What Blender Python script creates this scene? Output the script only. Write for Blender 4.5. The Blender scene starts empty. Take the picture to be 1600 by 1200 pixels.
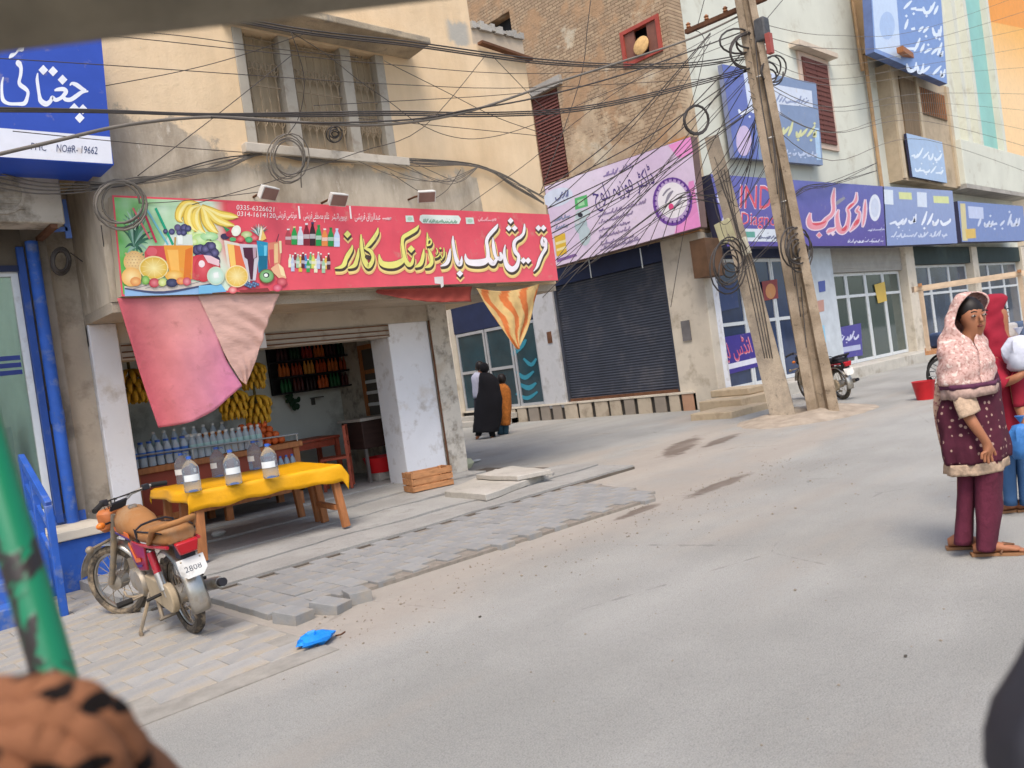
import bpy, bmesh, math, random
from mathutils import Vector, Matrix, noise
R = math.radians
random.seed(7)
scene = bpy.context.scene
COL = scene.collection

# ---------------------------------------------------------------- camera
F_PX, ROLL, CAM_H, YAW = 1250.0, math.atan(0.14), 1.45, R(47.2)
PITCH = math.atan(22 * math.cos(ROLL) / F_PX)
fw0 = Vector((math.cos(YAW), math.sin(YAW), 0)); RT = Vector((math.sin(YAW), -math.cos(YAW), 0)); UP0 = Vector((0, 0, 1))
FW = fw0 * math.cos(PITCH) - UP0 * math.sin(PITCH); UPV = UP0 * math.cos(PITCH) + fw0 * math.sin(PITCH)
CAM = Vector((0, 0, CAM_H))
cr, sr = math.cos(ROLL), math.sin(ROLL)
ix = RT * cr - UPV * sr      # image right in world
iy = RT * sr + UPV * cr      # image up in world
cd = bpy.data.cameras.new('camera'); cam = bpy.data.objects.new('camera', cd); COL.objects.link(cam)
m = Matrix((ix, iy, -FW)).transposed().to_4x4(); m.translation = CAM
cam.matrix_world = m
cd.sensor_width = 36; cd.lens = F_PX / 1600 * 36; cd.clip_start = 0.02; cd.clip_end = 500
cd.dof.use_dof = True; cd.dof.focus_distance = 8.0; cd.dof.aperture_fstop = 3.6
scene.camera = cam

# ---------------------------------------------------------------- light
w = bpy.data.worlds.new('World'); scene.world = w; w.use_nodes = True
nt = w.node_tree; bg = nt.nodes['Background']
sky = nt.nodes.new('ShaderNodeTexSky'); sky.sky_type = 'NISHITA'; sky.sun_disc = False
SUN_EL, SUN_AZ = R(58), R(225)           # azimuth measured from +X, counter-clockwise
sky.sun_elevation = SUN_EL; sky.sun_rotation = R(90) - SUN_AZ
sky.air_density = 1.0; sky.dust_density = 3.0; sky.ozone_density = 0.6
nt.links.new(sky.outputs[0], bg.inputs[0]); bg.inputs[1].default_value = 0.13
sd = bpy.data.lights.new('sun', 'SUN'); sd.energy = 1.3; sd.angle = R(26); sd.color = (1, .93, .85)
so = bpy.data.objects.new('sun', sd); COL.objects.link(so)
so.rotation_euler = Vector((-math.cos(SUN_AZ) * math.cos(SUN_EL), -math.sin(SUN_AZ) * math.cos(SUN_EL), -math.sin(SUN_EL))).to_track_quat('-Z', 'Y').to_euler()
vs = scene.view_settings; vs.view_transform = 'Standard'; vs.look = 'None'; vs.exposure = 0.9; vs.gamma = 1; vs.use_curve_mapping = False
scene.render.engine = 'CYCLES'
scene.cycles.max_bounces = 7; scene.cycles.transparent_max_bounces = 12; scene.cycles.use_denoising = True

# ---------------------------------------------------------------- pixel -> place
def ray(x, y): return ix * (x - 800) + iy * (600 - y) + FW * F_PX
def G(x, y, z=0.0): d = ray(x, y); return CAM + d * ((z - CAM_H) / d.z)
def FY(x, y, Y): d = ray(x, y); return CAM + d * (Y / d.y)
def FX(x, y, X): d = ray(x, y); return CAM + d * (X / d.x)
def FD(x, y, dist): return CAM + ray(x, y) * (dist / F_PX)

# ---------------------------------------------------------------- materials
MATS = {}
def srgb(h):
    h = h.lstrip('#'); c = [int(h[i:i+2], 16) / 255 for i in (0, 2, 4)]
    return tuple(x / 12.92 if x <= .04045 else ((x + .055) / 1.055) ** 2.4 for x in c)
def M(name, col, rough=.8, metal=0.0, var=.18, scale=3.0, bump=0.0, bscale=60.0, dirt=None, spec=.35, trans=0.0, coat=0.0, rnd=0.0, vcol=False, stretch=None, ior=1.45, emit=0.0, sub=0.0):
    """dirt = (colour, amount 0..1, scale)"""
    if name in MATS: return MATS[name]
    mt = bpy.data.materials.new(name); mt.use_nodes = True; n = mt.node_tree.nodes; l = mt.node_tree.links
    b = n['Principled BSDF']; b.inputs['Roughness'].default_value = rough; b.inputs['Metallic'].default_value = metal
    b.inputs['Specular IOR Level'].default_value = spec; b.inputs['Transmission Weight'].default_value = trans; b.inputs['IOR'].default_value = ior
    b.inputs['Coat Weight'].default_value = coat
    tc = n.new('ShaderNodeTexCoord'); vec = tc.outputs['Object']
    if stretch:
        mp = n.new('ShaderNodeMapping'); mp.inputs['Scale'].default_value = stretch; l.new(vec, mp.inputs[0]); vec = mp.outputs[0]
    def nz(sc, det=5, ro=.6):
        t = n.new('ShaderNodeTexNoise'); t.inputs['Scale'].default_value = sc; t.inputs['Detail'].default_value = det; t.inputs['Roughness'].default_value = ro
        l.new(vec, t.inputs['Vector']); return t.outputs['Fac']
    if vcol:
        at = n.new('ShaderNodeAttribute'); at.attribute_name = 'Col'; cur = at.outputs['Color']
    else:
        c = n.new('ShaderNodeRGB'); c.outputs[0].default_value = (*col, 1); cur = c.outputs[0]
    def mul(cur, fac_out, lo, hi):
        r = n.new('ShaderNodeMapRange'); r.inputs[1].default_value = .3; r.inputs[2].default_value = .7; r.inputs[3].default_value = lo; r.inputs[4].default_value = hi
        l.new(fac_out, r.inputs[0])
        mx = n.new('ShaderNodeVectorMath'); mx.operation = 'SCALE'; l.new(cur, mx.inputs[0]); l.new(r.outputs[0], mx.inputs['Scale']); return mx.outputs[0]
    if var: cur = mul(cur, nz(scale), 1 - var, 1 + var)
    if rnd:
        oi = n.new('ShaderNodeObjectInfo'); r = n.new('ShaderNodeMapRange'); r.inputs[3].default_value = 1 - rnd; r.inputs[4].default_value = 1 + rnd
        l.new(oi.outputs['Random'], r.inputs[0]); mx = n.new('ShaderNodeVectorMath'); mx.operation = 'SCALE'; l.new(cur, mx.inputs[0]); l.new(r.outputs[0], mx.inputs['Scale']); cur = mx.outputs[0]
    if dirt:
        dl = dirt if isinstance(dirt, list) else [dirt]
        for dc, am, dsc in dl:
            f = nz(dsc, 7, .65); r = n.new('ShaderNodeMapRange'); r.inputs[1].default_value = .62 - .35 * am; r.inputs[2].default_value = .72 - .2 * am; r.inputs[3].default_value = 0; r.inputs[4].default_value = min(1, .35 + am)
            l.new(f, r.inputs[0]); mx = n.new('ShaderNodeMix'); mx.data_type = 'RGBA'; l.new(r.outputs[0], mx.inputs[0]); l.new(cur, mx.inputs[6]); mx.inputs[7].default_value = (*dc, 1); cur = mx.outputs[2]
    l.new(cur, b.inputs['Base Color'])
    if bump:
        bp = n.new('ShaderNodeBump'); bp.inputs['Strength'].default_value = bump; bp.inputs['Distance'].default_value = .02; l.new(nz(bscale, 6), bp.inputs['Height']); l.new(bp.outputs[0], b.inputs['Normal'])
    if emit:
        l.new(cur, b.inputs['Emission Color']); b.inputs['Emission Strength'].default_value = emit
    MATS[name] = mt; return mt

# ---------------------------------------------------------------- mesh builder
class MB:
    def __init__(s): s.v = []; s.f = []; s.mi = []; s.c = []
    def add(s, vs, fs, mi=0, col=None):
        o = len(s.v); s.v += [tuple(p) for p in vs]; s.f += [tuple(o + i for i in f) for f in fs]; s.mi += [mi] * len(fs)
        s.c += [tuple(col) if col is not None else (1, 1, 1)] * len(vs); return s
    def box(s, x0, x1, y0, y1, z0, z1, mi=0, col=None):
        return s.add([(x0,y0,z0),(x1,y0,z0),(x1,y1,z0),(x0,y1,z0),(x0,y0,z1),(x1,y0,z1),(x1,y1,z1),(x0,y1,z1)],
            [(0,3,2,1),(4,5,6,7),(0,1,5,4),(1,2,6,5),(2,3,7,6),(3,0,4,7)], mi, col)
    def obox(s, c, size, mat=None, mi=0, col=None):
        mat = mat or Matrix(); h = [k / 2 for k in size]; c = Vector(c)
        vs = [c + mat.to_3x3() @ Vector((a * h[0], b * h[1], d * h[2])) for d in (-1, 1) for a, b in ((-1,-1),(1,-1),(1,1),(-1,1))]
        return s.add(vs, [(0,3,2,1),(4,5,6,7),(0,1,5,4),(1,2,6,5),(2,3,7,6),(3,0,4,7)], mi, col)
    def bar(s, p0, p1, wd, th, upv=(0,0,1), mi=0, col=None):
        p0, p1 = Vector(p0), Vector(p1); d = (p1 - p0).normalized(); sd = d.cross(Vector(upv))
        if sd.length < 1e-4: sd = d.cross(Vector((1, 0, 0)))
        sd.normalize(); u = sd.cross(d).normalized()
        vs = []
        for p in (p0, p1):
            for a, b in ((-1,-1),(1,-1),(1,1),(-1,1)): vs.append(p + sd * a * wd / 2 + u * b * th / 2)
        return s.add(vs, [(0,3,2,1),(4,5,6,7),(0,1,5,4),(1,2,6,5),(2,3,7,6),(3,0,4,7)], mi, col)
    def tube(s, pts, r, n=8, mi=0, col=None, caps=True, closed=False):
        pts = [Vector(p) for p in pts]; k = len(pts); rs = r if isinstance(r, (list, tuple)) else [r] * k
        vs = []; prev = None
        for i, p in enumerate(pts):
            if closed: t = pts[(i + 1) % k] - pts[i - 1]
            else: t = pts[min(i + 1, k - 1)] - pts[max(i - 1, 0)]
            t.normalize()
            if prev is None:
                a = Vector((0, 0, 1)) if abs(t.z) < .9 else Vector((1, 0, 0)); u = t.cross(a).normalized()
            else: u = (prev - t * prev.dot(t)); u = u.normalized() if u.length > 1e-6 else t.orthogonal().normalized()
            prev = u; v = t.cross(u)
            for j in range(n): a = 2 * math.pi * j / n; vs.append(p + (u * math.cos(a) + v * math.sin(a)) * rs[i])
        fs = []
        for i in range(k if closed else k - 1):
            for j in range(n): a = i * n + j; b = i * n + (j + 1) % n; c2 = ((i + 1) % k) * n; fs.append((a, b, c2 + (j + 1) % n, c2 + j))
        if caps and not closed: fs.append(tuple(range(n))[::-1]); fs.append(tuple((k - 1) * n + j for j in range(n)))
        return s.add(vs, fs, mi, col)
    def cyl(s, p0, p1, r0, r1=None, n=12, mi=0, col=None): return s.tube([p0, p1], [r0, r0 if r1 is None else r1], n, mi, col)
    def loft(s, rings, mi=0, col=None, caps=True):
        n = len(rings[0]); vs = [p for r in rings for p in r]; fs = []
        for i in range(len(rings) - 1):
            for j in range(n): a = i * n; b = (i + 1) * n; fs.append((a + j, a + (j + 1) % n, b + (j + 1) % n, b + j))
        if caps: fs.append(tuple(range(n))[::-1]); fs.append(tuple((len(rings) - 1) * n + j for j in range(n)))
        return s.add(vs, fs, mi, col)
    def lathe(s, prof, c=(0,0,0), axis=(0,0,1), n=16, mi=0, col=None):
        ax = Vector(axis).normalized(); u = ax.orthogonal().normalized(); v = ax.cross(u); c = Vector(c)
        return s.loft([[c + ax * z + (u * math.cos(2*math.pi*j/n) + v * math.sin(2*math.pi*j/n)) * max(r, 1e-4) for j in range(n)] for r, z in prof], mi, col)
    def ball(s, c, r, n=10, k=6, mi=0, col=None, mat=None):
        rr = r if isinstance(r, (list, tuple)) else (r, r, r); c = Vector(c); rings = []
        for i in range(k + 1):
            th = math.pi * i / k; q = []
            for j in range(n):
                ph = 2 * math.pi * j / n; p = Vector((math.sin(th) * math.cos(ph) * rr[0], math.sin(th) * math.sin(ph) * rr[1], -math.cos(th) * rr[2]))
                if i in (0, k): p = Vector((1e-4 * math.cos(ph), 1e-4 * math.sin(ph), p.z))
                q.append(c + (mat @ p if mat else p))
            rings.append(q)
        return s.loft(rings, mi, col)
    def grid(s, fn, nu, nv, mi=0, col=None, thick=0):
        vs = [Vector(fn(i / nu, j / nv)) for j in range(nv + 1) for i in range(nu + 1)]
        fs = [(j*(nu+1)+i, j*(nu+1)+i+1, (j+1)*(nu+1)+i+1, (j+1)*(nu+1)+i) for j in range(nv) for i in range(nu)]
        return s.add(vs, fs, mi, col)
    def poly(s, pts, mi=0, col=None): return s.add(pts, [tuple(range(len(pts)))], mi, col)
    def prism(s, pts, vec, mi=0, col=None):
        n = len(pts); vec = Vector(vec); a = [Vector(p) for p in pts]; b = [p + vec for p in a]
        return s.add(a + b, [tuple(range(n))[::-1], tuple(range(n, 2*n))] + [(i, (i+1) % n, n + (i+1) % n, n + i) for i in range(n)], mi, col)
    def build(s, name, mats, parent=None, smooth=35, bevel=0, solid=0, world=True, sub=0, recalc=True):
        me = bpy.data.meshes.new(name); me.from_pydata(s.v, [], s.f)
        if not isinstance(mats, (list, tuple)): mats = [mats]
        for q in mats: me.materials.append(q)
        if len(mats) > 1: me.polygons.foreach_set('material_index', s.mi)
        if any(c != (1, 1, 1) for c in s.c):
            at = me.color_attributes.new('Col', 'FLOAT_COLOR', 'POINT'); at.data.foreach_set('color', [k for c in s.c for k in (*c, 1)])
        if recalc:
            bm = bmesh.new(); bm.from_mesh(me); bmesh.ops.recalc_face_normals(bm, faces=bm.faces); bm.to_mesh(me); bm.free()
        if smooth: me.polygons.foreach_set('use_smooth', [True] * len(me.polygons)); me.set_sharp_from_angle(angle=R(smooth))
        o = bpy.data.objects.new(name, me); COL.objects.link(o)
        if solid: q = o.modifiers.new('Solidify', 'SOLIDIFY'); q.thickness = solid; q.offset = 0
        if sub: q = o.modifiers.new('Subdivision', 'SUBSURF'); q.levels = q.render_levels = sub
        if bevel: q = o.modifiers.new('Bevel', 'BEVEL'); q.width = bevel; q.segments = 2; q.limit_method = 'ANGLE'
        if parent is not None: adopt(o, parent, world)
        return o
def adopt(o, parent, world=True):
    o.parent = parent
    if world and parent.parent is None: o.matrix_parent_inverse = parent.matrix_basis.inverted()
def tag(o, label, cat, group=None):
    o['label'] = label; o['category'] = cat; o['kind'] = 'thing'
    if group: o['group'] = group
    return o
def thing(name, label, cat, loc=(0,0,0), rotz=0.0, group=None):
    o = bpy.data.objects.new(name, None); COL.objects.link(o); o.location = loc; o.rotation_euler = (0, 0, rotz); o.empty_display_size = .1
    return tag(o, label, cat, group)
def struct(o, kind='structure'): o['kind'] = kind; return o
def copy_tree(o, parent=None):
    c = o.copy(); COL.objects.link(c)
    if parent is not None: c.parent = parent
    for ch in list(o.children): copy_tree(ch, c)
    return c
def catmull(pts, seg=6):
    k = len(pts); out = []; P = [tuple(p) for p in pts]; d = len(P[0])
    for i in range(k - 1):
        p0, p1, p2, p3 = P[max(i-1, 0)], P[i], P[i+1], P[min(i+2, k-1)]
        for q in range(seg):
            t = q / seg
            out.append(tuple(.5 * (2*p1[a] + (p2[a]-p0[a])*t + (2*p0[a]-5*p1[a]+4*p2[a]-p3[a])*t*t + (3*p1[a]-p0[a]-3*p2[a]+p3[a])*t**3) for a in range(d)))
    out.append(P[-1]); return out
def nz3(p, s=1.0): return noise.noise(Vector(p) * s)

# ---------------------------------------------------------------- flat print on boards (lettering, pictures)
_AR = {}
for ch, base, four in [('ا',0xFE8D,0),('ب',0xFE8F,1),('پ',0xFB56,1),('ت',0xFE95,1),('ٹ',0xFB66,1),('ج',0xFE9D,1),('چ',0xFB7A,1),('ح',0xFEA1,1),('خ',0xFEA5,1),('د',0xFEA9,0),('ڈ',0xFB88,0),('ذ',0xFEAB,0),('ر',0xFEAD,0),('ز',0xFEAF,0),('س',0xFEB1,1),('ش',0xFEB5,1),('ص',0xFEB9,1),('ض',0xFEBD,1),('ط',0xFEC1,1),('ظ',0xFEC5,1),('ع',0xFEC9,1),('غ',0xFECD,1),('ف',0xFED1,1),('ق',0xFED5,1),('ک',0xFB8E,1),('گ',0xFB92,1),('ل',0xFEDD,1),('م',0xFEE1,1),('ن',0xFEE5,1),('و',0xFEED,0),('ہ',0xFBA6,1),('ی',0xFBFC,1),('ے',0xFBAE,0),('ئ',0xFE89,1),('ھ',0xFBAA,1)]:
    _AR[ch] = (base, four)
def urdu(s):
    out = []
    for i, ch in enumerate(s):
        if ch not in _AR: out.append(ch); continue
        base, four = _AR[ch]
        pj = i > 0 and s[i-1] in _AR and _AR[s[i-1]][1]; nj = four and i + 1 < len(s) and s[i+1] in _AR
        out.append(chr(base + (3 if pj and nj else 2 if nj else 1 if pj else 0)))
    return ''.join(reversed(out))
_FT = {}
def font_mesh(body):
    if body in _FT: return _FT[body]
    c = bpy.data.curves.new('t', 'FONT'); c.body = body; c.resolution_u = 2; o = bpy.data.objects.new('t', c); COL.objects.link(o)
    bpy.context.view_layer.update(); me = bpy.data.meshes.new_from_object(o.evaluated_get(bpy.context.evaluated_depsgraph_get()))
    vs = [(v.co.x, v.co.y) for v in me.vertices]; fs = [tuple(p.vertices) for p in me.polygons]
    bpy.data.objects.remove(o); bpy.data.curves.remove(c); bpy.data.meshes.remove(me)
    _FT[body] = (vs, fs); return vs, fs
class Print:
    """shapes given in photo pixels (or board uv), laid flat on a board's plane, each layer 1 mm proud of the last"""
    def __init__(s, pm, nrm, o=(0, 0), k=1.0): s.pm = pm; s.n = Vector(nrm); s.mb = MB(); s.q = 0; s.o = o; s.k = k
    def at(s, p, L): return s.pm(s.o[0] + p[0] / s.k, s.o[1] + p[1] / s.k) + s.n * (.0012 * L + .00004 * (s.q % 20))
    def crop(s, o, k): s.o = o; s.k = k; return s
    def poly(s, pts, col, L=1):
        s.q += 1; s.mb.add([s.at(p, L) for p in pts], [tuple(range(len(pts)))], 0, col); return s
    def ell(s, x, y, rx, ry, col, L=1, rot=0, n=18, col2=None):
        s.q += 1; cs, sn = math.cos(rot), math.sin(rot); vs = [s.at((x, y), L)]
        for j in range(n): a = 2*math.pi*j/n; u, v = rx*math.cos(a), ry*math.sin(a); vs.append(s.at((x + u*cs - v*sn, y + u*sn + v*cs), L))
        o = len(s.mb.v); s.mb.add(vs, [(0, 1 + j, 1 + (j+1) % n) for j in range(n)], 0, col)
        if col2: s.mb.c[o] = tuple(col2)
        return s
    def dia(s, x, y, h, col, L=1): return s.poly([(x, y - h*1.05), (x + h, y), (x, y + h*1.05), (x - h, y)], col, L)
    def rib(s, pts, col, L=1, grow=0, off=(0, 0), seg=5):
        s.q += 1; P = catmull(pts, seg); k = len(P); vs = []
        for i, p in enumerate(P):
            a, b = P[max(i-1, 0)], P[min(i+1, k-1)]; dx, dy = b[0]-a[0], b[1]-a[1]; ln = math.hypot(dx, dy) or 1; hw = max(p[2], 2) / 2 + grow
            for sg in (-1, 1): vs.append(s.at((p[0] + off[0] - dy/ln*hw*sg, p[1] + off[1] + dx/ln*hw*sg), L))
        s.mb.add(vs, [(2*i, 2*i+1, 2*i+3, 2*i+2) for i in range(k-1)], 0, col); return s
    def text(s, body, x0, y0, x1, y1, hpx, col, L=1, slant=0):
        """baseline runs from (x0,y0) to (x1,y1); glyph height hpx"""
        s.q += 1; vs, fs = font_mesh(body)
        if not vs: return s
        xs = [v[0] for v in vs]; a, b = min(xs), max(xs); dx, dy = x1-x0, y1-y0; ln = math.hypot(dx, dy)
        pts = []
        for u, v in vs:
            t = (u - a) / (b - a or 1); pts.append(s.at((x0 + dx*t + v*hpx*(dy/ln + .14*0 + slant), y0 + dy*t - v*hpx), L))
        s.mb.add(pts, fs, 0, col); return s
    def scrawl(s, x0, y0, x1, y1, hpx, col, L=1):
        """lettering too blurred to read in the photograph: a row of pen-like strokes with no characters"""
        rg = random.Random(int(x0*7 + y0*13)); ln = math.hypot(x1-x0, y1-y0); t = 0.0; h = hpx*.55
        while t < .97:
            w_ = min(rg.uniform(.25, .8)*h/ln, .99 - t)
            if w_ <= .004: break
            bx, by = x0 + (x1-x0)*t, y0 + (y1-y0)*t; ex, ey = x0 + (x1-x0)*(t+w_), y0 + (y1-y0)*(t+w_); k = rg.random(); pw = h*.24; hh = h*rg.uniform(.35, 1.15)
            if k < .45: pts = [(bx, by + h*.1, pw*.5), ((bx+ex)/2, by - hh*.35, pw), (ex, ey - hh, pw*.4)]
            elif k < .75: pts = [(bx, by - hh*.4, pw*.5), (bx + (ex-bx)*.3, by + h*.12, pw*1.2), (ex, ey - h*.1, pw), (ex + h*.1, ey - hh*.6, pw*.4)]
            else: pts = [(bx, by, pw*.7), (ex, ey - h*.12, pw)]
            s.rib(pts, col, L, seg=3)
            if rg.random() < .35: s.dia((bx+ex)/2, by + (h*.38 if rg.random() < .5 else -hh - h*.2), pw*.5, col, L)
            t += w_*.8 + rg.uniform(.0, .12)*h/ln + (h*.3/ln if rg.random() < .18 else 0)
        return s
    def shade(s, x0, y0, x1, y1, fn, nu=30, nv=16, L=1, quad=None):
        s.q += 1; o = len(s.mb.v); q = quad or [(x0,y0),(x1,y0),(x1,y1),(x0,y1)]; vs = []; cs = []
        for j in range(nv + 1):
            for i in range(nu + 1):
                u, v = i/nu, j/nv; p = [(q[0][a]*(1-u) + q[1][a]*u)*(1-v) + (q[3][a]*(1-u) + q[2][a]*u)*v for a in (0, 1)]
                vs.append(s.at(p, L)); cs.append(tuple(fn(u, v)))
        s.mb.add(vs, [(j*(nu+1)+i, j*(nu+1)+i+1, (j+1)*(nu+1)+i+1, (j+1)*(nu+1)+i) for j in range(nv) for i in range(nu)], 0, (.5, .5, .5))
        s.mb.c[o:] = cs; return s
    def done(s, name, parent, mat=None): return s.mb.build(name, mat or PRINT, parent, smooth=0, recalc=False)
def H(h, k=1.0): return tuple(c * k for c in srgb(h))
def lerp(a, b, t): return tuple(x + (y - x) * t for x, y in zip(a, b))
PRINT = M('printed_vinyl', (1,1,1), .45, var=.06, scale=5, vcol=True, dirt=(H('b9a58c'), .04, 6))

# ---------------------------------------------------------------- special surface materials
class NG:
    def __init__(s, name, rough=.85, spec=.3):
        s.m = bpy.data.materials.new(name); s.m.use_nodes = True; s.n = s.m.node_tree.nodes; s.l = s.m.node_tree.links
        s.b = s.n['Principled BSDF']; s.b.inputs['Roughness'].default_value = rough; s.b.inputs['Specular IOR Level'].default_value = spec
        s.tc = s.n.new('ShaderNodeTexCoord'); s.vec = s.tc.outputs['Object']; sp = s.n.new('ShaderNodeSeparateXYZ'); s.l.new(s.vec, sp.inputs[0]); s.X, s.Y, s.Z = sp.outputs
    def _in(s, sock, v):
        if hasattr(v, 'is_output'): s.l.new(v, sock)
        elif isinstance(v, tuple): sock.default_value = (*v, 1) if len(v) == 3 and len(sock.default_value) == 4 else v
        else: sock.default_value = v
    def noise(s, sc, det=5, ro=.6, stretch=None, dist=0):
        t = s.n.new('ShaderNodeTexNoise'); t.inputs['Scale'].default_value = sc; t.inputs['Detail'].default_value = det; t.inputs['Roughness'].default_value = ro; t.inputs['Distortion'].default_value = dist
        v = s.vec
        if stretch: mp = s.n.new('ShaderNodeMapping'); mp.inputs['Scale'].default_value = stretch; s.l.new(v, mp.inputs[0]); v = mp.outputs[0]
        s.l.new(v, t.inputs['Vector']); return t.outputs['Fac']
    def math(s, op, a, b=0.0, c=None):
        q = s.n.new('ShaderNodeMath'); q.operation = op; s._in(q.inputs[0], a); s._in(q.inputs[1], b)
        if c is not None: s._in(q.inputs[2], c)
        return q.outputs[0]
    def rng(s, v, a, b, lo=0.0, hi=1.0, smooth=True):
        r = s.n.new('ShaderNodeMapRange'); r.interpolation_type = 'SMOOTHSTEP' if smooth else 'LINEAR'; s._in(r.inputs[0], v)
        for i, k in ((1, a), (2, b), (3, lo), (4, hi)): s._in(r.inputs[i], k)
        return r.outputs[0]
    def mix(s, f, a, b):
        q = s.n.new('ShaderNodeMix'); q.data_type = 'RGBA'; s._in(q.inputs[0], f); s._in(q.inputs[6], a); s._in(q.inputs[7], b); return q.outputs[2]
    def scale(s, c, f):
        q = s.n.new('ShaderNodeVectorMath'); q.operation = 'SCALE'; s._in(q.inputs[0], c); s._in(q.inputs['Scale'], f); return q.outputs[0]
    def rgb(s, c): q = s.n.new('ShaderNodeRGB'); q.outputs[0].default_value = (*c, 1); return q.outputs[0]
    def spot(s, cx, cy, rx, ry, rot=0, wob=.5, soft=.35, nsc=3.0):
        """1 inside an irregular ellipse on the ground"""
        dx = s.math('SUBTRACT', s.X, cx); dy = s.math('SUBTRACT', s.Y, cy); c, q = math.cos(rot), math.sin(rot)
        u = s.math('DIVIDE', s.math('ADD', s.math('MULTIPLY', dx, c), s.math('MULTIPLY', dy, q)), rx)
        v = s.math('DIVIDE', s.math('SUBTRACT', s.math('MULTIPLY', dy, c), s.math('MULTIPLY', dx, q)), ry)
        d = s.math('SQRT', s.math('ADD', s.math('MULTIPLY', u, u), s.math('MULTIPLY', v, v)))
        d = s.math('ADD', d, s.math('MULTIPLY', s.math('SUBTRACT', s.noise(nsc, 5), .5), wob * 2))
        return s.rng(d, 1 - soft, 1 + soft, 1, 0)
    def fin(s, col, bumps=(), bstr=.3, rough=None):
        s.l.new(col, s.b.inputs['Base Color'])
        if rough is not None: s._in(s.b.inputs['Roughness'], rough)
        if bumps:
            h = bumps[0]
            for k in bumps[1:]: h = s.math('ADD', h, k)
            bp = s.n.new('ShaderNodeBump'); bp.inputs['Strength'].default_value = bstr; bp.inputs['Distance'].default_value = .02; s.l.new(h, bp.inputs['Height']); s.l.new(bp.outputs[0], s.b.inputs['Normal'])
        return s.m

def road_material():
    g = NG('dusty_asphalt', .92, .2)
    base = g.mix(g.rng(g.noise(.55, 4), .35, .65), (.322, .316, .290), (.376, .368, .340))
    agg = g.noise(150, 3, .7); base = g.scale(base, g.rng(agg, .3, .58, .68, 1.08)); base = g.scale(base, g.rng(g.noise(420, 2, .8), .3, .6, .8, 1.08))
    base = g.scale(base, g.rng(g.noise(38, 4, .7), .3, .5, .9, 1.03))
    sand = g.mix(g.noise(9, 5), (.37, .325, .275), (.43, .385, .33))
    # gutter dust along the kerb and loose dirt round the lane mouth and pole
    wob = g.math('MULTIPLY', g.math('SUBTRACT', g.noise(1.1, 5), .5), 1.7)
    gut = g.math('MULTIPLY', g.rng(g.math('ADD', g.Y, wob), 3.75, 4.95, 0, 1), g.rng(g.math('ADD', g.X, g.math('MULTIPLY', wob, 2)), 6.2, 8.5, 1, 0))
    base = g.mix(g.math('MULTIPLY', gut, .8), base, sand)
    for a in ((8.6, 6.6, 1.9, .95, .1), (12.3, 6.6, 1.5, .75, .2), (10.2, 7.3, 2.2, .5, .35), (8.2, 8.1, 1.6, .35, .1), (13.6, 9.3, 1.3, .6, .2), (2.2, 4.6, 1.0, .5, .1), (9.5, 5.2, 2.4, .4, .1)):
        base = g.mix(g.math('MULTIPLY', g.spot(*a, wob=.9, soft=.5, nsc=1.8), .75), base, sand)
    # damp oily patches
    for a in ((9.6, 6.95, .95, .2, .42), (10.1, 6.6, .6, .12, .2), (6.95, 4.62, .55, .10, .05), (5.75, 4.72, .33, .075, .05), (5.35, 7.0, .35, .1, .2)):
        base = g.mix(g.math('MULTIPLY', g.spot(*a, wob=.75, soft=.3, nsc=4.5), .8), base, (.135, .10, .078))
    base = g.mix(g.math('MULTIPLY', g.rng(g.noise(.7, 6, .62, (.35, 1.3, 1)), .5, .68), .45), base, sand)
    vo = g.n.new('ShaderNodeTexVoronoi'); vo.feature = 'DISTANCE_TO_EDGE'; vo.inputs['Scale'].default_value = .55; g.l.new(g.n.new('ShaderNodeTexCoord').outputs['Object'], vo.inputs['Vector'])
    crk = g.math('MULTIPLY', g.rng(g.math('ADD', vo.outputs['Distance'], g.math('MULTIPLY', g.noise(6, 5), .05)), .024, .031, 1, 0), g.rng(g.noise(.5, 3), .5, .6)); base = g.scale(base, g.rng(crk, 0, 1, 1, .78))
    # darker polished wheel tracks, faint
    base = g.scale(base, g.rng(g.noise(.9, 3, .5, (.25, 1.6, 1)), .35, .65, .94, 1.04))
    return g.fin(base, (g.noise(170, 3, .8), g.math('MULTIPLY', g.noise(18, 4), 1.5)), .55)
def concrete_material(name, c1, c2, sc=1.5, dark=(.2, .185, .165), am=.5):
    g = NG(name, .9, .2)
    base = g.mix(g.rng(g.noise(sc, 6), .35, .65), c1, c2); base = g.scale(base, g.rng(g.noise(60, 4, .7), .3, .6, .86, 1.05))
    base = g.mix(g.math('MULTIPLY', g.rng(g.noise(sc * 2.2, 7, .7, None, .6), .56, .68), am), base, dark)
    return g.fin(base, (g.noise(50, 5, .7), g.math('MULTIPLY', g.noise(7, 5), 2)), .35)
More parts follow.
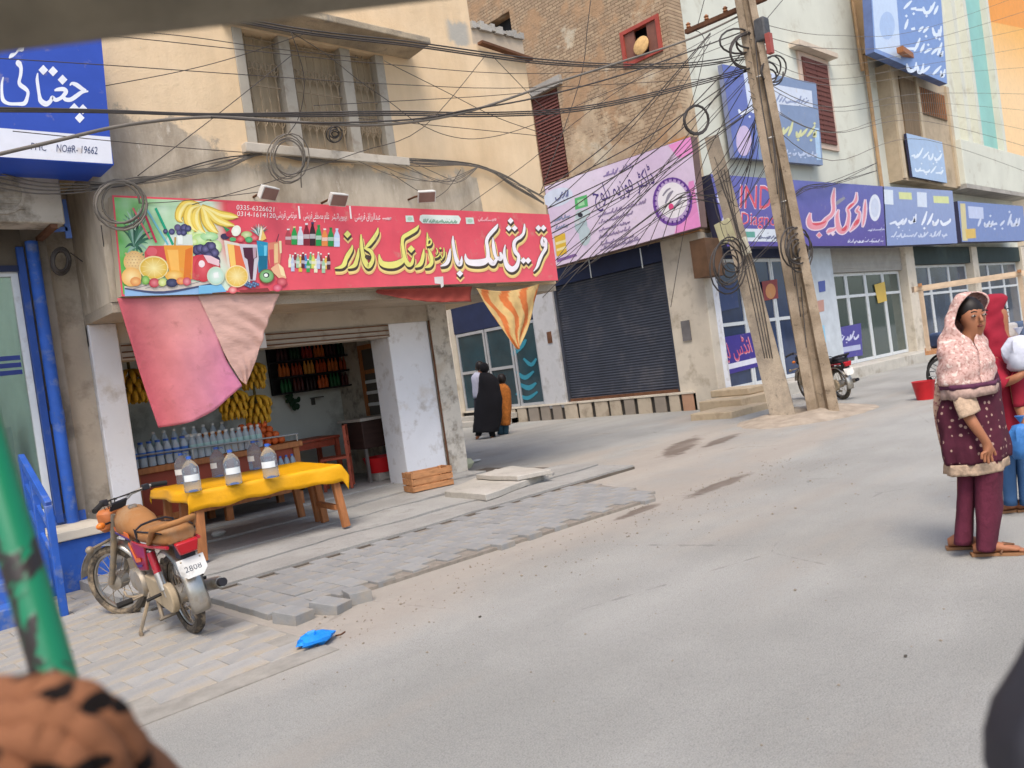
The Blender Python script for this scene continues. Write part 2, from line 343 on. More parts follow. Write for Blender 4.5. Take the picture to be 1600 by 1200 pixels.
def peach_material():
    g = NG('peach_plaster', .88, .25)
    paint = g.mix(g.rng(g.noise(.9, 5), .3, .7), H('d9bd97'), H('e2c9a6'))
    paint = g.scale(paint, g.rng(g.noise(5, 5, .6, (1, 1, .25)), .3, .65, .93, 1.02))
    cem = g.mix(g.rng(g.noise(2.2, 7, .65, (1, 1, .35)), .35, .66), H('9d8f7c'), H('c9bca8'))
    cem = g.mix(g.math('MULTIPLY', g.rng(g.noise(9, 6, .7, (1, 1, .3)), .58, .72), .7), cem, H('ddd3c2'))
    cem = g.mix(g.math('MULTIPLY', g.rng(g.noise(4, 7, .7, (1.4, 1, .18), .8), .6, .72), .55), cem, H('6f6252'))
    hgt = g.math('ADD', g.rng(g.X, 3.2, 4.0, 4.5, 4.13), g.math('MULTIPLY', g.math('SUBTRACT', g.noise(2.4, 6, .7), .5), .75))
    hgt = g.math('SUBTRACT', hgt, g.rng(g.math('ADD', g.X, g.math('MULTIPLY', g.noise(1.2, 3), .3)), 7.55, 7.75, 0, 4))
    mask = g.rng(g.math('SUBTRACT', hgt, g.Z), -.02, .05)
    chips = g.rng(g.noise(3.3, 7, .72), .69, .71); side = g.rng(g.X, 3.0, 4.2, 1, .25)
    col = g.mix(g.math('MULTIPLY', chips, side), paint, cem)
    grey = g.math('MULTIPLY', g.rng(g.math('ABSOLUTE', g.math('SUBTRACT', g.X, 7.42)), .12, .25, 1, 0), g.rng(g.math('ADD', g.math('ABSOLUTE', g.math('SUBTRACT', g.Z, 6.1)), g.math('MULTIPLY', g.noise(6, 5), .3)), .25, .34, 1, 0))
    col = g.mix(grey, col, H('aca79c'))
    col = g.mix(mask, col, cem)
    top = g.rng(g.math('ADD', g.Z, g.math('MULTIPLY', g.noise(3, 5), .12)), 6.03, 6.07); top = g.math('MULTIPLY', top, g.rng(g.X, 7.64, 7.68))
    col = g.mix(top, col, H('b9a994'))
    return g.fin(col, (g.noise(45, 5, .7), g.math('MULTIPLY', g.noise(6, 6), 1.6)), .3)
def brick_material():
    g = NG('flaking_brick_plaster', .92, .2)
    mp = g.n.new('ShaderNodeMapping'); mp.inputs['Rotation'].default_value = (R(90), 0, R(90)); g.l.new(g.vec, mp.inputs[0])
    mp2 = g.n.new('ShaderNodeCombineXYZ'); g.l.new(g.Y, mp2.inputs[0]); g.l.new(g.Z, mp2.inputs[1])
    br = g.n.new('ShaderNodeTexBrick'); br.inputs['Scale'].default_value = 1; br.inputs['Brick Width'].default_value = .23; br.inputs['Row Height'].default_value = .078; br.inputs['Mortar Size'].default_value = .012
    br.inputs['Color1'].default_value = (*H('a38b72'), 1); br.inputs['Color2'].default_value = (*H('b59d80'), 1); br.inputs['Mortar'].default_value = (*H('87735c'), 1); g.l.new(mp2.outputs[0], br.inputs[0])
    bc = g.mix(g.rng(g.noise(1.1, 5), .5, .62), br.outputs['Color'], H('ae8e6e'))
    pl = g.mix(g.rng(g.noise(1.6, 6), .35, .65), H('b09a80'), H('cbb596'))
    pl = g.mix(g.math('MULTIPLY', g.rng(g.noise(.8, 5), .52, .62), .7), pl, H('c4bba6'))
    mask = g.rng(g.math('ADD', g.noise(.75, 6, .65), g.rng(g.Z, 5, 11, .05, -.1, False)), .5, .58)
    col = g.mix(mask, bc, pl)
    col = g.scale(col, g.rng(g.noise(4, 6, .7), .3, .65, .84, 1.05))
    return g.fin(col, (g.math('MULTIPLY', br.outputs['Fac'], g.math('MULTIPLY', g.math('SUBTRACT', 1.0, mask), -.8)), g.noise(30, 6, .7), g.math('MULTIPLY', g.noise(5, 5), 2)), .5)
ROAD = road_material()
CONC = concrete_material('apron_concrete', (.285, .275, .255), (.36, .35, .325), 1.3)
SLAB = concrete_material('slab_concrete', (.40, .37, .32), (.47, .44, .39), 2.0, am=.3)
CEMENT = concrete_material('grey_cement', (.33, .31, .275), (.43, .405, .36), 1.0)
SOFFIT = concrete_material('soffit_cement', H('a39888'), H('b8ab99'), .8, am=.25)
PEACH = peach_material(); BRICK = brick_material()
WHITEWASH = M('whitewash', H('dcdde0'), .9, var=.06, scale=1.5, bump=.2, bscale=30, dirt=[(H('9b9184'), .22, 3.0), (H('b5a58c'), .12, 1.2)])
ROUGHWHITE = M('flaking_whitewash', H('c6c0b4'), .92, var=.1, scale=3, bump=.5, bscale=18, dirt=[(H('6b6156'), .38, 5.0), (H('a8977f'), .3, 2.0)])
CREAM = M('cream_paint', H('c9bfae'), .85, var=.1, scale=1.6, bump=.15, bscale=30, dirt=(H('8f816d'), .25, 2.2))
MINT = M('pale_mint_paint', H('cfd0c2'), .85, var=.07, scale=.8, bump=.12, bscale=25, dirt=[(H('a59c88'), .2, .9)])
INTERIOR = M('interior_distemper', H('d3d8d3'), .85, var=.1, scale=1.2, dirt=(H('6f716b'), .3, 1.6))
BLUEPAINT = M('blue_enamel', H('2c58ac'), .55, var=.18, scale=4, bump=.15, bscale=30, dirt=[(H('7f8796'), .22, 5), (H('5a5f70'), .15, 14)])
NAVY = M('shutter_navy', H('41454f'), .55, metal=.2, var=.12, scale=2.5, dirt=(H('5d5c61'), .3, 1.5))
DARKBLUE = M('dark_blue_paint', H('222b48'), .6, var=.15)
ALU = M('aluminium_frame', H('b9bcc0'), .4, metal=.6, var=.08)
WHITEMETAL = M('white_frame', H('cfd3d4'), .5, var=.08, scale=4, dirt=(H('938b80'), .15, 4))
GLASSD = M('shop_glass', H('c4d2ce'), .03, var=0, spec=.5, trans=.92, ior=1.2)
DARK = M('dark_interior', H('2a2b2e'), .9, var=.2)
BROWNDOOR = M('brown_shutter_wood', H('6b4139'), .7, var=.2, scale=3, stretch=(6, 6, 1))
REDWOOD = M('red_stained_wood', H('a04c36'), .5, var=.2, scale=3, stretch=(8, 1, 8), bump=.08, bscale=30)
WOOD = M('raw_wood', H('ab7a52'), .7, var=.25, scale=3, stretch=(2, 10, 10), bump=.15, bscale=30, rnd=.12)
TANWOOD = M('tan_wood', H('a0683f'), .65, var=.25, scale=3, stretch=(10, 10, 1.5), bump=.1, bscale=30)
BLACKRUB = M('black_rubber', H('2a2826'), .8, var=.2)
CABLE = M('black_cable', H('45403d'), .6, var=.2)
CABLEG = M('grey_cable', H('716a61'), .7, var=.2)
STEEL = M('galvanised_steel', H('a9a9a6'), .4, metal=.8, var=.12, scale=6)
WHITEPL = M('white_plastic', H('d8d6d0'), .5, var=.06, dirt=(H('8d857a'), .2, 8))
RUST = M('rusty_iron', H('6b4a36'), .8, metal=.3, var=.3, scale=8)

# ================================================================ GROUND
g = MB(); g.grid(lambda u, v: (-60 + 200*u, -60 + 130*v, 0), 4, 4); struct(g.build('road', ROAD, smooth=0))
# concrete apron in front of the shop, cracked into long uneven panels
JX = [1.9 + .22*i for i in range(29)]
def jag(Y, seed, a=.05): return [(x, Y + a * nz3((x*1.7, seed, .3)) + a*.5*nz3((x*6, seed, 1.3))) for x in JX]
edges = [jag(6.46, 1), jag(7.0, 4, .1), jag(7.75, 8, .08), jag(8.5, 12, .07), jag(9.35, 15, .02)]
tops = [.052, .066, .085, .108]
apron = None
for i in range(4):
    a = [(x, y + .012) for x, y in edges[i]]; b = [(x, y - .012) for x, y in edges[i+1]]; mb = MB()
    a = [p for p in a if p[0] < (7.3 if i > 1 else 7.9)]; b = b[:len(a)]; k = len(a)
    ztop = lambda x, t=tops[i], i=i: t + .012 * nz3((x * .9, i * 3.1, 0))
    vs = [(x, y, ztop(x)) for x, y in a] + [(x, y, ztop(x) + .004) for x, y in b] + [(x, y, -.05) for x, y in a] + [(x, y, -.05) for x, y in b]
    fs = []
    for j in range(k - 1): fs += [(j, j+1, k+j+1, k+j), (j, 2*k+j, 2*k+j+1, j+1), (k+j, k+j+1, 3*k+j+1, 3*k+j)]
    fs += [(0, k, 3*k, 2*k), (k-1, 2*k-1+0, 4*k-1, 3*k-1)]
    mb.add(vs, fs); o = mb.build('concrete_apron' if i == 0 else 'concrete_panel', CONC, smooth=30)
    if i == 0: apron = struct(o)
    else: adopt(o, apron)
mb = MB(); mb.box(1.95, 7.85, 6.44, 9.3, -.05, .03); mb.build('crack_bed', M('dark_soil', (.12, .10, .08), .95), apron, smooth=0)
# raised strip of grey block pavers
PAVER = M('grey_paver', (.262, .262, .256), .88, var=.1, scale=8, bump=.3, bscale=70, rnd=.09, dirt=(H('938a7c'), .35, 4))
mb = MB(); mb.prism([(2.32, 5.14, -.05), (6.2, 4.88, -.05), (6.5, 5.3, -.05), (6.85, 6.42, -.05), (2.32, 6.42, -.05)], (0, 0, .075))
strip = struct(mb.build('paved_strip', M('joint_sand', (.24, .21, .175), .95, var=.2, scale=20, bump=.3), smooth=0))
def paver_mesh(name, lx, ly, h):
    bm = bmesh.new(); bmesh.ops.create_cube(bm, size=1)
    for v in bm.verts: v.co = Vector((v.co.x * lx, v.co.y * ly, v.co.z * h))
    bmesh.ops.bevel(bm, geom=[e for e in bm.edges if all(v.co.z > 0 for v in e.verts)], offset=.004, segments=1, affect='EDGES')
    me = bpy.data.meshes.new(name); bm.to_mesh(me); bm.free(); return me
PV = [paver_mesh('paver', .155, .240, .08), paver_mesh('paver', .112, .234, .08)]
for me in PV: me.materials.append(PAVER)
def kerbY(x): return 5.14 - .07 * (x - 2.3) if x < 6.2 else 4.87 + .25 * (x - 6.2)
cnt = 0
for i in range(34):
    x = 2.30 + .08 + .16 * i
    for j in range(8):
        y = 6.42 - .12 - .244 * j + (.122 if i % 2 else 0)
        if y > 6.40 or y - .06 < kerbY(x): continue
        if x > 6.2 + (y - 4.75)*.42: continue
        o = bpy.data.objects.new('paver', PV[0]); COL.objects.link(o); o.parent = strip; cnt += 1
        near = max(0, 1 - (y - kerbY(x)) * 2.2) * max(0, 1 - abs(x - 2.6) * .9)
        o.location = (x + random.uniform(-.004, .004), y + random.uniform(-.006, .006), .004 + random.uniform(-.0025, .0025) + .008 * nz3((x, y, 0)) - max(0, x - 5.2)*.010)
        o.rotation_euler = (random.uniform(-.012, .012) + near * random.uniform(-.05, .05), random.uniform(-.012, .012), random.uniform(-.025, .025))
for x, y, rz, tilt in ((2.62, 4.93, .35, .10), (2.86, 4.98, -.3, -.05), (2.38, 5.0, .2, .05)):
    o = bpy.data.objects.new('loose_paver', PV[0]); COL.objects.link(o); o.location = (x, y, .034); o.rotation_euler = (tilt, .02, rz)
    tag(o, 'loose tilted grey paver block lying at the broken strip corner', 'paver', 'loose pavers at the strip corner')
# flush paving under the parked motorcycle
mb = MB(); mb.box(-3.0, 2.22, 4.15, 8.19, -.05, .006); court = struct(mb.build('forecourt', M('forecourt_sand', (.29, .27, .235), .95, var=.2, scale=6, bump=.3), smooth=0))
PVB = paver_mesh('paver', .3, .196, .05); PVB.materials.append(M('worn_paver', (.325, .315, .295), .9, var=.14, scale=5, bump=.3, bscale=60, rnd=.07, dirt=(H('a39580'), .45, 2.5)))
for i in range(12):
    for j in range(19):
        x = 2.05 - .305 * i - (.15 if j % 2 else 0); y = 8.05 - .2 * j
        if y < 4.45 + .35 * nz3((x * .8, 3, 1)) or x < -.75: continue
        o = bpy.data.objects.new('paver', PVB); COL.objects.link(o); o.parent = court
        o.location = (x, y, -.012 + random.uniform(-.003, .002)); o.rotation_euler = (random.uniform(-.008, .008), random.uniform(-.008, .008), random.uniform(-.012, .012))
# broken slabs by the pillar
def slab(pts, z0, z1, label, name='concrete_slab'):
    mb = MB(); q = []
    for i in range(len(pts)):
        a, b = pts[i], pts[(i+1) % len(pts)]
        for k in range(5): t = k / 5; q.append((a[0]+(b[0]-a[0])*t + random.uniform(-.018, .018), a[1]+(b[1]-a[1])*t + random.uniform(-.018, .018), z0))
    mb.prism(q, (0, 0, z1 - z0)); o = mb.build(name, SLAB, smooth=25, bevel=.008); return tag(o, label, 'slab')
P = lambda x, y, z: tuple(G(x, y, z))[:2]
slab([P(693, 768, .13), P(762, 773, .13), P(845, 742, .13), P(775, 733, .13)], .06, .135, 'broken grey concrete slab lying flat on the ground beside the wooden crate')
slab([P(742, 742, .2), P(808, 744, .2), P(862, 733, .2), P(798, 728, .2)], .142, .2, 'smaller concrete slab stacked on top of the broken slab')
slab([P(812, 752, .1), P(850, 745, .1), P(866, 738, .1), P(840, 741, .1)], .02, .11, 'narrow splinter of concrete at the edge of the slabs')

# ================================================================ CORNER BUILDING (drinks shop below, peach storey above)
SHOP_R, SHOP_BACK, FLOOR = 6.95, 11.6, .13
cb = thing('corner_building', 'peach plastered corner building with an open drinks shop below and a grilled window above', 'building', (5.6, 9.1, 0))
WX0, WX1, WZ0, WZ1, UY = 4.12, 6.09, 4.27, 5.56, 8.1
mb = MB()
mb.box(2.5, WX0, UY, 9.0, 2.62, 9.5); mb.box(WX1, 7.66, UY, 9.0, 2.62, 9.5); mb.box(WX0, WX1, UY, 9.0, 2.62, WZ0); mb.box(WX0, WX1, UY, 9.0, WZ1, 9.5)
mb.box(7.66, 8.66, UY, 13.5, 2.62, 6.22)
mb.build('upper_wall', PEACH, cb, smooth=0)
mb = MB(); mb.box(2.5, 7.658, 9.0, 13.5, 2.75, 9.4); mb.build('upper_block', PEACH, cb, smooth=0)
mb = MB()   # ragged cement edge and broken slab lip on the low parapet
for i in range(14): x = 7.66 + i*.072; mb.box(x, x+.0715, UY - .035 - .02*random.random(), 8.4, 6.2 + .03*random.random(), 6.27 + .06*random.random())
mb.build('parapet_cap', CEMENT, cb, smooth=0)
mb = MB(); mb.bar((7.72, 8.02, 5.99), (8.72, 8.04, 5.92), .1, .035); mb.build('rusty_angle_iron', RUST, cb)
mb = MB(); mb.prism([(4.0, 8.095, 5.58), (4.0, 8.095, 5.74), (4.0, 7.62, 5.68), (4.0, 7.62, 5.60)], (2.5, 0, 0)); o = mb.build('sunshade', concrete_material('sunshade_cement', H('8f8371'), H('b5a58c'), 2.0, am=.6), cb, smooth=0, bevel=.012)
# window
win = MB(); FR = M('window_frame_paint', H('aaa294'), .7, var=.1, dirt=(H('8c7f6e'), .3, 5))
mb = MB(); mb.box(WX0 + .01, WX1 - .01, 8.25, 8.29, WZ0 + .01, WZ1 - .01); win_o = mb.build('window', M('window_board', H('a8977d'), .8, var=.16, scale=3, stretch=(6, 1, .6)), cb, smooth=0)
for a, b in ((4.122, 4.235), (4.66, 4.80), (5.46, 5.60), (5.965, 6.088)): mb = MB(); mb.box(a, b, 8.09, 8.248, WZ0 + .002, WZ1 - .002); mb.build('window_post', FR, win_o, bevel=.006)
mb = MB(); mb.box(4.04, 6.2, 7.99, 8.15, 4.16, 4.265); mb.build('window_sill', M('sill_cement', H('c2b9aa'), .85, var=.12, dirt=(H('8a7b66'), .3, 4)), win_o, bevel=.01)
GR = M('grille_paint', H('93826a'), .6, var=.12)
for a, b in ((4.24, 4.655), (4.805, 5.455), (5.605, 5.96)):
    mb = MB(); n = max(3, round((b - a) / .098)); st = (b - a) / n
    for i in range(n):
        x = a + st * (i + .5)
        for z in (WZ1 - .36, WZ0 + .36): mb.tube([(x + st*.46*math.cos(t*math.pi/5), 8.17, z + st*.46*math.sin(t*math.pi/5)) for t in range(10)], .0085, 5, closed=True)
        for z, s in ((WZ1 - .36 - st*.46, -1), (WZ0 + .36 - st*.46, -1), (WZ0 + .36 + st*.46, 1)):
            mb.tube([(x - st*.5, 8.17, z + .04), (x - st*.28, 8.17, z - .03*1), (x, 8.17, z - .07), (x + st*.28, 8.17, z - .03), (x + st*.5, 8.17, z + .04)], .0075, 4)
        mb.tube([(x, 8.17, WZ0 + .02), (x, 8.17, WZ1 - .02)], .0075, 5); mb.lathe([(.003, -.06), (.014, -.03), (.016, 0), (.003, .06)], (x, 8.17, (WZ0 + WZ1)/2 - .1 + .05*(i % 2)), n=6)
    for z in (WZ0 + .06, (WZ0+WZ1)/2 + .06, WZ1 - .06): mb.bar((a, 8.17, z), (b, 8.17, z), .012, .014)
    mb.build('grille', GR, win_o, smooth=60)
# ground floor
mb = MB(); mb.box(2.5, 8.655, 8.115, 9.0, 2.52, 2.618); mb.build('overhang_soffit', SOFFIT, cb, smooth=0)
mb = MB(); mb.box(2.5, 7.2, 9.0, 9.3, 2.3, 2.75); mb.build('lintel', M('lintel_whitewash', H('b5aa9a'), .9, var=.08, dirt=(H('877b6c'), .3, 2)), cb, smooth=0)
mb = MB(); mb.box(2.78, 6.22, 8.985, 9.28, 2.12, 2.298); mb.build('shutter_box', M('shutter_box_metal', H('a79d90'), .7, var=.1, dirt=(H('6a6056'), .35, 3)), cb, bevel=.006)
for z in (2.14, 2.2, 2.27):
    mb = MB(); mb.box(2.8, 6.2, 8.968, 8.984, z, z + .014); mb.build('shutter_rib', RUST, cb)
mb = MB(); mb.box(4.22, 4.42, 8.95, 8.983, 2.12, 2.3); mb.build('shutter_bracket', WHITEWASH, cb)
mb = MB(); mb.box(6.2, 6.88, 9.0, 9.45, -.03, 2.3); mb.build('pillar', WHITEWASH, cb, smooth=0, bevel=.012)
mb = MB()
def rough_pier(x0, x1, y0, y1, z0, z1, amp):
    q = MB(); n = 14
    rings = []
    for k in range(n + 1):
        z = z0 + (z1 - z0) * k / n; r = []
        for (x, y) in ((x0, y0), ((x0+x1)/2, y0), (x1, y0), (x1, (y0+y1)/2), (x1, y1), (x0, y1)):
            f = amp * (1.6 if z < .5 else .7); r.append((x + (f*nz3((x*3, y*3, z*4)) if x == x1 else 0), y + (f*nz3((x*5, y, z*4 + 9)) if y == y0 else 0), z))
        rings.append(r)
    q.loft(rings); return q
rough_pier(6.9, 7.22, 8.96, 11.8, -.03, 2.52, .03).build('corner_pier', ROUGHWHITE, cb, smooth=40)
mb = MB(); mb.tube([(6.89, 8.97, .15), (6.885, 8.965, 1.2), (6.89, 8.97, 2.3)], .014, 6); mb.build('shutter_guide', RUST, cb)
mb = MB(); mb.box(2.5, 2.78, 8.96, 9.45, -.03, 2.52); mb.build('pillar', WHITEWASH, cb, smooth=0, bevel=.012)
mb = MB(); mb.box(2.22, 2.498, 9.04, 9.4, -.03, 3.9); mb.build('party_wall', M('grimy_plaster', H('b1a594'), .9, var=.12, scale=2, bump=.2, dirt=[(H('6d6457'), .35, 2.2)]), cb, smooth=0)
mb = MB(); mb.box(2.5, 7.2, SHOP_BACK, SHOP_BACK + .15, 0, 2.75); mb.build('back_wall', INTERIOR, cb, smooth=0)
mb = MB(); mb.box(SHOP_R, SHOP_R + .1, 9.46, SHOP_BACK, 0, 2.6); mb.build('side_wall', M('side_wall_white', H('b9bdb9'), .85, var=.08, dirt=(H('85857e'), .25, 2)), cb, smooth=0)
mb = MB(); mb.box(2.4, 2.498, 9.46, SHOP_BACK, 0, 2.6); mb.build('side_wall', INTERIOR, cb, smooth=0)
mb = MB(); mb.box(2.5, SHOP_R, 9.3, SHOP_BACK, 2.6, 2.74); mb.build('ceiling', INTERIOR, cb, smooth=0)
mb = MB(); mb.box(2.5, SHOP_R, 9.36, SHOP_BACK, -.04, FLOOR); mb.build('floor', M('shop_floor', (.36, .35, .33), .7, var=.15, dirt=((.15, .13, .11), .3, 2)), cb, smooth=0)

# ================================================================ CLINIC ON THE LEFT
cl = thing('clinic_building', 'clinic front with glass panes, blue plinth and blue drain pipes', 'building', (1.0, 8.9, 0))
mb = MB(); mb.box(-5, 2.22, 8.2, 9.5, -.03, .47); mb.build('plinth', BLUEPAINT, cl, smooth=0, bevel=.01)
mb = MB(); mb.box(-5, 2.24, 8.17, 8.86, .472, .56); mb.build('ledge', CREAM, cl, smooth=0, bevel=.01)
mb = MB(); mb.box(-5, 2.2, 8.86, 8.99, .56, .66); mb.build('door_kerb', BLUEPAINT, cl, smooth=0)
mb = MB(); mb.box(1.99, 2.218, 8.9, 9.3, .5, 3.9); mb.build('pier', M('dark_plaster', H('8f867a'), .9, var=.2, dirt=(H('55504a'), .4, 2)), cl, smooth=0)
mb = MB(); mb.box(1.93, 1.995, 8.82, 8.9, .58, 3.3); mb.build('blue_frame', M('deep_blue_enamel', H('24468c'), .5, var=.15, dirt=(H('6d7688'), .2, 5)), cl, bevel=.006)
for x in (2.07,): mb = MB(); mb.tube([(x, 8.83, .5), (x, 8.82, 1.6), (x, 8.83, 3.35)], .058, 12); mb.tube([(x, 8.825, 1.55), (x, 8.825, 1.68)], .066, 12); mb.build('drain_pipe', BLUEPAINT, cl, smooth=50)
for x0, x1 in ((-2.6, -.9), (-.86, .7), (.74, 1.925)):
    fr = MB(); fr.box(x0, x0+.06, 8.88, 8.95, .66, 3.1); fr.box(x1-.06, x1, 8.88, 8.95, .66, 3.1); fr.box(x0+.06, x1-.06, 8.88, 8.95, .66, .74); fr.box(x0+.06, x1-.06, 8.88, 8.95, 3.02, 3.1); fo = fr.build('window_frame', WHITEMETAL, cl, smooth=0)
    mb = MB(); mb.box(x0+.06, x1-.06, 8.91, 8.922, .74, 3.02); mb.build('pane', GLASSD, fo, smooth=0)
    for z in (2.07, 2.14, 2.21): mb = MB(); mb.box(x0+.07, x1-.08, 8.9, 8.905, z, z+.045); mb.build('window_stripe', M('navy_vinyl', H('2c3a7a'), .5), fo, smooth=0)
mb = MB(); mb.box(-5, 1.99, 8.86, 8.99, 3.1, 3.9); mb.build('fascia', M('dark_fascia', H('5c554b'), .9, var=.25, scale=2), cl, smooth=0)
mb = MB(); mb.box(-5, 1.98, 8.84, 8.858, 3.06, 3.12); mb.build('door_head', DARKBLUE, cl, smooth=0)
mb = MB(); mb.box(-5, 2.2, 11.5, 11.6, .5, 3.5); mb.box(-5, 2.2, 8.99, 11.5, .45, .56); mb.box(2.1, 2.2, 9.3, 11.5, .5, 3.5); mb.build('room_walls', M('clinic_wall', H('c3d6d0'), .8, var=.08), cl, smooth=0)
mb = MB(); mb.box(-5, 2.48, 8.3, 12, 3.9, 9.3); mb.build('upper_wall', M('clinic_upper', H('c9b08a'), .9, var=.1, dirt=(H('8f8069'), .3, 1.5)), cl, smooth=0)
mb = MB(); mb.tube([(-.4, 10.6, 3.3), (1.6, 10.6, 3.3)], .03, 10); mb.build('tube_lamp', M('lit_tube', (1, 1, .97), .5, var=0, emit=14.0), cl)
mb = MB(); mb.box(1.0, 1.95, 10.3, 10.9, .56, 1.6); mb.build('reception_desk', M('desk_laminate', H('b9cfc6'), .5, var=.05), cl, bevel=.01)
# blue light-box sign
bs = thing('light_box_sign', 'blue and white light box sign with white Urdu lettering above the clinic', 'sign', (1, 7.75, 4))
SY = 7.7
mb = MB(); mb.box(-2.5, 2.575, SY, 8.28, 3.82, 5.12); mb.build('box', M('sign_blue_edge', H('2b55c4'), .4, var=.05), bs, smooth=0, bevel=.01)
pb = Print(lambda x, y: FY(x, y, SY - .003), (0, -1, 0)); BW = H('e3e6ee')
pb.poly([(-420, 185), (-420, 10), (158, 58), (172, 214), (0, 200)], H('3350ad'), 1)
pb.poly([(-420, 165), (0, 200), (172, 214), (176, 256), (0, 245), (-420, 215)], H('dfe1ea'), 1)
pb.crop((0, 50), 8.889)
for st in ([(45,625,15),(25,720,35),(25,850,40),(45,950,55),(120,995,45),(240,1000,45),(340,990,60),(380,900,45),(385,830,45),(340,780,60),(285,740,60),(265,690,45),(285,600,45),(290,500,50),(255,430,80),(245,392,20)],
           [(125,365,15),(165,325,60),(215,300,30),(255,255,35),(300,240,65),(332,215,12)],
           [(523,570,15),(515,660,42),(530,780,45),(545,880,45),(570,960,70),(640,1000,75),(700,960,55),(725,905,45),(770,945,55),(840,920,50),(885,880,55),(915,830,60),(880,795,60),(800,800,50),(755,815,20)],
           [(870,880,40),(905,935,55),(980,940,60),(1060,890,60),(1140,835,50),(1225,825,20)], [(970,745,14),(1000,715,40),(1060,735,60),(1130,785,55),(1190,820,45)]): pb.rib(st, BW, 2)
for x, y in ((600,530),(735,548),(867,665),(1030,1060),(1150,1075),(1105,1195)): pb.dia(x, y, 68, BW, 3)
pb.crop((0, 0), 1); pb.text('PHC', 48, 234, 72, 236, 16, H('4a5070'), 3); pb.text('NO#R- 19662', 88, 237, 152, 241, 16.5, H('39446e'), 3)
pb.done('printed_face', bs)
# air-conditioner outdoor units and bracket
def ac_unit(loc, label):
    t = thing('air_conditioner', label, 'air conditioner', loc); x, y, z = loc
    AC = M('ac_casing', H('b5ab9b'), .6, var=.12, dirt=(H('6d6252'), .45, 5))
    mb = MB(); mb.box(x-.4, x+.4, y-.15, y+.15, z, z+.52); mb.build('casing', AC, t, bevel=.015)
    mb = MB(); mb.lathe([(.2, 0), (.2, .012), (.17, .014), (.17, .002)], (x-.1, y-.151, z+.27), (0, -1, 0), 20); mb.build('fan_guard', AC, t)
    for k in range(7): mb = MB(); mb.box(x-.28, x+.08, y-.162, y-.156, z+.12+k*.05, z+.13+k*.05); mb.build('louvre', AC, t)
    for k in (-.3, .3): mb = MB(); mb.box(x+k-.03, x+k+.03, y-.14, y+.44, z-.045, z-.005); mb.build('support', RUST, t)
a = FY(20, 345, 8.4); ac_unit((a.x, 8.4, a.z - .05), 'dusty cream air conditioner unit on a bracket under the blue sign')
ac_unit((a.x - .95, 8.4, a.z - .02), 'second cream air conditioner unit on the clinic wall beyond the first')
br = MB(); p0 = FY(72, 362, 8.5); p1 = FY(105, 358, 8.5); p2 = FY(98, 312, 8.5); p3 = FY(108, 372, 8.5)
br.bar(p2, p3, .05, .03, (0, 1, 0)); br.bar(p1, FY(70, 360, 8.5), .04, .03, (0, 1, 0)); br.bar(FY(83, 357, 8.5), FY(102, 335, 8.5), .035, .025, (0, 1, 0)); br.bar((p2.x, 8.5, p2.z - .1), (p2.x, 8.9, p2.z - .1), .03, .03)
tag(br.build('steel_bracket', M('faded_blue_enamel', H('5b78b8'), .6, var=.15)), 'pale blue steel wall bracket beside the air conditioners', 'bracket')
# blue steps with railing
stp = thing('entrance_steps', 'blue painted entrance steps with a slanting blue railing at the clinic', 'steps', (1.0, 7.7, 0))
for k in range(3): mb = MB(); mb.box(.2, 1.42, 7.3 + .3*k, 7.6 + .3*k - (.002 if k < 2 else 0.01), -.02 if k == 0 else .0, .16 + .155*k); mb.build('step', M('worn_blue_step', H('3a62ad'), .7, var=.2, dirt=(H('8d8c88'), .3, 5)), stp, bevel=.01)
mb = MB(); a, b = FY(33, 715, 7.95), FY(76, 790, 7.2); mb.bar(a, b, .05, .07, (0, 0, 1)); mb.build('handrail', BLUEPAINT, stp, bevel=.006)
for (px, py, Y) in ((75, 790, 7.2), (52, 752, 7.6), (36, 722, 7.93)):
    t = FY(px, py, Y); mb = MB(); mb.bar((t.x, t.y, .0 if Y < 7.3 else .2), t, .055, .055, (0, 1, 0)); mb.build('post', BLUEPAINT, stp, bevel=.005)
for dz in (.22, .45): mb = MB(); mb.bar(a - Vector((0, 0, dz)), b - Vector((0, 0, dz)), .025, .03); mb.build('rail', BLUEPAINT, stp)

# ================================================================ BRICK BUILDING ALONG THE LANE
LX = 15.0
bb = thing('brick_building', 'tall brick and plaster building along the lane with a navy roller shutter shop below', 'building', (15.3, 14, 0))
def wall_x(mb, x0, x1, ya, yb, za, zb, holes):
    """wall slab in the YZ plane with rectangular holes (y0,y1,z0,z1), by strips"""
    ys = sorted({ya, yb, *[h[0] for h in holes], *[h[1] for h in holes]}); zs = sorted({za, zb, *[h[2] for h in holes], *[h[3] for h in holes]})
    for i in range(len(ys) - 1):
        z = None
        for j in range(len(zs) - 1):
            cy, cz = (ys[i]+ys[i+1])/2, (zs[j]+zs[j+1])/2; solid = not any(h[0] < cy < h[1] and h[2] < cz < h[3] for h in holes)
            if solid and z is None: z = zs[j]
            if (not solid or j == len(zs) - 2) and z is not None: mb.box(x0, x1, ys[i], ys[i+1], z, zs[j] if not solid else zs[j+1]); z = None
a, b = FX(970, 55, LX), FX(1038, 82, LX); RW = (9.93, 11.0, 7.86, 8.66)
BS = (13.1, 14.05, 5.98, 8.2); DW = (14.35, 15.3, 9.55, 10.6)
mb = MB(); wall_x(mb, LX, LX + .55, 9.7, 24, 3.85, 13, [RW, BS, DW]); mb.build('upper_wall', BRICK, bb, smooth=0)
mb = MB(); mb.box(LX + .3, LX + .4, 9.8, 23.9, 4, 12.8); mb.build('inner_dark', DARK, bb, smooth=0)
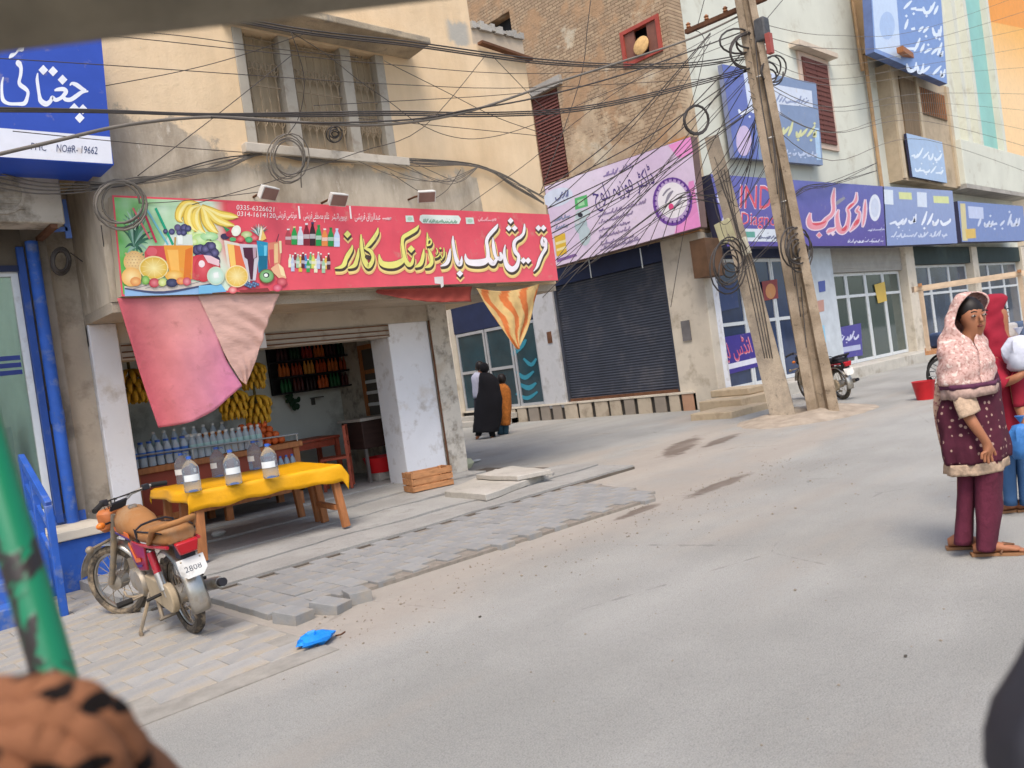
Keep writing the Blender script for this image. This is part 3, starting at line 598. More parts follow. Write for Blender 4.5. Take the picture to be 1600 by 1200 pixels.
mb = MB(); mb.box(LX - .05, LX + .05, 9.62, 10.1, 3.86, 5.9); mb.build('orange_pilaster', M('orange_plaster', H('c38a55'), .9, var=.18, dirt=(H('9a7f63'), .3, 3)), bb, smooth=0)
# small red window, one leaf open with a basket hanging in it
rw = MB(); y0, y1, z0, z1 = RW; rw.box(LX-.04, LX+.1, y0, y0+.09, z0, z1); rw.box(LX-.04, LX+.1, y1-.09, y1, z0, z1); rw.box(LX-.04, LX+.1, y0+.09, y1-.09, z0, z0+.08); rw.box(LX-.04, LX+.1, y0+.09, y1-.09, z1-.08, z1)
REDP = M('red_window_paint', H('a2493c'), .6, var=.15); rwo = rw.build('window', REDP, bb, smooth=0)
for ya, yb in ((y0+.09, y0+.36), (y1-.36, y1-.09)):
    mb = MB(); mb.box(LX+.0, LX+.05, ya, yb, z0+.08, z1-.08); mb.build('shutter_leaf', M('brown_leaf', H('7d5244'), .7, var=.2), rwo, smooth=0)
mb = MB(); mb.lathe([(.02, -.02), (.2, 0), (.21, .03), (.18, .05)], (LX-.03, 10.45, 8.16), (-1, 0, .2), 16); mb.build('round_basket', M('straw', H('c9a36c'), .8, var=.25, scale=12), rwo)
# tall brown louvred shutter next to the corner building
mb = MB(); y0, y1, z0, z1 = BS; mb.box(LX+.06, LX+.14, y0, y1, z0, z1); bso = mb.build('tall_shutter', BROWNDOOR, bb, smooth=0)
for k in range(26): mb = MB(); zz = z0 + .04 + k*(z1-z0-.08)/26; mb.obox((LX+.04, (y0+y1)/2, zz+.03), (.012, y1-y0-.1, .07), Matrix.Rotation(R(25), 3, 'Y')); mb.build('louvre', BROWNDOOR, bso, smooth=0)
mb = MB(); mb.box(LX-.1, LX+.02, 12.9, 14.3, 8.2, 8.42); mb.build('shutter_lintel', CEMENT, bb, smooth=0)
# ground floor along the lane
mb = MB(); mb.box(LX, LX+.3, 9.7, 10.7, 0, 3.848); mb.build('pilaster', CREAM, bb, smooth=0, bevel=.015)
mb = MB(); mb.box(LX-.02, LX+.3, 14.22, 15.02, .3, 3.848); mb.build('pilaster', M('pale_pilaster', H('b7b7b8'), .85, var=.1, dirt=(H('8c8781'), .3, 3)), bb, smooth=0, bevel=.015)
mb = MB(); mb.box(LX-.035, LX-.021, 14.42, 14.58, 2.0, 2.3); mb.build('meter_box', RUST, bb)
mb = MB(); mb.box(LX-.03, LX, 10.2, 10.42, 1.55, 2.0); mb.build('switch_box', M('grey_box', H('6d6a6a'), .6), bb)
mb = MB(); n = 46; sh = (.45, 3.42); pts = []
for k in range(n * 4 + 1): t = k / (n*4); pts.append((LX + .12 - .022 * abs(math.sin(math.pi * t * n)), sh[0] + (sh[1]-sh[0]) * t))
vs = [(x, y, z) for y in (10.7, 14.22) for x, z in pts]; k = len(pts); mb.add(vs, [(i, i+1, k+i+1, k+i) for i in range(k-1)])
mb.build('roller_shutter', NAVY, bb, smooth=50, recalc=False)
mb = MB(); mb.box(LX+.02, LX+.4, 10.7, 14.22, 3.42, 3.848); mb.build('shutter_housing', DARKBLUE, bb, smooth=0)
mb = MB(); mb.box(LX+.06, LX+.16, 10.7, 14.22, .42, .5); mb.build('shutter_foot_rail', RUST, bb)
for y in (10.74, 14.18): mb = MB(); mb.box(LX+.05, LX+.16, y-.035, y+.035, .45, 3.42); mb.build('shutter_channel', NAVY, bb)
mb = MB(); mb.box(LX+.0, LX+.3, 10.3, 18.6, -.03, .40); mb.build('plinth', M('plinth_core', H('3a3632'), .95, var=.2), bb, smooth=0)
mb = MB(); mb.box(LX-.06, LX+.3, 10.3, 18.6, .38, .425); mb.build('plinth_coping', CREAM, bb, smooth=0)
PST = [M('plinth_stone', H('b3a693'), .9, var=.12, scale=2, bump=.2, dirt=(H('7d705f'), .35, 3)), M('plinth_stone_dark', H('8d8377'), .9, var=.12, scale=2, bump=.2), M('plinth_stone_pink', H('b08a70'), .9, var=.15, scale=3, bump=.2)]
y = 10.35; k = 0
while y < 17.4:
    wd = random.uniform(.26, .44); mb = MB(); mb.box(LX-.045, LX-.001, y, y+wd, -.02, .375); mb.build('stone', PST[2 if k == 0 else (1 if random.random() < .3 else 0)], bb, bevel=.008); y += wd + random.uniform(.08, .13); k += 1
# glass-fronted shop further down the lane
mb = MB(); mb.box(LX+.05, LX+.35, 15.02, 18.5, 2.72, 3.848); mb.build('shop_head', DARKBLUE, bb, smooth=0)
for ya, yb in ((15.04, 16.0), (16.04, 17.1), (17.14, 18.4)):
    fr = MB(); fr.box(LX+.05, LX+.12, ya, ya+.07, .43, 2.7); fr.box(LX+.05, LX+.12, yb-.07, yb, .43, 2.7); fr.box(LX+.05, LX+.12, ya+.07, yb-.07, .43, .5); fr.box(LX+.05, LX+.12, ya+.07, yb-.07, 2.62, 2.7)
    if ya > 15.5: fr.box(LX+.05, LX+.12, ya+.07, yb-.07, 1.5, 1.58)
    fo = fr.build('shop_window', ALU, bb, smooth=0)
    mb = MB(); mb.box(LX+.08, LX+.09, ya+.07, yb-.07, .5, 2.62); mb.build('pane', M('teal_glass', H('1d3a44'), .08, var=.3, scale=1.5, spec=.7), fo, smooth=0)
ps = Print(lambda x, y: FX(x, y, LX+.07), (-1, 0, 0))
for st in ([(800,555,6),(815,540,8),(822,530,3)], [(806,580,3),(820,590,7),(834,580,3)], [(812,600,4),(826,606,8),(838,598,3)], [(806,615,3),(824,622,6),(840,612,3)], [(818,560,3),(830,570,6),(838,560,3)]): ps.rib(st, H('2f7f93'), 1)
ps.done('window_graphic', bb)
for ya, yb in ((18.45, 18.7), (19.4, 19.7)): mb = MB(); mb.box(LX-.1, LX+.4, ya, yb, 0, 3.848); mb.build('pilaster', CREAM, bb, smooth=0)
for y in (18.9, 19.1, 19.25): mb = MB(); mb.tube([(LX-.05, y, 0), (LX-.05, y, 3.8)], .05, 8); mb.build('pipe', CEMENT, bb)
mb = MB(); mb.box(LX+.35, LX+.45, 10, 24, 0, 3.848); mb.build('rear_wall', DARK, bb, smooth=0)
for k in range(2): mb = MB(); mb.box(LX-.55 + .25*k, LX-.05, 16.1, 18.3, 0, .15 + .14*k - (.003*k)); mb.build('door_step', CEMENT, bb, bevel=.01)
# wall closing the lane
mb = MB(); mb.box(7.2, LX+.5, 24, 24.4, 0, 8); tag(mb.build('lane_end_wall', BRICK, smooth=0), 'plain brick wall closing the far end of the lane', 'wall')
# ---- pink doctor's sign on the lane wall
pk = thing('pink_sign', 'pale pink doctor sign board with purple Urdu lettering and round emblem', 'sign', (14.5, 11.7, 4))
PX = 14.5
mb = MB(); mb.add([tuple(FX(*p, PX)) for p in ((850,291),(1080,213),(1096,355),(868,417))] + [tuple(FX(*p, PX) + Vector((.22, 0, 0))) for p in ((850,291),(1080,213),(1096,355),(868,417))], [(0,1,2,3),(4,7,6,5),(0,4,5,1),(1,5,6,2),(2,6,7,3),(3,7,4,0)])
mb.build('board', M('sign_rim_brown', H('6f5a55'), .7, var=.15), pk, smooth=0)
pp = Print(lambda x, y: FX(x, y, PX - .004), (-1, 0, 0))
pp.shade(0,0,1,1, lambda u, v: lerp(H('cdb6cf'), H('e0d3e2'), max(0, min(1, .5 + .45*math.sin(u*7 - v*3) * (1-v)))), 24, 12, 1, quad=[(851,292),(1079,214),(1095,354),(869,416)])
pp.poly([(1044,227),(1079,214),(1083,240),(1060,248)], H('e592c8'), 2); pp.poly([(1083,285),(1095,354),(1054,365),(1062,330)], H('e592c8'), 2); pp.poly([(1076,284),(1084,282),(1090,330),(1074,345)], H('dc8cc0'), 2)
pp.ell(1051, 315, 31, 38, H('6f4598'), 3, n=28); pp.ell(1051, 314, 27, 34, H('b9a0c8'), 4, n=28); pp.ell(1051, 313, 23, 28, H('e6e1e4'), 5, n=28)
for k in range(24): an = 2*math.pi*k/24; pp.rib([(1051+25*math.cos(an), 314+31*math.sin(an), 2.5), (1051+29*math.cos(an), 314+36*math.sin(an), 2.5)], H('54307e'), 6, seg=1)
for st in ([(1040,318,2),(1046,305,5),(1052,298,2)], [(1046,328,2),(1056,322,4),(1066,308,2)], [(1036,306,2),(1042,298,3),(1048,294,2)]): pp.rib(st, H('8b8694'), 7)
pp.ell(1049, 323, 4, 5, H('d8497e'), 8)
pp.poly([(898,310),(917,304),(919,322),(899,328)], H('5bb06a'), 3); pp.poly([(902,313),(912,310),(914,320),(904,323)], H('a3d3a4'), 4)
# figure of a mother and child, greenish, as soft shapes
for x, y, rx, ry, c in ((908,337,9,9,'b4c4c6'),(916,333,7,6,'c3cfd0'),(908,352,10,14,'a7b9bd'),(914,368,9,16,'b5c5c8'),(902,344,5,6,'c9ccd0')): pp.ell(x, y, rx, ry, H(c), 4)
pp.ell(907, 336, 4, 3.5, H('2c2b33'), 5)
pp.ell(872, 308, 24, 14, H('cfd6e4'), 2, rot=-.3)
pp.poly([(866,369),(883,364),(886,396),(870,401)], H('d9b13c'), 3); pp.poly([(868,379),(884,374),(885,378),(869,383)], H('e6d9a0'), 4); pp.poly([(870,389),(885,384),(886,388),(870,393)], H('e6d9a0'), 4)
pp.poly([(870,405),(900,396),(902,400),(871,410)], H('7c5a92'), 3)
pp.text(urdu('ڈاکٹر فوزیہ بلوچ'), 930, 318, 1024, 286, 36, H('4a3577'), 5); pp.scrawl(943, 276, 990, 261, 12, H('8b7aa5'), 5)
for k, (x0, y0, x1, y1) in enumerate(((935,338,1010,316),(936,349,990,333),(936,361,985,347),(936,372,985,358),(938,383,990,369),(938,391,1000,374))): pp.scrawl(x0, y0, x1, y1, 10, H('8c7b9c'), 5)
pp.scrawl(868, 312, 888, 306, 18, H('6b6f96'), 5); pp.scrawl(866, 346, 890, 338, 12, H('7e86a4'), 5); pp.scrawl(868, 358, 888, 352, 12, H('7e86a4'), 5)
pp.done('printed_face', pk)
for p in ((1000, 388), (920, 405)): a = FX(*p, PX+.1); mb = MB(); mb.tube([a, a - Vector((0, 0, .45))], .015, 6); mb.build('hanger_rod', STEEL, pk)

# ================================================================ WHITE BUILDING WITH LAB SHOPS
WB = 15.56; FYW = 10.0
wb = thing('white_building', 'pale mint multi-storey building with sign boards above a row of glass shops', 'building', (26, 10, 0))
mb = MB(); mb.box(WB, 39.5, FYW, 20, 3.6, 14.5); mb.build('upper_wall', MINT, wb, smooth=0)
mb = MB(); mb.box(31.7, 39.6, 9.35, FYW, 5.75, 7.35); mb.build('balcony_parapet', MINT, wb, smooth=0, bevel=.02)
mb = MB(); mb.box(31.7, 39.6, 9.33, FYW, 5.6, 5.75); mb.build('balcony_slab', CEMENT, wb, smooth=0)
mb = MB(); mb.box(35.8, 38.1, 9.9, 9.998, 7.36, 14.4); mb.build('teal_panel', M('teal_glazing', H('8fc3b6'), .4, var=.12, scale=.6), wb, smooth=0)
for x in (34.0, 35.4, 38.4): mb = MB(); mb.box(x, x+.35, 9.75, FYW, 7.36, 14.4); mb.build('fin', MINT, wb, smooth=0)
# brown window
mb = MB(); mb.box(21.35, 23.15, 9.94, 9.999, 6.35, 8.95); o = mb.build('window', M('pink_frame', H('c9b3a2'), .8, var=.1), wb, smooth=0)
for k in range(2): mb = MB(); mb.box(21.5+.75*k, 22.22+.75*k, 9.9, 9.938, 6.5, 8.8); q = mb.build('shutter_leaf', BROWNDOOR, o, smooth=0)
for k in range(16): mb = MB(); mb.box(21.55, 22.92, 9.885, 9.898, 6.6+k*.137, 6.68+k*.137); mb.build('slat', BROWNDOOR, o, smooth=0)
mb = MB(); mb.box(21.0, 23.3, 9.7, FYW, 8.97, 9.1); mb.build('window_hood', M('hood_plaster', H('c8b9a6'), .85, var=.12), wb, smooth=0)
# timber bay
bay = MB(); bay.box(26.6, 32.0, 9.6, FYW, 5.65, 9.3); bo = bay.build('bay', M('bay_plaster', H('b8a68c'), .9, var=.15, dirt=(H('8d7d66'), .3, 1.5)), wb, smooth=0)
for x0, x1, z0, z1, mt in ((27.3, 28.6, 6.2, 9.0, M('bay_board', H('7d6a52'), .8, var=.2, stretch=(4, 1, .5))), (28.9, 31.3, 8.0, 8.9, M('bay_grille', H('6e5d4a'), .7, var=.2, scale=9))): mb = MB(); mb.box(x0, x1, 9.56, 9.598, z0, z1); mb.build('panel', mt, bo, smooth=0)
for x in (26.62, 28.65, 31.5): mb = MB(); mb.box(x, x+.22, 9.53, 9.597, 5.7, 9.25); mb.build('post', M('bay_post', H('c2b196'), .8, var=.12), bo, smooth=0)
for k in range(12): mb = MB(); mb.box(28.95+k*.2, 29.0+k*.2, 9.54, 9.558, 8.02, 8.88); mb.build('bar', TANWOOD, bo, smooth=0)
mb = MB(); mb.bar((25.2, 8.7, 9.15), (28.2, 9.3, 9.55), .18, .16); mb.build('timber_beam', TANWOOD, wb)
mb = MB(); mb.tube([(25.7, 9.9, 5.4), (25.7, 9.9, 9.5)], .06, 8); mb.tube([(25.4, 9.9, 9.0), (25.3, 9.9, 14)], .06, 8); mb.build('rust_pipe', M('rust_stain_pipe', H('b0906c'), .8, var=.2), wb)
mb = MB(); mb.box(25.6, 26.75, 9.2, FYW, 9.55, 14.3); mb.build('tan_chase', M('tan_plaster', H('c3a47c'), .9, var=.15), wb, smooth=0)
# shops
PLAT = .28
mb = MB(); mb.box(15.4, 39.6, 9.15, FYW+.2, -.03, PLAT); mb.build('platform', M('platform_concrete', H('b9b4a9'), .9, var=.1, dirt=(H('8b8172'), .3, 2)), wb, smooth=0, bevel=.02)
for x0, x1, mt in ((15.3, 15.555, WHITEWASH), (19.9, 21.25, M('poster_pilaster', H('bcc3c8'), .8, var=.12)), (26.35, 27.05, CREAM), (32.6, 33.2, CREAM), (38.8, 39.6, CREAM)):
    mb = MB(); mb.box(x0, x1, 9.72, FYW+.3, 0, 3.598 if x0 > 15.5 else 3.84); mb.build('pilaster', mt, wb, smooth=0, bevel=.015)
mb = MB(); mb.box(15.555, 39.4, 13.4, 13.5, .3, 3.6); mb.build('rear_wall', M('shop_rear', H('51565c'), .9, var=.3, scale=1.5), wb, smooth=0)
mb = MB(); mb.box(15.555, 39.4, 10.2, 13.4, .26, .285); mb.build('shop_floor', M('tile_floor', H('8b8d8d'), .4, var=.1), wb, smooth=0)
def glazing(x0, x1, z0, z1, n, mat_f, mat_g, trans=None, nm='shop_window'):
    st = (x1 - x0) / n
    for i in range(n):
        a, b = x0 + st*i + .01, x0 + st*(i+1) - .01; fr = MB()
        fr.box(a, a+.07, 9.98, 10.05, z0, z1); fr.box(b-.07, b, 9.98, 10.05, z0, z1); fr.box(a+.07, b-.07, 9.98, 10.05, z0, z0+.09); fr.box(a+.07, b-.07, 9.98, 10.05, z1-.08, z1)
        if trans: fr.box(a+.07, b-.07, 9.98, 10.05, trans, trans+.08)
        fo = fr.build(nm, mat_f, wb, smooth=0); mb = MB(); mb.box(a+.07, b-.07, 10.01, 10.02, z0+.09, z1-.08); mb.build('pane', mat_g, fo, smooth=0)
GL2 = M('green_grey_glass', H('6c7d78'), .05, var=0, spec=.6, trans=.6)
glazing(15.56, 19.88, .29, 3.3, 3, WHITEMETAL, M('blue_glass', H('2a3a5a'), .08, var=.3, scale=1.2, spec=.6), 1.75)
glazing(21.27, 26.33, .29, 2.85, 4, WHITEMETAL, GL2, 2.15)
glazing(27.07, 32.58, .29, 3.0, 3, WHITEMETAL, M('blue_grey_glass', H('3d4a5c'), .08, var=.4, scale=1, spec=.6), 2.0)
glazing(33.22, 38.78, .29, 3.0, 3, WHITEMETAL, MATS['blue_grey_glass'], 2.0)
mb = MB(); n = 7
for k in range(n): mb.box(21.27, 26.33, 9.86 - .012*(k % 2), 9.975, 2.86 + .1*k, 2.86 + .1*k + .099)
mb.build('shutter_box', M('shutter_box_grey', H('9a968e'), .6, var=.12), wb, smooth=0)
mb = MB(); mb.box(15.56, 19.88, 9.85, 9.97, 3.31, 3.598); mb.build('shutter_box', DARKBLUE, wb, smooth=0)
mb = MB(); mb.box(27.07, 38.78, 9.8, 9.97, 3.01, 3.598); mb.build('shutter_box', M('dark_green_metal', H('2b3836'), .7), wb, smooth=0)
PUR = H('3c2f86')
def poster(Y, fn, nm='poster'): pw = Print(lambda x, y: FY(x, y, Y), (0, -1, 0)); fn(pw); pw.done(nm, wb)
poster(9.975, lambda pw: (pw.poly([(1113,530),(1180,518),(1188,572),(1119,590)], PUR, 1), pw.poly([(1118,574),(1184,558),(1186,566),(1119,582)], H('d9d9e4'), 2), pw.text(urdu('انڈس لیب'), 1120, 566, 1176, 550, 34, H('d8a0b0'), 3), pw.text(urdu('انڈس لیب'), 1121, 565, 1175, 549, 30, H('c8506a'), 4)))
poster(9.975, lambda pw: (pw.poly([(1298,514),(1345,505),(1348,555),(1303,562)], H('4b4590'), 1), pw.scrawl(1302, 535, 1342, 527, 20, H('c9cbe2'), 2), pw.poly([(1303,545),(1344,538),(1345,546),(1304,553)], H('aeb4cf'), 2)))
poster(9.975, lambda pw: pw.poly([(1366,445),(1382,440),(1386,470),(1372,474)], H('cfae4e'), 1))
poster(9.975, lambda pw: (pw.poly([(1190,440),(1214,436),(1216,466),(1194,470)], H('8c3a3a'), 1), pw.ell(1204, 455, 8, 12, H('c98a55'), 2)))
poster(9.975, lambda pw: pw.poly([(1105,450),(1150,440),(1155,480),(1112,490)], H('38466e'), 1))
for q_, c_ in (([(1274,510),(1288,508),(1291,535),(1277,538)], '8fc0d8'), ([(1278,440),(1289,438),(1290,455),(1280,457)], '4c5a9a'), ([(1277,470),(1287,468),(1288,486),(1279,488)], 'b98d7e')): poster(9.714, lambda pw: pw.poly(q_, H(c_), 1))
# steps at the corner
st = thing('corner_steps', 'worn cream stone steps at the building corner by the lane', 'steps', (14.2, 9.0, 0))
SM = M('worn_step', H('b8a68b'), .9, var=.15, scale=3, bump=.2, dirt=(H('8c7c66'), .3, 3))
for k, (a, b, c, d, z0, z1) in enumerate(((12.9, 14.3, 8.15, 9.05, 0, .13), (13.9, 15.25, 8.5, 9.5, 0, .27), (14.6, 15.38, 8.75, 9.66, .272, .42))): mb = MB(); mb.box(a, b, c, d, z0 - (.02 if k < 2 else 0), z1); mb.build('step', SM, st, bevel=.02)
# ---- sign boards of the white building
def board(name, label, quad, Y, depth, edge, group=None):
    t = thing(name, label, 'sign', FY(*quad[3], Y), 0, group); t.rotation_euler = (0, 0, 0)
    vs = [FY(*p, Y) for p in quad]; mb = MB(); mb.add(vs + [v + Vector((0, depth, 0)) for v in vs], [(0,1,2,3),(4,7,6,5),(0,4,5,1),(1,5,6,2),(2,6,7,3),(3,7,4,0)]); mb.build('board', edge, t, smooth=0)
    return t, Print(lambda x, y: FY(x, y, Y - .004), (0, -1, 0))
EDGE = M('sign_edge_dark', H('3a3a52'), .6, var=.1)
t, p = board('lab_sign', 'long purple lab sign with red and white Urdu and English lettering', [(1110,272),(1379,291),(1384,384),(1136,385)], 9.2, .3, EDGE)
LB, LP = H('5a5c9e'), H('5a4794')
p.shade(0,0,1,1, lambda u, v: lerp(H('6468a8'), H('54408c'), min(1, max(0, v*.75 + .3*abs(u-.5)))), 20, 8, 1, quad=[(1110,272),(1379,291),(1384,384),(1136,385)])
RD, PK2 = H('cf5563'), H('ddc9d4')
p.text('INDUS', 1155, 326, 1240, 329, 56, PK2, 2); p.text('INDUS', 1156, 325, 1239, 328, 52, RD, 3)
p.text('Diagnostic', 1157, 351, 1240, 354, 30, PK2, 2); p.text('Diagnostic', 1158, 350.5, 1239, 353.5, 27, RD, 3)
p.poly([(1154,357),(1245,359),(1248,378),(1157,377)], H('cdd3da'), 2); p.poly([(1157,362),(1179,362),(1180,371),(1158,371)], H('5f9a8c'), 3); p.scrawl(1184, 372, 1244, 373, 14, H('6a6f88'), 3)
p.ell(1132, 305, 12, 20, H('c9cbe0'), 2); p.ell(1134, 345, 6, 9, H('b9bcd8'), 2)
p.crop((1250, 280), 11.43)
for stx in ([(185,600,30),(160,720,90),(190,820,130),(290,840,140),(400,810,120),(470,720,80),(560,640,70),(600,540,70),(590,400,70),(595,300,70),(615,150,20)],
            [(690,540,20),(660,660,70),(670,800,90),(700,900,110),(760,930,110),(830,860,90),(860,740,70),(870,620,60),(850,540,60),(900,480,70),(960,430,60),(1000,360,60),(1010,230,20)],
            [(1165,360,20),(1160,500,60),(1150,650,60),(1130,780,50),(1115,860,15)], [(1060,480,30),(1010,570,60),(1060,600,50),(1040,720,80),(980,820,90),(880,940,20)], [(480,960,40),(530,920,80),(600,900,60),(640,860,30)]):
    p.rib(stx, PK2, 2, grow=12); p.rib(stx, H('d98d98'), 3, grow=-8)
for stx in ([(220,795,20),(300,805,45),(420,775,30),(460,740,10)], [(740,915,20),(790,890,60),(830,830,20)], [(960,830,20),(1010,770,70),(1050,720,20)], [(860,530,20),(900,480,40),(960,430,15)]): p.rib(stx, H('cc4a57'), 4)
p.dia(340, 1000, 60, PK2, 2); p.dia(340, 1000, 45, H('d9848f'), 4); p.dia(510, 960, 45, PK2, 2); p.dia(585, 970, 45, PK2, 3); p.rib([(640,440,60),(720,380,60),(800,330,40)], H('8b8a92'), 2)
p.ell(1335, 510, 105, 240, H('d5d9e4'), 2, n=24); p.ell(1335, 510, 70, 170, H('c3cadb'), 3, n=20)
p.scrawl(1210, 920, 1510, 905, 120, H('c5c6de'), 3); p.scrawl(850, 1130, 1500, 1110, 110, H('cfd0e3'), 3)
p.done('printed_face', t)
t, p = board('grey_blue_sign', 'grey blue medical sign with white Urdu lettering beside the purple lab sign', [(1381,291),(1488,298),(1496,380),(1386,384)], 9.2, .3, EDGE)
p.shade(0,0,1,1, lambda u, v: lerp(H('8e9cc0'), H('7f8fba'), v), 4, 4, 1, quad=[(1381,291),(1488,298),(1496,380),(1386,384)])
for x, y, wd, hh, c in ((1388,308,14,24,'d2dbe4'),(1414,306,20,12,'cfd494'),(1440,312,15,24,'cdd6e3'),(1470,312,24,12,'cfd494')): p.poly([(x-wd/2,y-hh/2),(x+wd/2,y-hh/2+1),(x+wd/2+1,y+hh/2),(x-wd/2+1,y+hh/2-1)], H(c), 2)
p.scrawl(1390, 350, 1430, 345, 30, H('d7ddea'), 3); p.scrawl(1440, 350, 1486, 348, 32, H('dde2ec'), 3); p.scrawl(1392, 370, 1484, 368, 16, H('c3cbdf'), 3); p.done('printed_face', t)
t, p = board('blue_shop_sign', 'pale blue shop sign under the balcony of the mint building', [(1496,314),(1598,322),(1604,376),(1503,378)], 9.2, .3, EDGE)
p.poly([(1496,314),(1598,322),(1604,376),(1503,378)], H('7284b4'), 1); p.poly([(1500,318),(1508,318),(1512,376),(1504,376)], H('c9bd8e'), 2); p.poly([(1508,358),(1524,357),(1525,372),(1510,373)], H('cfae5a'), 2); p.scrawl(1528, 352, 1592, 350, 30, H('c5cde0'), 2); p.poly([(1512,322),(1536,324),(1537,342),(1514,341)], H('b9c2dc'), 2); p.done('printed_face', t)
t, p = board('clinic_board', 'large blue and grey clinic board behind the concrete pole', [(1128,100),(1275,130),(1286,258),(1148,246)], 9.75, .12, M('board_edge_grey', H('7d84a0'), .6))
p.poly([(1128,100),(1275,130),(1286,258),(1148,246)], H('7f90ae'), 1); p.poly([(1128,100),(1172,109),(1186,249),(1148,246)], H('6470ac'), 2); p.poly([(1160,105),(1210,115),(1220,180),(1170,175)], H('cbd3e4'), 3)
p.poly([(1204,131),(1268,142),(1270,168),(1208,162)], H('ccd4e2'), 3); p.ell(1162, 220, 12, 24, H('c5b3d0'), 3); p.scrawl(1212, 210, 1274, 212, 36, H('cfcf9a'), 4); p.scrawl(1212, 158, 1264, 162, 22, H('8c97b4'), 4)
p.scrawl(1222, 240, 1276, 243, 22, H('b9c4da'), 4); p.scrawl(1154, 175, 1196, 176, 34, H('dfe4ee'), 4); p.poly([(1272,200),(1279,200),(1283,250),(1276,250)], H('a9c4dd'), 3); p.done('printed_face', t)
t, p = board('tall_blue_sign', 'tall sky blue sign with white lettering jutting from the upper storey', [(1356,-90),(1464,-90),(1480,131),(1366,81)], 9.0, .25, M('sign_edge_blue', H('54658f'), .6))
p.poly([(1356,-90),(1464,-90),(1480,131),(1366,81)], H('7d97c8'), 1); p.poly([(1357,-90),(1394,-90),(1408,92),(1368,76)], H('c3d4ea'), 2); p.ell(1386, 40, 12, 22, H('a9bfe0'), 3)
for k, y in enumerate((12, 44, 76, 108)): p.scrawl(1412 + 1.5*k, y, 1466 + 3*k, y + 10, 36, H('dbe5f2'), 3)
p.done('printed_face', t)
t, p = board('small_blue_board', 'small light blue board fixed below the barred bay window', [(1416,208),(1472,222),(1480,286),(1426,276)], 9.45, .08, EDGE)
p.poly([(1416,208),(1472,222),(1480,286),(1426,276)], H('a6bcd8'), 1); p.scrawl(1424, 244, 1472, 250, 24, H('dfe8f2'), 2); p.scrawl(1430, 266, 1474, 272, 22, H('dfe8f2'), 2); p.done('printed_face', t)

# ================================================================ NEXT BUILDING DOWN THE STREET
nb = thing('far_building', 'cream building further down the street behind an orange banner', 'building', (46, 9, 0))
mb = MB(); mb.box(40, 62, 10.7, 18, 0, 15); mb.build('wall', M('far_cream', H('c7b79b'), .9, var=.1, scale=.6), nb, smooth=0)
mb = MB(); mb.box(40, 62, 9.6, 10.7, 3.4, 3.7); mb.build('canopy', CEMENT, nb, smooth=0)
for k in range(6): mb = MB(); mb.box(40.5+3.5*k, 43.4+3.5*k, 10.62, 10.698, .2, 3.0); mb.build('shopfront', M('far_shopfront', H('3b4654'), .3, var=.4, scale=.7), nb, smooth=0)
mb = MB(); mb.box(40, 62, 9.6, 10.7, -.02, .25); mb.build('platform', CEMENT, nb, smooth=0)
bn = thing('orange_banner', 'tall orange and cream banner hung on the far building', 'banner', (41, 8.6, 6))
mb = MB(); mb.box(40.0, 47, 10.3, 10.4, 6.6, 16); mb.build('frame', MATS['sign_edge_dark'], bn, smooth=0)
p = Print(lambda u, v: Vector((40.0 + 7*u, 10.295, 16 - 9.4*v)), (0, -1, 0))
p.shade(0,0,1,1, lambda u, v: lerp(H('f6cf96'), H('f2b24a'), max(0, 1 - abs(v-.2)*3)), 6, 16, 1); p.poly([(0,.12),(1,.0),(1,.16),(0,.26)], H('ee9a2a'), 2)
p.done('printed_face', bn)
rs = MB(); a = FY(1590, 262, 10.1); rs.box(a.x, a.x+2.2, 10.0, 10.2, a.z-.9, a.z+.4); tag(rs.build('red_sign', M('red_board', H('8e3a44'), .5, var=.2)), 'small dark red hanging sign near the orange banner', 'sign')

# ================================================================ RED SHOP SIGN
rs = thing('shop_sign', 'long red shop sign with yellow and white Urdu lettering and a fruit juice picture', 'sign', (5.5, 8.0, 2.6))
RY = 7.93
qd = [(175,305),(858,335),(872,438),(190,463)]
vs = [FY(*p, RY) for p in qd]; mb = MB(); mb.add(vs + [v + Vector((0, .13, 0)) for v in vs], [(0,1,2,3),(4,7,6,5),(0,4,5,1),(1,5,6,2),(2,6,7,3),(3,7,4,0)]); mb.build('board', M('sign_edge_cream', H('b0a48e'), .7, var=.1), rs, smooth=0)
p = Print(lambda x, y: FY(x, y, RY - .003), (0, -1, 0))
REDS = H('d8414f')
def red_bg(u, v):
    n = noise.noise(Vector((u*9, v*3, 1))); return lerp(H('d64452'), H('e2606c'), max(0, min(1, .45 + .5*u*v + n*.25)))
p.shade(0,0,1,1, red_bg, 40, 10, 1, quad=qd)
def green_bg(u, v):
    n = noise.noise(Vector((u*5, v*5, 3))) + .4*noise.noise(Vector((u*13, v*11, 7))); c = lerp(H('5fae4c'), H('d5e6d0'), max(0, min(1, u*1.15 + n*.45 + .05)))
    k = max(0, min(1, (u - .86) / .12)) * (1 if v < .55 else max(0, 1 - (v-.55)*4)); return lerp(c, H('d84a54'), k)
TL = lambda u, v: tuple((qd[0][a]*(1-u) + qd[1][a]*u)*(1-v) + (qd[3][a]*(1-u) + qd[2][a]*u)*v for a in (0, 1))
p.shade(0,0,1,1, green_bg, 36, 22, 2, quad=[TL(.004,.02), TL(.262,.02), TL(.262,.98), TL(.004,.98)])
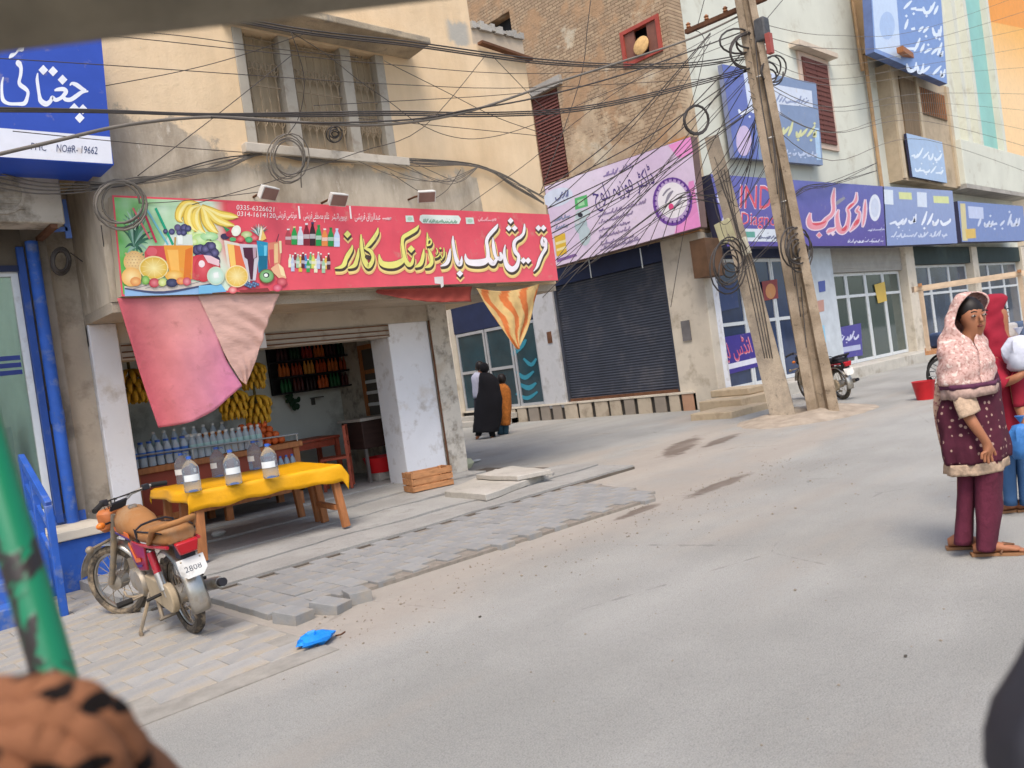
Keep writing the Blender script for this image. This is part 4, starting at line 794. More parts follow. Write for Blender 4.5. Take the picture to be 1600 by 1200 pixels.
# -- picture, left half (crop 170,300 at 7.06)
p.crop((170, 300), 7.06)
p.poly([(170,1050),(560,1090),(1140,1010),(1140,1125),(175,1150)], H('8fb4d8'), 3); p.poly([(170,1040),(600,1000),(1130,985),(1140,1010),(600,1110),(175,1075)], H('cfc3b6'), 4); p.rib([(175,1065,14),(600,1108,26),(1138,1012,14)], H('4a4f6e'), 5)
for k in range(5): p.rib([(250+150*k,1075-10*k,4),(420+150*k,1030-12*k,4)], H('6e6268'), 5, seg=1)
for k in range(16):
    an = -2.7 + k*.36*.95; L1 = 150 + 60*((k*7) % 3)/2; p.rib([(290,600,34),(290+L1*.5*math.cos(an),560+L1*.6*math.sin(an)-40,30),(290+L1*math.cos(an),560+L1*1.2*math.sin(an)-60,4)], H(('3f6e56','56886c','8fb3a0','2f5a48')[k % 4]), 4)
for k in range(9): an = -2.9 + k*.33; p.rib([(285,420,26),(285+70*math.cos(an),360+90*math.sin(an),22),(285+140*math.cos(an),330+150*math.sin(an),4)], H(('6d9a80','4b7a5c','a5c4ae')[k % 3]), 4)
p.ell(275, 770, 115, 120, H('dcae6a'), 5, col2=H('eed49a'))
for r in range(6):
    for c in range(6): p.ell(185+36*c+(18 if r % 2 else 0), 680+34*r, 13, 12, H('e6c892'), 6, n=6, col2=H('c08a4e'))
for (x0, y0, x1, y1, wd, c) in ((262,178,450,520,20,'d96a72'),(395,245,520,560,24,'c93a56'),(410,185,650,585,22,'6fb6bf'),(512,180,705,585,28,'1f9c76')): p.rib([(x0,y0,wd),((x0+x1)/2,(y0+y1)/2,wd),(x1,y1,wd)], H(c), 7, seg=2)
p.poly([(440,595),(610,595),(640,760),(400,760),(390,670)], H('cc4a50'), 6); p.ell(470, 660, 60, 50, H('d8626a'), 7)
p.poly([(600,590),(925,590),(915,965),(690,965),(640,800)], H('e39a3c'), 8); p.poly([(640,640),(760,640),(780,960),(700,960)], H('efb65c'), 9); p.poly([(840,640),(915,610),(905,960),(820,960)], H('d9762c'), 9); p.poly([(660,470),(915,470),(925,590),(600,590)], H('cfd8cc'), 7); p.poly([(750,480),(810,480),(810,580),(760,580)], H('e6ebe4'), 8); p.poly([(720,500),(740,500),(735,590),(715,590)], H('b9904c'), 8)
for x, y, r, c in ((620,435,26,'2a2846'),(690,440,34,'34305a'),(755,395,38,'5a4866'),(830,400,46,'302e58'),(820,450,36,'26264a'),(770,450,30,'403a62'),(870,405,36,'2a2c54')): p.ell(x, y, r, r, H(c), 9, col2=H('6a6a92'))
for x, y, r, c in ((900,450,40,'b4cf74'),(960,500,50,'c3d98a'),(1030,530,46,'aecb72'),(1000,460,44,'c9dc98'),(1080,490,50,'bcd486'),(1100,560,40,'a9c870'),(940,550,38,'b8d27c')): p.ell(x, y, r, r, H(c), 6, col2=H('dfe9bc'))
for bx in ([(985,135,30),(860,125,70),(790,200,90),(770,290,70),(810,330,12)], [(1000,145,26),(900,180,80),(870,280,95),(900,380,70),(975,435,14)], [(1010,150,26),(960,230,80),(960,330,95),(1000,410,70),(1060,455,14)], [(1015,155,24),(1050,230,80),(1080,330,100),(1140,410,80),(1200,450,16)], [(1020,160,22),(1100,220,70),(1180,300,90),(1290,350,70),(1380,370,14)], [(1025,150,20),(1120,200,60),(1220,250,80),(1340,270,70),(1420,275,14)]):
    p.rib(bx, H('c9a63e'), 5, grow=6); p.rib(bx, H('ecd061'), 6, grow=-6); p.rib([(x+8, y+6, w*.35) for x, y, w in bx], H('f4e596'), 7)
p.ell(490, 840, 162, 132, H('e9d79c'), 10, n=26); p.ell(490, 842, 148, 118, H('d8b03c'), 11, n=26, col2=H('f0e2a0')); 
for k in range(10): an = k*math.pi/5 + .2; p.rib([(490+28*math.cos(an),842+24*math.sin(an),3),(490+138*math.cos(an),842+108*math.sin(an),5)], H('eedb94'), 12, seg=1)
p.ell(245, 940, 110, 105, H('e6b060'), 11, n=22, col2=H('f2dca0')); p.ell(290, 990, 60, 50, H('d98a4c'), 12, col2=H('eec07c'))
p.ell(715, 925, 100, 60, H('e2a63e'), 10, n=20, col2=H('f0d088'))
for x, y, rx, ry, c, c2 in ((400,975,42,50,'6fa544','a9d07c'),(495,1005,58,52,'b23040','e08a8c'),(585,1000,45,45,'b8c46c','dbe2a4'),(690,1005,66,48,'2d2f4a','565a78'),(790,985,50,40,'d9783c','eaa66c'),(855,990,46,46,'bf4656','e39aa0')): p.ell(x, y, rx, ry, H(c), 13, col2=H(c2))
for x, y, r in ((970,640,52),(1040,640,50),(1100,600,46),(1000,700,50),(1080,690,54),(1140,650,50)): p.ell(x, y, r, r*1.05, H('2c2748'), 8, col2=H('6c6690'))
p.ell(1040, 850, 105, 145, H('c23a44'), 9, n=24, col2=H('e0646a')); p.ell(1020, 795, 35, 40, H('eecfd0'), 10); p.poly([(1050,705),(1140,720),(1150,790),(1090,760)], H('e8b8bc'), 10)
# -- picture, right half (crop 310,330 at 8.573)
p.crop((310, 330), 8.573)
p.ell(140, 660, 150, 90, H('2b2546'), 7, col2=H('4e4670')); p.ell(40, 760, 250, 175, H('c93a46'), 8, n=24, col2=H('e0606a'))
for x, y, r in ((20,500,60),(90,510,62),(170,470,60),(210,560,62),(130,600,60)): p.ell(x, y, r, r*.95, H('2f2a4c'), 9, col2=H('75709a'))
p.poly([(60,590),(160,600),(275,660),(270,740),(120,690)], H('e7c3c8'), 10); p.ell(40, 710, 38, 45, H('f0dedd'), 10)
p.ell(20,380,110,80,H('a8cf7a'),6,col2=H('d3e6b4')); p.ell(140,340,120,60,H('96c98a'),6,col2=H('c6e0b4')); p.ell(230,480,80,90,H('b3d18e'),6,col2=H('dbe8c4'))
p.poly([(335,390),(560,440),(690,960),(420,960)], H('d8d2c2'), 7); p.poly([(380,440),(560,470),(660,900),(440,900)], H('dd6a44'), 8); p.poly([(380,440),(470,455),(500,760),(430,760)], H('eec268'), 9)
p.poly([(540,440),(780,450),(800,640),(760,930),(680,930),(590,640)], H('c9c2c8'), 9); p.poly([(590,490),(770,490),(780,620),(740,640),(720,920),(690,920),(650,650),(610,620)], H('4e2436'), 10); p.poly([(720,490),(765,490),(765,620),(730,640)], H('b79aa6'), 11)
p.poly([(775,395),(925,420),(920,780),(800,830),(790,640)], H('2390b4'), 8); p.poly([(800,600),(920,600),(910,770),(810,820)], H('1c6a86'), 9); p.poly([(870,460),(915,460),(905,600),(875,600)], H('6cc4dc'), 9)
p.poly([(925,430),(1100,400),(1115,470),(1090,700),(960,760),(930,640)], H('d7846a'), 7); p.poly([(1010,440),(1060,430),(1060,690),(1010,700)], H('e3c08a'), 8); p.poly([(1075,400),(1105,400),(1110,560),(1085,570)], H('e8dcae'), 8); p.poly([(940,520),(1000,510),(1010,740),(960,760)], H('c8525a'), 8)
p.ell(500, 265, 62, 75, H('e2e6d2'), 9, rot=.4, col2=H('f0efe4')); p.ell(640, 320, 75, 50, H('9fb46c'), 8, col2=H('d4dcae')); p.ell(560, 375, 50, 45, H('c93a44'), 9, col2=H('e07a7c')); p.ell(740, 360, 55, 40, H('cf4450'), 9, col2=H('e4888c')); p.ell(670, 385, 50, 40, H('3f9a5a'), 10, col2=H('6fbf84')); p.ell(405, 310, 42, 36, H('a83244'), 9); p.ell(350, 340, 60, 40, H('3c3450'), 8); p.poly([(320,200),(420,250),(370,280)], H('2f8a58'), 8); p.ell(455, 380, 45, 28, H('55a868'), 9)
for k in range(9): an = -2.75 + k*.28; p.rib([(810,330,22),(810+70*math.cos(an),310+80*math.sin(an),18),(810+140*math.cos(an),300+130*math.sin(an),3)], H(('7fa09a','cdd6d0','4e7268')[k % 3]), 7)
p.poly([(800,390),(830,190),(905,370),(850,400)], H('e7c06a'), 10); p.poly([(800,390),(830,190),(850,260),(825,395)], H('e6e4c8'), 11); p.rib([(1040,410,10),(1070,310,8)], H('3a3a44'), 9, seg=1)
p.ell(225, 870, 118, 125, H('c9d8c0'), 12, n=24); p.ell(225, 870, 100, 106, H('b6d8c2'), 13, n=24, col2=H('e8efe6')); p.poly([(190,830),(255,820),(265,890),(200,900)], H('eef0ea'), 14)
p.ell(505, 875, 155, 148, H('ecd6a0'), 13, n=28); p.ell(505, 875, 140, 132, H('e0b84c'), 14, n=28, col2=H('f2e0a0'))
for k in range(10): an = k*math.pi/5; p.rib([(505+25*math.cos(an),875+24*math.sin(an),3),(505+132*math.cos(an),875+122*math.sin(an),5)], H('f0dc98'), 15, seg=1)
p.ell(905, 875, 105, 98, H('7a5a3c'), 12, n=24); p.ell(905, 873, 92, 86, H('66a060'), 13, n=24, col2=H('a8cf9c')); p.ell(900, 860, 42, 36, H('26352a'), 14); p.ell(895, 862, 28, 24, H('e8eee4'), 15)
p.poly([(960,770),(1060,700),(1140,790),(1170,900),(1090,920),(1000,830)], H('e5b48c'), 10); p.poly([(1060,700),(1130,760),(1160,880),(1100,860)], H('efd9a6'), 11); p.ell(1110, 950, 70, 60, H('b53c4a'), 11, col2=H('de7c80')); p.ell(1050, 1030, 62, 50, H('c63e58'), 12, col2=H('e38a9a'))
for k in range(12): p.ell(620+28*(k % 7)+(14 if k > 6 else 0), 985+32*(k//7)-12*((k*5) % 3), 22, 20, H('2e4468'), 12, n=10, col2=H('7f9cc0'))
p.poly([(540,1060),(920,1030),(960,1085),(560,1095)], H('8a3a3a'), 11); p.ell(450, 1060, 60, 48, H('cf4c54'), 13, col2=H('f0b8b0')); p.poly([(0,1000),(300,980),(370,1080),(0,1110)], H('78b8dc'), 9)
# -- two rows of bottles
def bottle(x, y, h, wd, c, cap, L=4):
    p.poly([(x-wd/2,y),(x-wd/2,y-h*.55),(x-wd*.42,y-h*.68),(x-wd*.2,y-h*.86),(x-wd*.2,y-h),(x+wd*.2,y-h),(x+wd*.2,y-h*.86),(x+wd*.42,y-h*.68),(x+wd/2,y-h*.55),(x+wd/2,y)], H(c), L); p.poly([(x-wd*.24,y-h*.93),(x-wd*.24,y-h*1.02),(x+wd*.24,y-h*1.02),(x+wd*.24,y-h*.93)], H(cap), L+1); p.poly([(x-wd/2,y-h*.3),(x-wd/2,y-h*.5),(x+wd/2,y-h*.5),(x+wd/2,y-h*.3)], lerp(H(c), (.8,.8,.8), .5), L+1)
p.crop((0, 0), 1)
for i, (c, cap, h) in enumerate((('b04a50','e8e6e4',24),('2f9a4c','e0c890',28),('c9d2da','d9dde2',28),('7c2430','d8d4d6',34),('3a2024','3a3a60',36),('24904a','2e8a48',32),('e08a4a','e6e2d8',27),('2a8a46','3a7040',29),('c7d4ea','d4dcec',28))): bottle(450+9.5*i, 382+.45*i, h, 9, c, cap)
for i in range(16):
    c = ('e8e4c0','9fc4a0','4a8ac0','d9d46a','8a3440','5a2a30','6aa86a','b9c4d8','e0b84a','3a9a50')[(i*7) % 10]; bottle(453+4.0*i, 418+.2*i+(6 if i % 3 == 1 else 0), 20+(i*5) % 7, 5.5, c, 'e8e8e0', 4 + i % 2)
# -- small top row
WH = H('efe6e4')
p.text('0335-6326621', 369, 327.5, 428, 331, 10.8, WH, 4); p.text('0314-1614120', 370, 337.5, 430, 341, 10.8, WH, 5)
p.text(urdu('مرتضی قریشی'), 431, 340, 463, 341, 15, WH, 4); p.text(urdu('غلام مصطفے قریشی'), 474, 341.5, 514, 342.5, 15, WH, 4); p.text(urdu('پروپرائیٹر'), 518, 342, 541, 343, 12, WH, 4); p.text(urdu('عبدالرزاق قریشی'), 554, 343, 594, 343.5, 15, WH, 4); p.scrawl(597, 342, 610, 342.5, 8, H('e8b8b8'), 4)
for x in (467, 547): p.poly([(x-2,322),(x+.5,322),(x+2.5,342),(x,342)], WH, 4)
p.poly([(656,337),(660,335.5),(716,337),(720,342),(717,350),(660,349),(655,344)], H('dfe6dc'), 4); p.scrawl(661, 347, 714, 348, 9, H('8fae96'), 5)
for x, y in ((640,342),(734,345)): p.poly([(x-7,y-5),(x+5,y-5),(x+7,y+5),(x-6,y+5)], H('cfe0d4'), 4); p.ell(x, y, 4, 3, H('a9c8b0'), 5)
p.scrawl(747, 345, 775, 345, 9, H('e8a0a4'), 4); p.poly([(678,433),(692,432),(693,447),(689,450),(688,444),(679,443)], H('d8d2cc'), 4)
# -- main lettering
YA, YB = H('e6df7c'), H('efe8ea')
A1 = [[(308,382,10),(297,440,46),(250,520,62),(215,590,54),(195,650,62),(150,688,46),(62,706,10)], [(396,428,14),(386,520,42),(366,600,52),(335,668,56),(243,706,12)],
  [(428,236,16),(432,330,38),(440,430,44),(455,520,55),(480,610,66),(530,680,64),(580,620,52),(595,545,42),(565,470,50),(510,440,36),(470,420,20)], [(665,142,10),(650,215,46),(592,308,54),(525,388,46),(480,428,14)],
  [(1230,108,10),(1190,165,52),(1100,222,56),(1020,272,54),(1002,340,42),(1010,420,42),(1024,510,46),(1045,590,54),(1090,655,62),(1132,640,46),(1152,570,30),(1156,520,8)], [(680,512,14),(690,580,46),(722,638,74),(800,662,88),(900,655,92),(985,615,76),(1030,560,44)],
  [(1302,434,12),(1292,520,42),(1276,600,52),(1245,655,56),(1175,692,12)], [(1364,430,12),(1390,500,42),(1412,580,46),(1404,640,52),(1370,676,46),(1312,696,12)], [(1345,208,8),(1352,270,26),(1348,388,24)], [(1350,332,18),(1386,300,22),(1406,332,22),(1390,375,24),(1338,392,24)],
  [(1576,418,8),(1582,470,18),(1580,530,18),(1558,575,14)], [(1556,560,14),(1528,505,16),(1500,540,18),(1450,565,8)], [(1470,420,10),(1490,470,16),(1476,520,14)]]
A1d = [(240, 235, 54), (1125, 440, 54), (1530, 430, 18), (1545, 585, 16)]
B1 = [[(112,522,12),(102,600,42),(86,680,52),(50,735,48),(-25,765,12)], [(150,345,12),(150,430,40),(165,530,42),(185,630,48),(208,700,58),(242,742,58),(266,700,42),(272,628,10)],
  [(322,594,12),(330,660,46),(370,708,78),(470,720,92),(570,708,92),(628,668,62),(636,600,50),(626,500,46),(616,420,46),(638,358,48),(690,292,52),(746,230,46),(774,178,10)], [(640,640,40),(676,705,70),(712,732,56),(742,690,44),(770,650,40),(806,668,56),(822,625,48),(805,572,26)], [(704,368,14),(712,470,42),(726,570,46),(748,650,36)],
  [(876,468,12),(862,560,36),(870,660,48),(900,758,68),(960,808,82),(1020,780,64),(1054,710,48),(1060,625,46),(1020,572,54),(998,510,46),(1000,440,48),(1034,392,48),(1086,362,44),(1128,310,38),(1142,240,34),(1142,176,12)], [(1050,352,12),(1070,372,26),(1090,366,18)], [(1084,330,12),(1106,352,26)],
  [(1398,356,16),(1384,420,42),(1402,470,48),(1440,440,40),(1432,400,40),(1408,372,26)], [(1442,430,34),(1434,520,46),(1388,600,42),(1352,680,46),(1320,770,36),(1268,838,10)]]
B1d = [(245, 868, 48), (950, 135, 44), (925, 238, 44), (1006, 238, 44), (1128, 688, 46), (1194, 688, 46), (1336, 236, 44), (1406, 236, 44)]
for cr0, S_, D_, colr in (((515, 340), A1, A1d, YA), ((690, 330), B1, B1d, YB)):
    p.crop(cr0, 8.889)
    for s_ in S_: p.rib(s_, H('e9c07c'), 6, grow=22, off=(14, 62)); p.rib(s_, H('efd78a'), 7, grow=10, off=(12, 54)); p.rib(s_, H('4a3d35'), 8, grow=5, off=(10, 34)); p.rib(s_, H('4a3d35'), 8, grow=5, off=(5, 17)); p.rib(s_, H('6a5a40'), 9, grow=5); p.rib(s_, colr, 10)
    for x, y, h in D_: p.dia(x+12, y+58, h*1.25, H('ecc882'), 6); p.dia(x+8, y+34, h*1.06, H('4a3d35'), 8); p.dia(x+4, y+17, h*1.06, H('4a3d35'), 8); p.dia(x, y, h*1.06, H('6a5a40'), 9); p.dia(x, y, h*.95, colr, 10)
p.crop((515, 340), 8.889).ell(525, 555, 46, 32, H('4a3d35'), 12, rot=.3)
p.done('printed_face', rs)
# flood lamps over the sign
def flood(x, y, yaw, label):
    a = FY(x, y, 7.72); t = thing('flood_lamp', label, 'lamp', a, 0, 'flood lamps over the red sign'); rot = Matrix.Rotation(yaw, 3, 'Z') @ Matrix.Rotation(R(-52), 3, 'X')
    mb = MB(); sec = [(.1, .0), (.085, .07)]; vs = []
    for (h, d) in sec: vs += [a + rot @ Vector((sx*h*1.15, sy*h*.75, d)) for sx, sy in ((-1,-1),(1,-1),(1,1),(-1,1))]
    mb.add(vs, [(0,1,2,3),(4,7,6,5),(0,4,5,1),(1,5,6,2),(2,6,7,3),(3,7,4,0)]); mb.build('housing', WHITEPL, t, smooth=0, bevel=.006)
    mb = MB(); q = [a + rot @ Vector((sx*.1, sy*.062, -.003)) for sx, sy in ((-1,-1),(1,-1),(1,1),(-1,1))]; mb.prism(q, rot @ Vector((0, 0, -.004))); mb.build('lens', M('lamp_lens', H('8a6a60'), .3, var=.2), t, smooth=0)
    mb = MB(); b0 = a + rot @ Vector((0, 0, .07)); mb.tube([b0, Vector((a.x, 7.95, b0.z + .02)), Vector((a.x, 8.1, b0.z + .02))], .013, 6); mb.build('arm', RUST, t)
flood(422, 303, .35, 'white flood lamp above the fruit picture of the red sign'); flood(530, 313, .1, 'tilted flood lamp in the row above the red sign, between its two neighbours'); flood(667, 308, -.4, 'flood lamp above the white lettering of the red sign')

# ================================================================ HANGING CLOTHS
CLY = 7.97
def cloth(name, fn, nu, nv, mats, parent=None, colfn=None):
    mb = MB(); mb.grid(fn, nu, nv)
    if colfn: mb.c = [colfn(i/nu, j/nv) for j in range(nv+1) for i in range(nu+1)]
    return mb.build(name, mats, parent, smooth=180, solid=.004, recalc=False)
pc = thing('awning_cloth', 'faded pink awning cloth with a peach panel hanging below the red sign', 'cloth', FY(300, 463, CLY))
def bez(P, t):
    q = catmull(P, 12); f = t*(len(q)-1); i = min(int(f), len(q)-2); return [q[i][a] + (q[i+1][a]-q[i][a])*(f-i) for a in (0, 1)]
topL, topM, topR = (183, 466), (309, 462), (437, 459)
seamB = (376, 598); botL = (249, 668)
def pinkf(u, v):
    s = v ** .9; lx = [(183,466),(205,535),(228,605),(249,668)]; rx = [(309,462),(330,510),(352,560),(374,596)]; L_ = bez(lx, v); R_ = bez(rx, v)
    x = L_[0] + (R_[0]-L_[0])*u; y = L_[1] + (R_[1]-L_[1])*u + (24*math.sin(math.pi*u*.95) + 6*u) * max(0, v-.55)/.45 * .75
    pt = FY(x, y, CLY); pt.y += (.05*math.sin(u*6 + v*2)*v + .03*nz3((u*3, v*2, 4)) + .012*math.sin((u*1.2 - v*.5)*16)*(.3+v) + .008*nz3((u*9, v*5, 1)))*min(1, v*4) - .10*v*u; return pt
PKM = M('pink_cloth', H('c06a72'), .95, var=.1, scale=3, vcol=True, dirt=(H('8d5a55'), .1, 7), bump=.6, bscale=7)
cloth('pink_panel', pinkf, 28, 28, PKM, pc, lambda u, v: lerp(lerp(H('b54a58'), H('c98a86'), min(1, u*1.2+.15)), H('c97a9a'), max(0, v*u*1.5-.25) if v*u*1.5 < 1.2 else .9))
def peachf(u, v):
    lx = [(309,462),(330,510),(352,560),(374,596)]; rx = [(437,459),(420,500),(406,545),(385,602)]; L_ = bez(lx, v); R_ = bez(rx, v); x = L_[0]+(R_[0]-L_[0])*u; y = L_[1]+(R_[1]-L_[1])*u - 10*math.sin(math.pi*u)*(1-v)*.2
    pt = FY(x, y, CLY); pt.y += .05*math.sin(6 + v*2)*v*(1-u) - .10*v*(1-u) + min(1, v*4)*(.013*math.sin((v*1.25 - u*.55)*30 + 2*nz3((u*2, v*2, 8)))*u*(1-v*.4) + .010*math.sin((v*1.9-u*.9)*15+1)*u + .014*nz3((u*1.5, v*7, 3))); return pt
cloth('peach_panel', peachf, 34, 44, M('peach_cloth', H('c9a295'), .95, var=.1, scale=4, bump=.6, bscale=8, stretch=(1, 1, 2.2)), pc)
def redf(u, v):
    x = 590 + 148*u; yb = 458 + 14*math.sin(min(1, u*1.15)*math.pi*.62)*(1 if u < .9 else 1); y0 = 452.5 - 5*u; pt = FY(x, y0 + (yb-y0)*v, CLY + .0); pt.y += .04*math.sin(v*3) + .012*math.sin(u*40+v*6)*v; return pt
tag(cloth('rolled_awning', redf, 40, 8, M('dark_red_cloth', H('8e3e34'), .95, var=.15, scale=4)), 'dark red rolled awning cloth tucked under the red sign', 'cloth')
def orf(u, v):
    L_ = bez([(744,450),(762,478),(782,510),(807,546)], v); R_ = bez([(843,443),(836,480),(824,515),(809,546)], v); x = L_[0]+(R_[0]-L_[0])*u; y = L_[1]+(R_[1]-L_[1])*u + 8*math.sin(u*math.pi)*(1-v)
    pt = FY(x, y, CLY); pt.y += (.05*math.sin(u*7+v*2)*(1-v*.6) + .01*math.sin(u*19+v*7))*min(1, v*4) - .03*v; return pt
def orc(u, v):
    s = (u*.9 - v*.05 + .06*math.sin(v*9))*3.6; k = abs((s % 1) - .5)*2; return lerp(H('c9703c'), H('cfae74'), 1 if k > .42 else 0) if True else 0
tag(cloth('striped_cloth', orf, 40, 26, M('striped_canvas', (1,1,1), .95, var=.18, scale=6, vcol=True, bump=.6, bscale=9, dirt=(H('8f7452'), .12, 6)), None, orc), 'orange and beige striped cloth hanging in a point from the sign corner', 'cloth')

# ================================================================ SHOP FURNITURE
# yellow covered bench table
tb = thing('display_table', 'long low wooden table under a yellow cloth in front of the juice shop', 'table', (3.45, 7.9, .1))
TZ = .725
c4 = [Vector((2.72, 7.5, 0)), Vector((4.2, 7.26, 0)), Vector((4.44, 8.66, 0)), Vector((2.86, 8.84, 0))]   # plan corners, slightly skewed
def TP(u, v): return (c4[0]*(1-u) + c4[1]*u)*(1-v) + (c4[3]*(1-u) + c4[2]*u)*v
mb = MB(); q = [TP(.02,.02), TP(.98,.02), TP(.98,.98), TP(.02,.98)]; mb.prism([(a.x, a.y, TZ-.045) for a in q], (0, 0, .04)); mb.build('table_top', TANWOOD, tb)
for u, v in ((.07,.05),(.95,.05),(.95,.45),(.07,.45),(.94,.55),(.93,.93),(.07,.93)):
    a = TP(u, v); s = 1 if u > .5 else -1; mb = MB(); mb.bar((a.x + .05*s, a.y - (.04 if v < .3 else 0), .09), (a.x, a.y, TZ-.046), .075, .06, (0, 1, 0)); mb.build('leg', TANWOOD, tb, bevel=.006)
for u in (.07, .95): mb = MB(); a, b = TP(u, .06), TP(u, .45); mb.bar((a.x, a.y, .3), (b.x, b.y, .3), .05, .05); mb.build('stretcher', TANWOOD, tb)
for u in (.07, .94): mb = MB(); a, b = TP(u, .06), TP(u, .92); mb.bar((a.x, a.y, TZ-.09), (b.x, b.y, TZ-.09), .03, .08); mb.build('apron_rail', TANWOOD, tb)
def clothf(u, v):
    # u,v run past the table edge: the overhang drops; near edge and right corner hang lower
    U = -.07 + 1.18*u; V = -.13 + 1.2*v; cu = min(max(U, 0), 1); cv = min(max(V, 0), 1); b = TP(cu, cv); z = TZ + .006 + .004*nz3((u*9, v*6, 2))
    ex = (U - cu); ey = (V - cv); o = Vector((0, 0, 0))
    if ey < 0: z += ey*1.25*(1 + .06*math.sin(u*9) + .05*math.sin(u*31)); o.y += ey*.06 + .014*math.sin(u*21 + 2*nz3((u*4, 1, 1)))*min(1, -ey*9)
    if ey > 0: z -= ey*.9
    if ex > 0: z -= ex*1.3*(.75 + .3*math.sin(v*5)); o.x += ex*.5 + .03*math.sin(v*9)*min(1, ex*10)
    if ex < 0: z += ex*1.35; o.x += ex*.35 + .02*math.sin(v*12)
    z += .006*math.sin(u*7)*math.sin(v*3.1)*(1 if ex == 0 and ey == 0 else .5) + .007*abs(nz3((u*5 + v*2, v*4, 6)))
    return (b.x + o.x, b.y + o.y, z + .004)
yc = cloth('tablecloth', clothf, 60, 36, M('yellow_vinyl', H('dd9f06'), .5, var=.08, scale=3, bump=.45, bscale=9, spec=.4, dirt=(H('b98416'), .08, 4))); tag(yc, 'bright yellow plastic cloth draped over the display table', 'tablecloth')
# big clear water bottles
BPL = M('clear_bottle', H('cfd9e2'), .12, var=0, trans=.82, spec=.5, ior=1.12); BLUECAP = M('blue_cap', H('3a62b8'), .5, var=.05); LABELM = M('paper_label', H('dfe2e0'), .6, var=.06)
def big_bottle():
    t = thing('water_bottle', '', 'bottle', (0, 0, 0)); mb = MB()
    prof = [(.03, 0), (.072, .004), (.076, .02)]
    for k in range(6): z = .035 + k*.026; prof += [(.077, z), (.0735, z+.013)]
    prof += [(.077, .2), (.074, .225), (.06, .255), (.038, .283), (.022, .296), (.02, .31)]; mb.lathe(prof, n=20); mb.build('body', BPL, t, smooth=50, world=False)
    mb = MB(); mb.lathe([(.001, .309), (.0235, .309), (.0235, .333), (.001, .334)], n=14); mb.build('cap', BLUECAP, t, world=False)
    mb = MB(); n = 8; vs = []
    for z in (.105, .165):
        for j in range(n+1): a = R(180) + R(110)*(j/n - .5) + .35; vs.append((.0785*math.cos(a), .0785*math.sin(a), z))
    mb.add(vs, [(j, j+1, n+1+j+1, n+1+j) for j in range(n)]); mb.build('paper_label', LABELM, t, world=False, recalc=False)
    mb = MB(); mb.lathe([(.001, .008), (.045, .006), (.03, .02), (.001, .024)], n=12); mb.build('blue_base', M('base_tint', H('4a6aa8'), .4), t, world=False)
    mb = MB(); mb.tube([(.022, 0, .315), (.06, .0, .318), (.075, .01, .308)], .004, 5); mb.build('handle_strap', BLUECAP, t, world=False)
    return t
bt0 = big_bottle()
for i, (x, y, back, lb) in enumerate(((288,752,1,'clear water bottle without label at the back left of the yellow table'),(303,773,0,'blue tinted water bottle at the front left of the yellow table, beside the motorcycle'),(343,743,1,'clear water bottle at the middle of the back row on the yellow table'),(367,762,0,'clear water bottle with white label mid front row on the yellow table'),(401,735,1,'clear water bottle at the back right of the yellow table'),(425,751,0,'clear water bottle with white label at the front right end of the yellow table'))):
    o = bt0 if i == 0 else copy_tree(bt0); a = FY(x, y, 8.62) if back else G(x, y, TZ + .01)
    if not back: a = FY(x, y, max(a.y, 7.52 - .1*(i//2)))
    o.location = (a.x, a.y, TZ + .014); o.rotation_euler = (0, 0, random.uniform(.5, 1.3) - (0 if not back else 1.2)); o.scale = (1.0, 1.0, 1.0 if not back else .98); tag(o, lb, 'bottle', 'big bottles on the yellow table')
# serving counter
ct = thing('shop_counter', 'red brown wooden shop counter with a steel rail loaded with bottles and fruit', 'counter', (3.9, 9.6, .13))
REDP2 = M('red_laminate', H('94432f'), .5, var=.1, scale=2, dirt=(H('6f4a38'), .2, 3))
mb = MB(); mb.box(2.86, 4.9, 9.46, 10.1, .34, .86); mb.build('body', REDP2, ct, smooth=0)
for x in (2.86, 4.82): mb = MB(); mb.box(x, x+.08, 9.44, 9.459, .3, .9); mb.build('corner_post', TANWOOD, ct)
mb = MB(); mb.box(2.82, 4.94, 9.4, 10.14, .86, .93); mb.build('counter_top', TANWOOD, ct, bevel=.008)
mb = MB(); mb.box(2.86, 4.9, 9.44, 9.459, .3, .37); mb.build('bottom_rail', TANWOOD, ct)
for x in (2.92, 3.9, 4.84):
    for y in (9.5, 10.05): mb = MB(); mb.box(x-.04, x+.04, y-.04, y+.04, FLOOR-.01, .34); mb.build('leg', TANWOOD, ct)
mb = MB(); mb.tube([(2.88, 9.42, 1.08), (4.9, 9.42, 1.02)], .012, 8); mb.build('steel_rail', STEEL, ct)
for x in (2.9, 3.55, 4.25, 4.88): mb = MB(); mb.tube([(x, 9.42, .93), (x, 9.42, 1.08 - .06*(x-2.88)/2)], .008, 6); mb.build('rail_post', STEEL, ct)
for k in range(2): mb = MB(); mb.box(2.9, 4.88, 9.75+.3*k, 10.04+.3*k, .931, 1.0+.12*k); mb.build('stepped_shelf', TANWOOD, ct)
def small_bottle(nm, cap, body):
    t = thing('small_water_bottle', '', 'bottle'); mb = MB(); mb.lathe([(.02, 0), (.033, .003), (.034, .05), (.031, .065), (.034, .08), (.034, .14), (.03, .165), (.014, .2), (.013, .21)], n=12); mb.build('body', body, t, smooth=50, world=False)
    mb = MB(); mb.lathe([(.001, .209), (.0155, .209), (.0155, .228), (.001, .229)], n=10); mb.build('cap', cap, t, world=False)
    mb = MB(); mb.lathe([(.0345, .085), (.0348, .09), (.0348, .13), (.0345, .135)], n=12); mb.build('wrap_label', M('label_' + nm, H('3f6fc0') if nm == 'blue' else H('9fc0bd'), .4), t, world=False); return t
SBP = M('small_clear_bottle', H('cfdbe4'), .12, var=0, trans=.45, spec=.5, ior=1.15)
